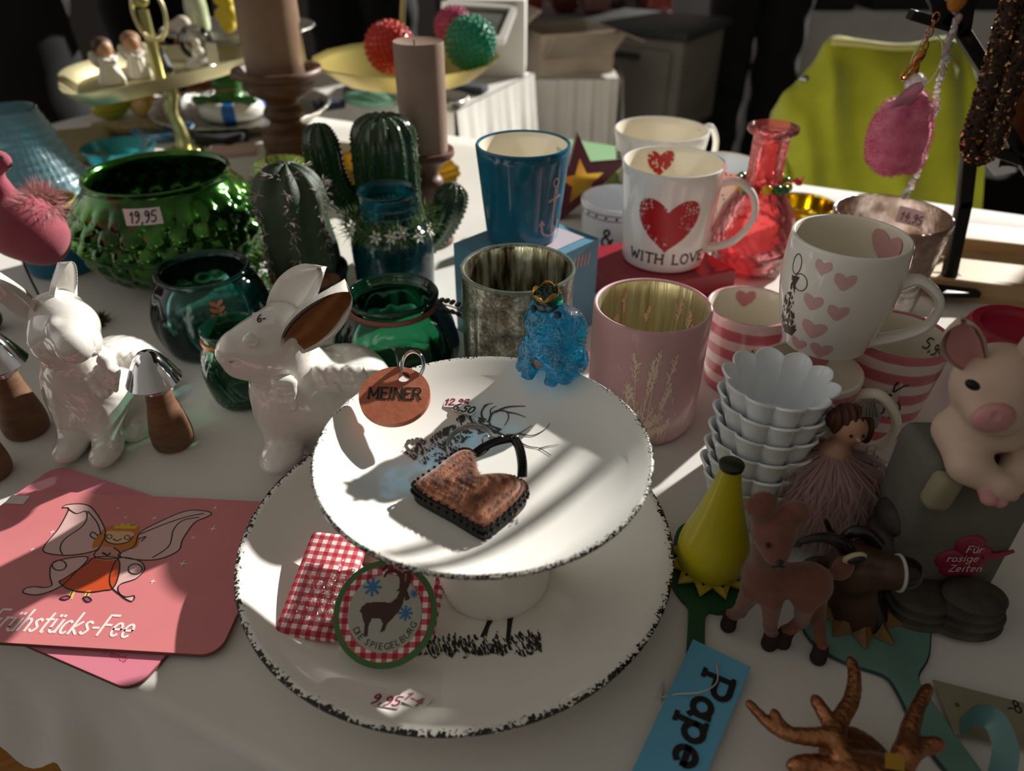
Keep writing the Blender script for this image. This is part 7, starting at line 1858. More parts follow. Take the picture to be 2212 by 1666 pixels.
# copper antlers
m_cop = M('copper_cast', '#8a5738', .3, .85, bump=(260, .6, .002), var=('#b98058', 60))
D0 = at(1868, 1640, 0)
da = thing('stag_hook', 'copper coloured stag head with antlers, nearest the viewer at the right', 'hook', D0)
gd = lambda px, py, z: tuple(at(px, py, z) - D0)
P = [E(gd(1885, 1708, .018), (.0195, .017, .014), .006), E(gd(1880, 1740, .020), (.015, .02, .013), .006), K(gd(1835, 1665, .024), gd(1800, 1598, .029), .0060, .0044, .004), E(gd(1905, 1690, .026), (.009, .009, .007), .004)]
def limb(pts, r0, r1):
    q_ = [gd(*p) for p in pts]; n_ = len(q_) - 1
    q_ = [tuple(x) for x in cr(q_, 5)]; n_ = len(q_) - 1
    return [K(q_[i], q_[i + 1], r0 + (r1 - r0) * i / n_, r0 + (r1 - r0) * (i + 1) / n_, .0012) for i in range(n_)]
P += limb([(1800, 1600, .030), (1812, 1560, .030), (1840, 1510, .031), (1846, 1460, .032), (1838, 1428, .033)], .0048, .0022)
P += limb([(1800, 1575, .030), (1778, 1538, .031), (1762, 1512, .032)], .0038, .0024)
P += limb([(1795, 1592, .030), (1750, 1592, .030), (1700, 1585, .029), (1660, 1562, .029), (1618, 1520, .030)], .0044, .0018)
P += limb([(1700, 1583, .029), (1682, 1562, .030), (1673, 1540, .031)], .0030, .0018)
P += limb([(1955, 1630, .028), (1965, 1580, .028), (1978, 1540, .029), (2004, 1488, .030)], .0048, .0026)
P += limb([(1965, 1625, .028), (2000, 1612, .028), (2026, 1608, .029)], .0042, .0030)
P += [K(gd(1935, 1680, .024), gd(1957, 1632, .028), .0065, .0050, .004)]
P += [E(gd(1745, 1655, .022), (.010, .005, .0055), .004), K(gd(1775, 1660, .022), gd(1820, 1685, .022), .0045, .006, .004), E(gd(1870, 1700, .008), (.02, .03, .010), .008)]
body(P, 130, noise=lambda Q: .00012 * np.sin(Q[..., 0] * 1400 + 3 * np.sin(Q[..., 1] * 500))).build('stag_head', m_cop, da, angle=None)
b = MB(); b.grid(lambda a, c: Vector(gd(1912 + 42 * a, 1625 + 34 * c + 8 * a, .041 - .004 * c)), 3, 3); b.build('gold_plaque', M('brushed_gold', '#a5812c', .3, .8), da, angle=None)
# grey card and ribbon
gc = [at(2013, 1470, .004), at(2330, 1552, .004), at(2330, 1640, .004), at(2062, 1590, .004)]
cg_ = thing('card_tag', 'grey-beige card tag at the lower right corner', 'tag', (0, 0, 0))
qc = [Vector((p.x, p.y, .0042)) for p in gc]
b = MB(); b.add(qc + [p + Vector((0, 0, .0007)) for p in qc], [(3, 2, 1, 0), (4, 5, 6, 7), (1, 0, 4, 5), (2, 1, 5, 6), (3, 2, 6, 7), (0, 3, 7, 4)])
b.f = [tuple(x) for x in b.f]; b.build('card', M('grey_beige_card', '#8d8672', .6, var=('#878068', 30)), cg_, smooth=False)
b = MB(); o_ = at(2180, 1540, .0052); letters(b, '-8', .007, .0008, lambda x, y: o_ + Vector((x, y, 0)), 0, 0, .05, .2); b.build('handwriting', m_black, cg_, smooth=False)
hc_ = at(2068, 1523, .0051); b = MB(); b.add([hc_ + Vector((.0012 * math.cos(a), .0012 * math.sin(a), 0)) for a in [2 * PI * i / 14 for i in range(14)]], [tuple(range(14))]); b.build('punched_hole', M('hole_dark', '#4a4538', .8), cg_, smooth=False)
rbn = MB(); pts = cr([tuple(at(2075, 1570, .007)), tuple(at(2110, 1545, .020)), tuple(at(2150, 1560, .026)), tuple(at(2172, 1620, .020)), tuple(at(2160, 1690, .006))], 8)
rbn.tube(pts, .0058, 10, flat=.08, up=(0, 0, 1)); tag(rbn.build('ribbon_loop', GLASS('teal_film', (.35, .62, .6, 1), .2, body=(.25, .5, .5, 1), bodyf=.6)), 'translucent teal ribbon loop lying over the grey card', 'ribbon')
# ================================================================ TIERED STANDS AND WHAT THEY CARRY
m_brass = M('pale_brass', '#d8d0a6', .42, 1.0, bump=(25, .15, .004)); m_brass2 = M('green_gold_post', '#b5b07a', .35, .9, bump=(120, .3))
o = thing('etagere', 'pale gold tiered stand with boat-shaped tray carrying the little angels', 'cake stand', (0, 0, 0))
zt = .118
pl = [(-.560, 1.03), (-.421, 1.283), (-.455, 1.37), (-.60, 1.36), (-.672, 1.22), (-.640, 1.105)]
ps = [Vector(p) for p in cr(pl, 5, True)]; c = sum(ps, Vector((0, 0))) / len(ps); b = MB()
rows = [(.80, zt - .018), (.86, zt - .017), (1.0, zt + .004), (1.004, zt + .005), (.985, zt + .004), (.85, zt - .014), (.001, zt - .014)]
n = len(ps); vs = []
for s_, z in rows: vs += [(c.x + (p.x - c.x) * s_, c.y + (p.y - c.y) * s_, z) for p in ps]
b.add(vs, [(r * n + i, r * n + (i + 1) % n, (r + 1) * n + (i + 1) % n, (r + 1) * n + i) for r in range(len(rows) - 1) for i in range(n)] + [tuple(reversed(range(n)))]); b.build('tray', m_brass, o)
q = at(397, 327, 0)
b = MB(); b.tube(cr([(q.x, q.y, 0), (q.x + .003, q.y, .03), (q.x - .004, q.y, .06), (q.x + .002, q.y, .085), (q.x - .002, q.y, zt - .017)], 6), [.011] * 6 + [.0095] * 6 + [.010] * 6 + [.0125] * 7, 14); b.build('post', m_brass2, o)
b = MB(); b.lathe([(1e-7, 0), (.03, 0), (.028, .004), (.012, .008), (1e-7, .008)], 30, c=(q.x, q.y, .0005)); b.build('foot', m_brass2, o)
pc = atY(322, 75, 1.2); b = MB(); b.tube([(pc.x, 1.2, zt - .014), (pc.x, 1.2, .2)], .008, 10); b.ball((pc.x, 1.2, .212), (.012, .012, .010), 12); b.ball((pc.x, 1.2, .232), (.010, .010, .012), 12); b.build('post', m_brass2, o)
rc_ = atY(322, 28, 1.19); b = MB(); b.tube([(rc_.x + .023 * math.cos(a), 1.19, rc_.z + .036 * math.sin(a)) for a in [2 * PI * i / 40 for i in range(40)]], .0032, 8, closed=True); b.build('ring_handle', m_brass, o)
# angels
def angel(lab, px, py, top, dress, hair, turn, wings=True):
    z0 = zt - .0135; p = at(px, py, z0); Hh = atY(px, top, p.y).z - z0
    a_ = thing('angel_figurine', lab, 'figurine', p, (0, 0, turn), 'little angels on the gold tray')
    s = Hh / .056
    P = [K((0, 0, .004 * s), (0, 0, .030 * s), .0165 * s, .0085 * s, .004), K((0, 0, .03 * s), (0, 0, .036 * s), .006 * s, .005 * s, .003), E((0, -.001 * s, .043 * s), (.0105 * s, .0105 * s, .011 * s), .002), K((.009 * s, -.004 * s, .03 * s), (.002 * s, -.012 * s, .026 * s), .004 * s, .003 * s, .002), K((-.009 * s, -.004 * s, .03 * s), (-.002 * s, -.012 * s, .026 * s), .004 * s, .003 * s, .002)]
    body(P, 54, noise=lambda Q: (.0006 * s) * np.sin(np.arctan2(Q[..., 1], Q[..., 0]) * 9) * (Q[..., 2] < .024 * s), matf=lambda C: (C[:, 2] > .0345 * s).astype(int)).build('angel_body', [M('angel_gown', dress, .5), M('angel_skin', '#b58a6c', .5)], a_, angle=None)
    body([E((0, .0022 * s, .046 * s), (.0125 * s, .0115 * s, .0105 * s), .002)], 34, [E((0, -.0125 * s, .041 * s), (.009 * s, .009 * s, .009 * s), .002)]).build('hair', M('angel_hair', hair, .6, bump=(300, .4)), a_, angle=None)
    if wings:
        for sx in (-1, 1):
            b = MB(); b.ball((sx * .0095 * s, .0085 * s, .029 * s), (.0075 * s, .0022 * s, .0125 * s), 14, rot=(0, sx * .5, 0)); b.build('wing', M('angel_wing', '#d9d3c6', .5), a_)
    return a_
angel('white-gowned angel with dark hair nearest the left tip of the gold tray', 245, 180, 80, '#dedad0', '#3f2a1c', .9)
angel('white-gowned angel with light brown hair in the middle of the gold tray', 303, 166, 68, '#cfc9bd', '#8d6a4a', .5)
angel('dark-clothed angel with dark hair beside the snow globe', 352, 152, 74, '#3a4048', '#3a271d', -.3, False)
p = at(435, 145, zt - .0135); gl_ = thing('snow_globe', 'clear snow globe with paper tag at the right of the gold tray', 'snow globe', p)
b = MB(); b.lathe([(1e-7, 0), (.024, 0), (.025, .004), (.020, .013), (.015, .015), (1e-7, .015)], 28); b.build('base', M('silver_white_base', '#c9c6bd', .25, .3), gl_)
b = MB(); b.ball((0, 0, .037), .0265, 32); b.build('glass_ball', GLASS('clear_ball', (.97, .98, .97, 1), .02), gl_)
b = MB(); b.ball((0, 0, .022), (.010, .008, .010), 12); b.ball((0, 0, .036), (.006, .006, .007), 12); b.build('inner_figure', M('inner_figure_white', '#d8d2c4', .5), gl_)
b = MB(); b.box((.026, -.012, .022), (.016, .0007, .032), (0, .1, .2)); b.build('paper_tag', m_paper, gl_, smooth=False)
# silver tray high behind with bits
Y = 1.50; p = atY(515, 58, Y); R = mm(160, p); m_sil = M('lacy_silver', '#b9b7ae', .25, 1.0, bump=(160, .9, .004))
o = thing('etagere', 'lacy silver tiered stand behind the thick brown candle', 'cake stand', (p.x, Y + .0, 0))
b = MB(); b.lathe(wall([(R * .6, p.z - .012), (R * .85, p.z - .010), (R * .93, p.z - .004), (R, p.z)], .003, p.z - .009), 72, rmod=lambda t_, r, z: r * (1 + .012 * math.cos(36 * t_) * (r > R * .9))); b.build('tray', m_sil, o)
b = MB(); b.tube([(0, .08, .006), (0, .08, p.z - .011)], .012, 12); b.lathe([(1e-7, 0), (.022, 0), (.02, .006), (1e-7, .01)], 30, c=(0, .08, 0)); b.build('post', m_sil, o)
zz = p.z - .0055
def lump(nm, lab, cat, px, py, r, mat, Yy, z0, prims=None, group=None):
    q = atY(px, py, Yy); bb = body(prims, 50) if prims else MB().ball((0, 0, r[2]), r, 18); oo = bb.build(nm, mat, angle=None, loc=(q.x, Yy, z0)); tag(oo, lab, cat, group); return oo
m_yf = M('yellow_petals', '#d3b81e', .6, bump=(200, .5))
lump('yellow_flower', 'yellow blossom-like ornament on the silver tray beside the thick candle', 'ornament', 490, 40, None, m_yf, 1.47, zz, [E((.0, 0, .014), .014, .004), E((.008, -.004, .032), .014, .004), E((-.008, .002, .03), .012, .004), E((.004, 0, .05), .014, .004), E((-.006, -.004, .055), .010, .004)])
lump('shell_ornament', 'pinkish white shell ornament at the left of the silver tray', 'ornament', 383, 45, None, M('shell_white', '#cdbfae', .6, bump=(200, .6)), 1.46, zz, [E((0, 0, .012), (.022, .014, .012), .004), E((.008, 0, .018), (.014, .012, .012), .004)])
b = MB(); b.lathe(prof([(.018, 0), (.020, .01), (.019, .05), (.008, .075), (.008, .10)], 5) + [(1e-7, .1)], 30)
q = atY(425, 30, 1.5); tag(b.build('white_bottle', M('milk_glass', '#cfd6c2', .2, var=('#b4c48a', 30)), loc=(q.x, 1.5, zz)), 'small white-green bottle standing on the silver tray', 'bottle')
b = MB(); b.lathe(wall(prof([(.03, 0), (.045, .03), (.05, .07), (.04, .1)], 5), .004, .005), 36); q = atY(360, 100, 1.42)
tag(b.build('clay_pot', M('rust_clay', '#8c4420', .7), loc=(q.x, 1.56, .0005)), 'rust-red clay pot behind the dark-clothed angel', 'pot')
# low silver tray, swim-ring frog, ducks
p = at(548, 240, .02); R = .155
tr0 = thing('silver_tray', 'lace-edged silver tray on the table behind the large candlestick', 'tray', (p.x - .03, p.y + .03, 0))
b = MB(); b.lathe(wall([(R * .7, 0), (R * .85, .004), (R * .93, .012), (R, .022)], .003, .004), 84, rmod=lambda t_, r, z: r * (1 + .012 * math.cos(42 * t_) * (r > R * .9))); b.build('tray_body', m_sil, tr0)
q = at(505, 250, .006); fr = thing('frog_figurine', 'green frog in a white and blue swim ring on the silver tray', 'figurine', (q.x, q.y, .0045))
b = MB(); pts = [(.042 * math.cos(a), .042 * math.sin(a), .016) for a in [2 * PI * i / 48 for i in range(48)]]; b.tube(pts, .016, 14, closed=True)
b.m = [1 if (i // 14) % 12 < 3 else 0 for i in range(len(b.f))]; b.build('swim_ring', [M('ring_white', '#d9d8d2', .35), M('ring_blue', '#1f63b0', .35)], fr)
m_fg = M('frog_green', '#2f6b28', .3)
body([E((0, 0, .03), (.028, .026, .026), .008), E((0, -.004, .058), (.026, .022, .018), .006), E((-.012, -.006, .072), .008, .004), E((.012, -.006, .072), .008, .004), K((.02, -.02, .03), (.05, -.03, .036), .009, .007, .006), K((-.02, -.02, .03), (-.05, -.03, .036), .009, .007, .006)], 64).build('frog_body', m_fg, fr, angle=None)
b = MB(); b.tube(arc(0, 0, .019, .019, 200, 340, 10) and [(.021 * math.cos(a), -.004 + .021 * math.sin(a) * .95, .050) for a in [PI + PI * i / 12 for i in range(13)]], .0018, 6); b.build('orange_mouth', M('orange_line', '#c8632a', .5), fr)
m_duck = M('yellow_green_glaze', '#b59f14', .2, var=('#7d9a1c', 25))
def duck(lab, px, py, s, turn, mat):
    q = at(px, py, .002); oo = thing('duck_figurine', lab, 'figurine', (q.x, q.y, .0005), (0, 0, turn), 'glazed ducks under the gold tray')
    body([E((0, 0, .016 * s), (.026 * s, .018 * s, .016 * s), .006), E((-.014 * s, 0, .036 * s), .0125 * s, .006), K((.02 * s, 0, .02 * s), (.034 * s, 0, .028 * s), .009 * s, .004 * s, .006)], 50).build('duck_body', mat, oo, angle=None)
    b = MB(); b.ball((-.028 * s, 0, .034 * s), (.007 * s, .005 * s, .0025 * s), 10); b.build('beak', M('orange_beak', '#b86a1a', .4), oo); return oo
duck('yellow-green glazed duck under the left tip of the gold tray', 243, 256, 1.15, .6, m_duck)
duck('flat yellow glazed duck to the right of the other duck under the gold tray', 315, 250, 1.0, 2.8, M('mustard_glaze', '#b58d16', .25, var=('#d0b27a', 30)))
# bead string, glitter pouch, dark box, teal soap, small silver dish
q0 = [(365, 225), (400, 205), (440, 195), (470, 188), (520, 192), (560, 198)]
bs = MB(); 
for pnt in cr(q0, 6): bs.ball(at(pnt[0], pnt[1], .014), .0065, 10)
tag(bs.build('bead_string', M('wood_beads', '#a58f78', .6)), 'string of wooden beads lying on the lace silver tray', 'necklace')
m_glit = M('gold_glitter_cloth', '#8f7c4e', .3, .7, bump=(500, 1.0, .004), var=('#c4b482', 300))
for (px, py, w, d, h, lab, yw) in ((175, 330, .09, .16, .02, 'gold glitter pouch between the lantern shade and turquoise bowl', .4), (300, 285, .15, .05, .016, 'brown and gold sequinned pouch under the ducks', .3)):
    q = at(px, py, 0); b = MB(); b.box((0, 0, h / 2 + .0006), (w, d, h), bev=h * .45); tag(b.build('glitter_pouch', m_glit, loc=(q.x, q.y, 0), rot=(0, 0, yw)), lab, 'pouch')
q = at(448, 305, 0); b = MB(); b.box((0, 0, .009), (.07, .05, .0175), bev=.003); tag(b.build('dark_case', M('black_velvet', '#101114', .8), loc=(q.x + .03, q.y - .015, 0), rot=(0, 0, -.35)), 'flat black case below the lace silver tray', 'box')
q = at(490, 330, 0); b = MB(); b.box((0, 0, .004), (.07, .05, .008), bev=.002); tag(b.build('pink_card', M('pale_pink_card', '#cfaead', .6), loc=(q.x + .01, q.y, 0), rot=(0, 0, .3)), 'pale pink card lying in front of the black case', 'card')
q = at(800, 232, 0); tag(body([E((0, 0, .014), (.055, .03, .014), .004), E((.01, 0, .018), (.035, .02, .012), .004)], 50, [K((-.05, -.018, .02), (.04, -.026, .018), .003, .003, .003)]).build('soap_dish', M('sea_green_soap', '#5f9a84', .5, var=('#7fb39c', 40)), angle=None, loc=(q.x, q.y, .0008), rot=(0, 0, -.3)), 'sea-green shell-like soap between the two candles in the back', 'soap')
q = at(985, 235, 0); b = MB(); b.lathe(wall([(.03, 0), (.045, .004), (.055, .016)], .003, .003), 48, rmod=lambda t_, r, z: r * (1 + .02 * math.cos(20 * t_))); tag(b.build('silver_dish', m_sil, loc=(q.x - .03, q.y + .02, .0003)), 'small silver dish by the edge of the sunlit cloth under the green ball', 'dish')
r9 = random.Random(8)
for i, (px, py, c, lab) in enumerate(((712, 235, '#1d2135', 'dark blue velvet pouch beside the lace silver tray'), (770, 205, '#6d6b75', 'grey brooch card behind the sea-green soap'), (900, 215, '#4e6b62', 'dark green cloth pouch behind the tall taupe candle'), (1015, 200, '#2a3038', 'dark blue-grey pouch under the gold dish'))):
    q = at(px, py, 0); b = MB(); b.box((0, 0, .008), (.05 + .02 * r9.random(), .04, .0155), bev=.006); tag(b.build('small_pouch', M('pouch_cloth', c, .8), loc=(q.x, q.y, 0), rot=(0, 0, r9.uniform(-.6, .6))), lab, 'pouch')
# gold dish with balls
Y = 1.27; p = atY(878, 124, Y); R = mm(203, p); zr = p.z
o = thing('etagere', 'shiny gold footed dish holding the red, pink and green balls', 'cake stand', (p.x, Y, 0))
b = MB(); b.lathe([(1e-7, zr - .045), (R * .35, zr - .044), (R * .72, zr - .03), (R * .93, zr - .008), (R, zr), (R * 1.0, zr + .0015), (R * .985, zr + .001), (R * .91, zr - .006), (R * .70, zr - .027), (R * .34, zr - .041), (1e-7, zr - .042)], 16); b.build('dish', M('bright_brass', '#dfcb78', .38, 1.0), o, angle=20)
b = MB(); b.tube([(0, 0, .006), (0, 0, zr - .044)], .011, 12); b.lathe([(1e-7, 0), (.055, 0), (.05, .004), (.014, .010), (1e-7, .012)], 36); b.build('pedestal', m_brass, o)
b = MB(); b.tube(cr([(0, .0, zr - .042), (.004, 0, zr), (-.003, 0, zr + .04), (.003, 0, zr + .10), (0, 0, zr + .15)], 5), [.007] * 5 + [.009] * 5 + [.0075] * 5 + [.009] * 6, 12, flat=.6); b.build('post', m_brass2, o)
def cball(lab, px, py, rpx, Yy, col):
    c = atY(px, py, Yy); r = mm(rpx, c); oo = thing('bubble_ball', lab, 'ball', c, (.3, .2, .4))
    core = MB(); bmp = MB(); core.ball((0, 0, 0), r * .95, 40); N = 230; g_ = PI * (3 - math.sqrt(5))
    for i in range(N):
        z = 1 - 2 * (i + .5) / N; rr = math.sqrt(1 - z * z); core.ball((r * .95 * rr * math.cos(g_ * i), r * .95 * rr * math.sin(g_ * i), r * .95 * z), r * .095, 6)
    core.build('ball_body', M('bubble_wax', col, .3, coat=.3), oo, angle=None); return oo
cball('red bubble-textured ball at the left of the gold dish', 842, 102, 54, 1.235, '#c4281a')
cball('emerald green bubble-textured ball at the right of the gold dish', 1016, 93, 56, 1.245, '#0f8a6a')
cball('pink bubble-textured ball behind the green ball in the gold dish', 980, 58, 42, 1.352, '#b23a68')
# gold scalloped plate
p = at(815, 400, 0); R = .115
b = MB(); b.lathe(wall([(R * .5, 0), (R * .75, .003), (R, .012)], .003, .002), 96, rmod=lambda t_, r, z: r * (1 + (.03 * abs(math.cos(12 * t_)) if r > R * .6 else 0))); tag(b.build('scalloped_plate', m_gold, loc=(p.x, p.y + .01, .0003)), 'flat gold scalloped plate on the cloth behind the green cactus', 'plate')
# yellow-green ribbed glass with grass
Y = .835; p = atY(605, 352, Y); R = mm(56, p)
o = glass_jar('ribbed_glass', 'yellow-green ribbed glass with a grass collar behind the spined cactus', p.x, Y, prof([(R * .7, 0), (R * .85, .004), (R * 1.1, p.z * .4), (R * .98, p.z * .8), (R, p.z)], 6), GLASS('lime_glass', (.78, .84, .5, 1), .05, body=(.42, .52, .15, 1), bodyf=.22), .0028, 100, lambda t_, r, z: r * (1 + .025 * math.cos(20 * t_)))
tor = MB(); tor.tube([(R * 1.02 * math.cos(a), R * 1.02 * math.sin(a), p.z * .78) for a in [2 * PI * i / 40 for i in range(40)]], .004, 8, closed=True); w_ = MB(); fuzz(w_, tor, 800, .016, .0008, 14, jitter=.9); w_.build('grass_collar', M('light_grass', '#6c8a38', .6), o, angle=None)
for (cx_, cy_, lab) in ((-.235, .735, 'bright green artificial grass sprig beside the green globe vase'),):
    tf_ = MB(); tf_.ball((0, 0, .012), (.02, .014, .012), 12); w_ = MB(); fuzz(w_, tf_, 500, .028, .0014, 21, jitter=.8, droop=.2); w_.v = [(x, y, max(z, -.005)) for x, y, z in w_.v]; tag(w_.build('grass_sprig', M('vivid_grass', '#4a8a24', .6), angle=None, loc=(-.252, .722, .006)), lab, 'artificial plant')
# green card, maroon star
pts = [at(1228, 300, .035), at(1345, 318, .035), at(1350, 402, .035), at(1262, 396, .035)]
b = MB(); b.prism([(q.x, q.y) for q in pts], .0005, .035); gcb = tag(b.build('green_book', M('pale_green_cover', '#8fb98a', .45), smooth=False), 'pale green book with olive band behind the maroon star', 'book')
b = MB(); q1 = pts[3].lerp(pts[0], .05); q2 = pts[2].lerp(pts[1], .05); q3 = pts[2].lerp(pts[1], .45); q4 = pts[3].lerp(pts[0], .45); up_ = Vector((0, 0, .0004)); b.add([q1 + up_, q2 + up_, q3 + up_, q4 + up_], [(0, 1, 2, 3)]); bb_ = b.build('cover_band', M('olive_band', '#7c9425', .45), gcb, smooth=False)
Ys_ = .90; sc = atY(1255, 415, Ys_); Rs = mm(102, sc)
star = lambda R_, k=.42: [((R_ if i % 2 == 0 else R_ * k) * math.cos(PI / 2 + .12 + PI * i / 5), (R_ if i % 2 == 0 else R_ * k) * math.sin(PI / 2 + .12 + PI * i / 5)) for i in range(10)]
so = thing('star_box', 'maroon star-shaped box with gold star standing between anchor mug and dotted cup', 'box', (sc.x, Ys_, Rs * .80))
Ms = Matrix.Rotation(PI / 2 - .12, 4, 'X')
b = MB(); b.prism(star(Rs), -.02, .0, Ms); b.build('star_body', M('maroon_card', '#5e1428', .45), so, smooth=False)
b = MB(); b.prism(star(Rs * .5), .0, .001, Ms); b.build('gold_star', m_gold, so, smooth=False)

# ================================================================ JEWELLERY TREE
YT = .69
jt = thing('jewellery_tree', 'black flat-iron jewellery tree standing in the wooden tray at the right', 'jewellery stand', (0, 0, 0))
def bar(pts, w, nm, d=.010, px=True):
    P = [atY(x, y, YT) if px else Vector((x, YT, y)) for x, y in pts]; b = MB()
    for p_, q_ in zip(P[:-1], P[1:]):
        dd = q_ - p_; L = dd.length; a = math.atan2(dd.z, dd.x)
        b.box((p_ + q_) / 2, (L + w * .7, d, w), (0, -a, 0), bev=.0015)
    return b.build(nm, m_darkmetal, jt, angle=30)
base_ = atY(2050, 602, YT)
bar([(2048, 604), (2082, 440), (2094, 330), (2150, 285), (2172, 245)], .013, 'trunk')
bar([(2172, 245), (2130, 152), (2078, 70), (2090, -10)], .0115, 'branch'); bar([(2066, 58), (2040, 40), (2014, -12)], .0105, 'branch'); bar([(1971, 33), (2066, 62)], .0085, 'hook'); bar([(2135, 322), (2255, 362)], .0095, 'branch'); bar([(2164, 262), (2225, 372)], .0095, 'branch')
t0 = atY(2090, -10, YT)
bar([(t0.x, t0.z), (.408, .325), (.419, .36), (.421, .41)], .006, 'branch', px=False); bar([(atY(2172, 245, YT).x, atY(2172, 245, YT).z), (.452, .24), (.446, .33), (.449, .385), (.447, .45)], .0065, 'branch', px=False); bar([(.447, .345), (.60, .352)], .008, 'branch', px=False); bar([(.4495, .405), (.436, .44)], .005, 'hook', px=False)
b = MB(); b.box((base_.x, YT, .0125), (.045, .05, .006), bev=.001); b.build('foot_plate', m_darkmetal, jt)
# pompom charm
YP = .668
pk = thing('pompom_charm', 'pink fluffy pompom charm hanging from the black tree', 'key charm', (0, 0, 0))
ap = lambda x, y, d=0: tuple(atY(x, y, YP + d))
k_ = mm(1, atY(1940, 280, YP))
src = body([E(ap(1940, 300), (62 * k_, .022, 78 * k_), .005, (0, .12, 0)), E(ap(1925, 262, -.004), (34 * k_, .014, 50 * k_), .003, (0, .35, 0)), E(ap(1972, 250, -.003), (32 * k_, .013, 52 * k_), .003, (0, -.1, 0)), E(ap(1925, 345, -.002), (30 * k_, .014, 32 * k_), .003), E(ap(1962, 345, -.002), (28 * k_, .014, 30 * k_), .003)], 60)
fzp = MB(); fuzz(fzp, src, 5200, .0042, .0004, 5, jitter=.7); fzp.add(src.v, src.f)
fzp.build('pompom', M('pink_plush', '#d4557c', .9, var=('#e88aa8', 60), sheen=.6), pk, angle=None, label='fluffy pink pompom')
b = MB(); b.ball(ap(1977, 179), 21 * k_, 24); b.build('crystal_ball', GLASS('crystal', (.85, .86, .86, 1), .05, bump=(500, 1.0, .003), body=(.7, .68, .68, 1), bodyf=.3, fmul=2), pk)
b = MB(); b.ball(ap(1957, 216, -.01), (42 * k_, .003, 20 * k_), 20, rot=(0, -.95, 0)); b.build('petal_charm', GLASS('rose_petal', (.9, .6, .68, 1), .1, body=(.75, .42, .52, 1), bodyf=.7), pk)
b = MB()
for j, (x, y) in enumerate(((2022, 38), (2015, 55), (2008, 70), (2003, 85), (1998, 100), (1992, 112))):
    c_ = Vector(ap(x, y)); b.tube([c_ + Vector((.0028 * math.cos(a), .0028 * math.sin(a) * (j % 2), .0042 * math.sin(a) )) if j % 2 == 0 else c_ + Vector((.0008 * math.cos(a), .0028 * math.cos(a), .0042 * math.sin(a))) for a in [2 * PI * i / 16 for i in range(16)]], .0006, 6, closed=True)
b.build('chain', M('rose_gold', '#c78a5a', .2, 1.0), pk)
b = MB()
b.tube(cr([ap(1995, 105), ap(1985, 125), ap(1975, 135), ap(1955, 155), ap(1947, 168), ap(1956, 170), ap(1972, 155), ap(1985, 138)], 5), .0016, 8); b.ball(ap(1985, 125), (.004, .003, .008), 12, rot=(0, .5, 0)); b.tube([ap(1984, 135), ap(1980, 160)], .0014, 8); b.build('clasp', M('rose_gold_clasp', '#c08048', .2, 1.0, bump=(300, .3)), pk)
b = MB(); c_ = Vector(ap(2000, 133, .004)); b.tube([c_ + Vector((.0125 * math.cos(a), 0, .0205 * math.sin(a))) for a in [2 * PI * i / 40 for i in range(40)]], .0005, 6, closed=True); b.build('nylon_loop', M('clear_nylon_loop', '#cfccc4', .2), pk)
# bead chain
bc = thing('bead_chain', 'sparkling clear and rose chip bead chain hanging beside the pink pompom', 'necklace', (0, 0, 0))
mB = [GLASS('clear_chip', (.97, .96, .96, 1), .05, body=(.95, .92, .92, 1), bodyf=.5, fmul=2.5), GLASS('rose_chip', (.9, .72, .74, 1), .08, body=(.85, .68, .7, 1), bodyf=.6, fmul=2)]
pth = cr([ap(2070, 38, .01), ap(2062, 65, .008), ap(2050, 90, .004), ap(2045, 125, .002), ap(2030, 170), ap(2022, 220), ap(2015, 250), ap(2004, 300), ap(1990, 350), ap(1965, 405), ap(1953, 425)], 8)
for i, p_ in enumerate(pth[::2]):
    b = MB(); big = False
    
    r_ = .0050 if i == 12 else (.0055 if i == 23 else .0034)
    b.ball((0, 0, 0), (r_ * rnd.uniform(.9, 1.3), r_ * rnd.uniform(.7, 1.0), r_ * rnd.uniform(.6, 1.1)), 8, rot=(rnd.random() * 3, rnd.random() * 3, 0)); o_ = b.build('bead', mB[1 if i in (23, 15, 27) else (i % 5 == 0)], bc, angle=25, loc=Vector(p_) + Vector((rnd.uniform(-1, 1), rnd.uniform(-1, 1), 0)) * .0015)
b = MB(); b.tube([tuple(p_) for p_ in pth], .0004, 5); b.build('thread', m_steel, bc)
# sequinned loop
sq = thing('sequin_loop', 'bronze sequinned loop necklace hanging at the right edge on the black tree', 'necklace', (0, 0, 0))
YQ = .655; aq = lambda x, y, d=0: tuple(atY(x, y, YQ + d))
pth = cr([aq(2205, -60), aq(2188, 10), aq(2165, 90), aq(2140, 175), aq(2112, 265), aq(2100, 315), aq(2120, 335, -.004), aq(2145, 305, -.006), aq(2165, 235, -.006), aq(2190, 150, -.006), aq(2215, 60, -.004), aq(2235, -50)], 8)
tb = MB(); tb.tube(pth, .0088, 14); s2 = MB(); r_ = random.Random(31)
for i in range(2600):
    f_ = tb.f[r_.randrange(len(tb.f))]; w_ = [r_.random() + .02 for _ in f_]; p_ = sum((Vector(tb.v[j]) * a for j, a in zip(f_, w_)), Vector()) / sum(w_)
    nn = Vector((r_.uniform(-1, 1), r_.uniform(-1.4, .4), r_.uniform(-1, 1))).normalized(); e1 = nn.orthogonal().normalized() * .0021; e2 = nn.cross(e1)
    s2.add([p_ + e1, p_ + e2, p_ - e1, p_ - e2], [(0, 1, 2, 3)], i % 3)
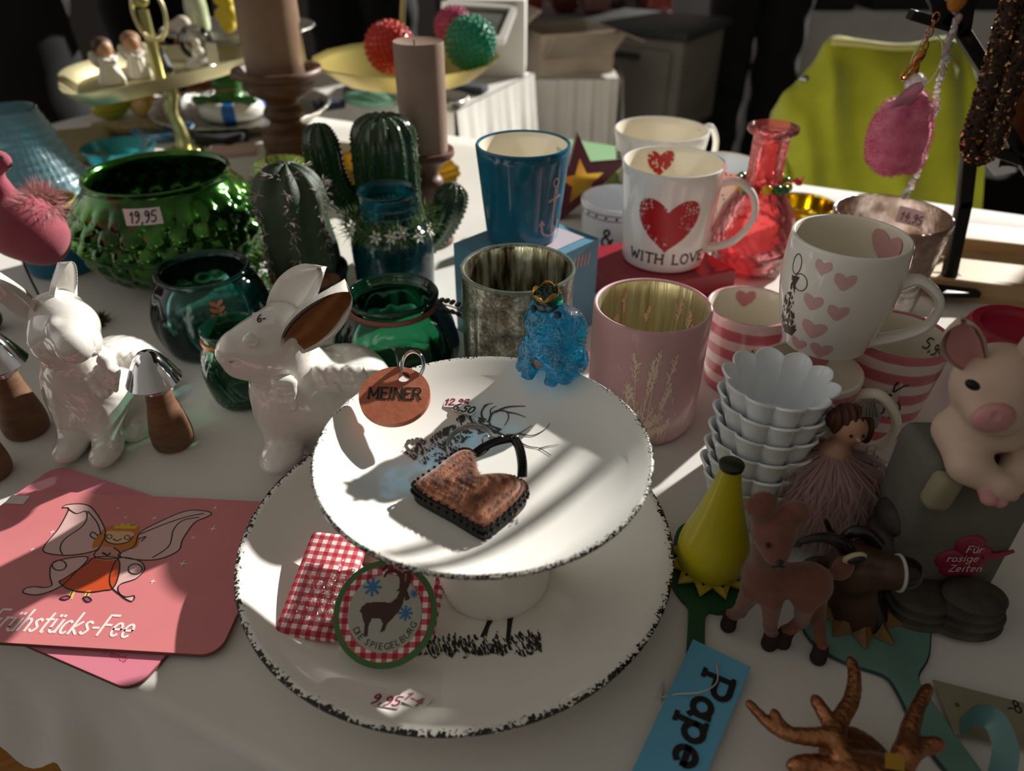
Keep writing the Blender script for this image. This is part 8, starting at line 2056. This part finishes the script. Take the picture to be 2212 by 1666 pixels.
tb.build('cord', M('dark_brown_cord', '#2a1c14', .8), sq); o_ = s2.build('sequins', [M('bronze_sequin', '#9a6f52', .28, .8), M('gold_sequin', '#d8b878', .2, 1.0), M('dark_sequin', '#4a342a', .25, .8)], sq, angle=None); o_['kind'] = 'stuff'
# leather tag, amber pendant, white paper
tgl = MB(); P = [atY(x, y, .70) for x, y in ((2175, 215), (2235, 150), (2250, 330), (2185, 335), (2150, 285))]; n = len(P); tgl.add(P + [p_ + Vector((0, .003, 0)) for p_ in P], [tuple(reversed(range(n))), tuple(range(n, 2 * n))] + [(i, (i + 1) % n, (i + 1) % n + n, i + n) for i in range(n)])
tag(tgl.build('leather_pendant', M('orange_leather', '#8a4f26', .55, bump=(200, .3), var=('#9c5c2e', 50)), smooth=False), 'orange-brown leather pendant behind the sequinned loop', 'pendant')
b = MB(); q = atY(2068, -2, .685); b.ball((0, 0, 0), (.0085, .005, .010), 16); am_ = b.build('amber_pendant', M('amber', '#b8762c', .2), loc=q); tag(am_, 'amber drop pendant hanging at the top of the black tree', 'pendant')
b = MB(); b.tube([(.004, 0, -.008), (.009, .001, .0), (.010, .002, .018)], .0008, 6); b.build('setting', m_gold, am_)
b = MB(); q = at(2190, 470, -.0); P = [atY(x, y, .86) for x, y in ((2118, 292), (2185, 300), (2195, 372), (2150, 380), (2122, 345))]; n = len(P); b.add(P + [p_ + Vector((0, .002, 0)) for p_ in P], [tuple(reversed(range(n))), tuple(range(n, 2 * n))] + [(i, (i + 1) % n, (i + 1) % n + n, i + n) for i in range(n)])
tag(b.build('white_paper', M('pale_blue_paper', '#b9c3cf', .6), smooth=False), 'pale bluish paper showing between the bars of the black tree', 'paper')
sf = MB(); sf.grid(lambda a, c: Vector((.468 + .125 * a, YT + .012 + .006 * math.sin(a * 20) + .01 * math.sin(c * 9), .349 - .22 * c)), 20, 12); sf.grid(lambda a, c: Vector((.468 + .125 * a, YT - .012 + .006 * math.sin(a * 18), .349 - .20 * c)), 20, 12)  # felt cloth added out of view to keep sun off the fluted bowls
tag(sf.build('shade_scarf', M('shade_scarf_felt', '#3f2c22', .9), angle=None), 'unseen dark brown felt cloth added on the black tree to block sun from the bowls', 'shade_scarf')
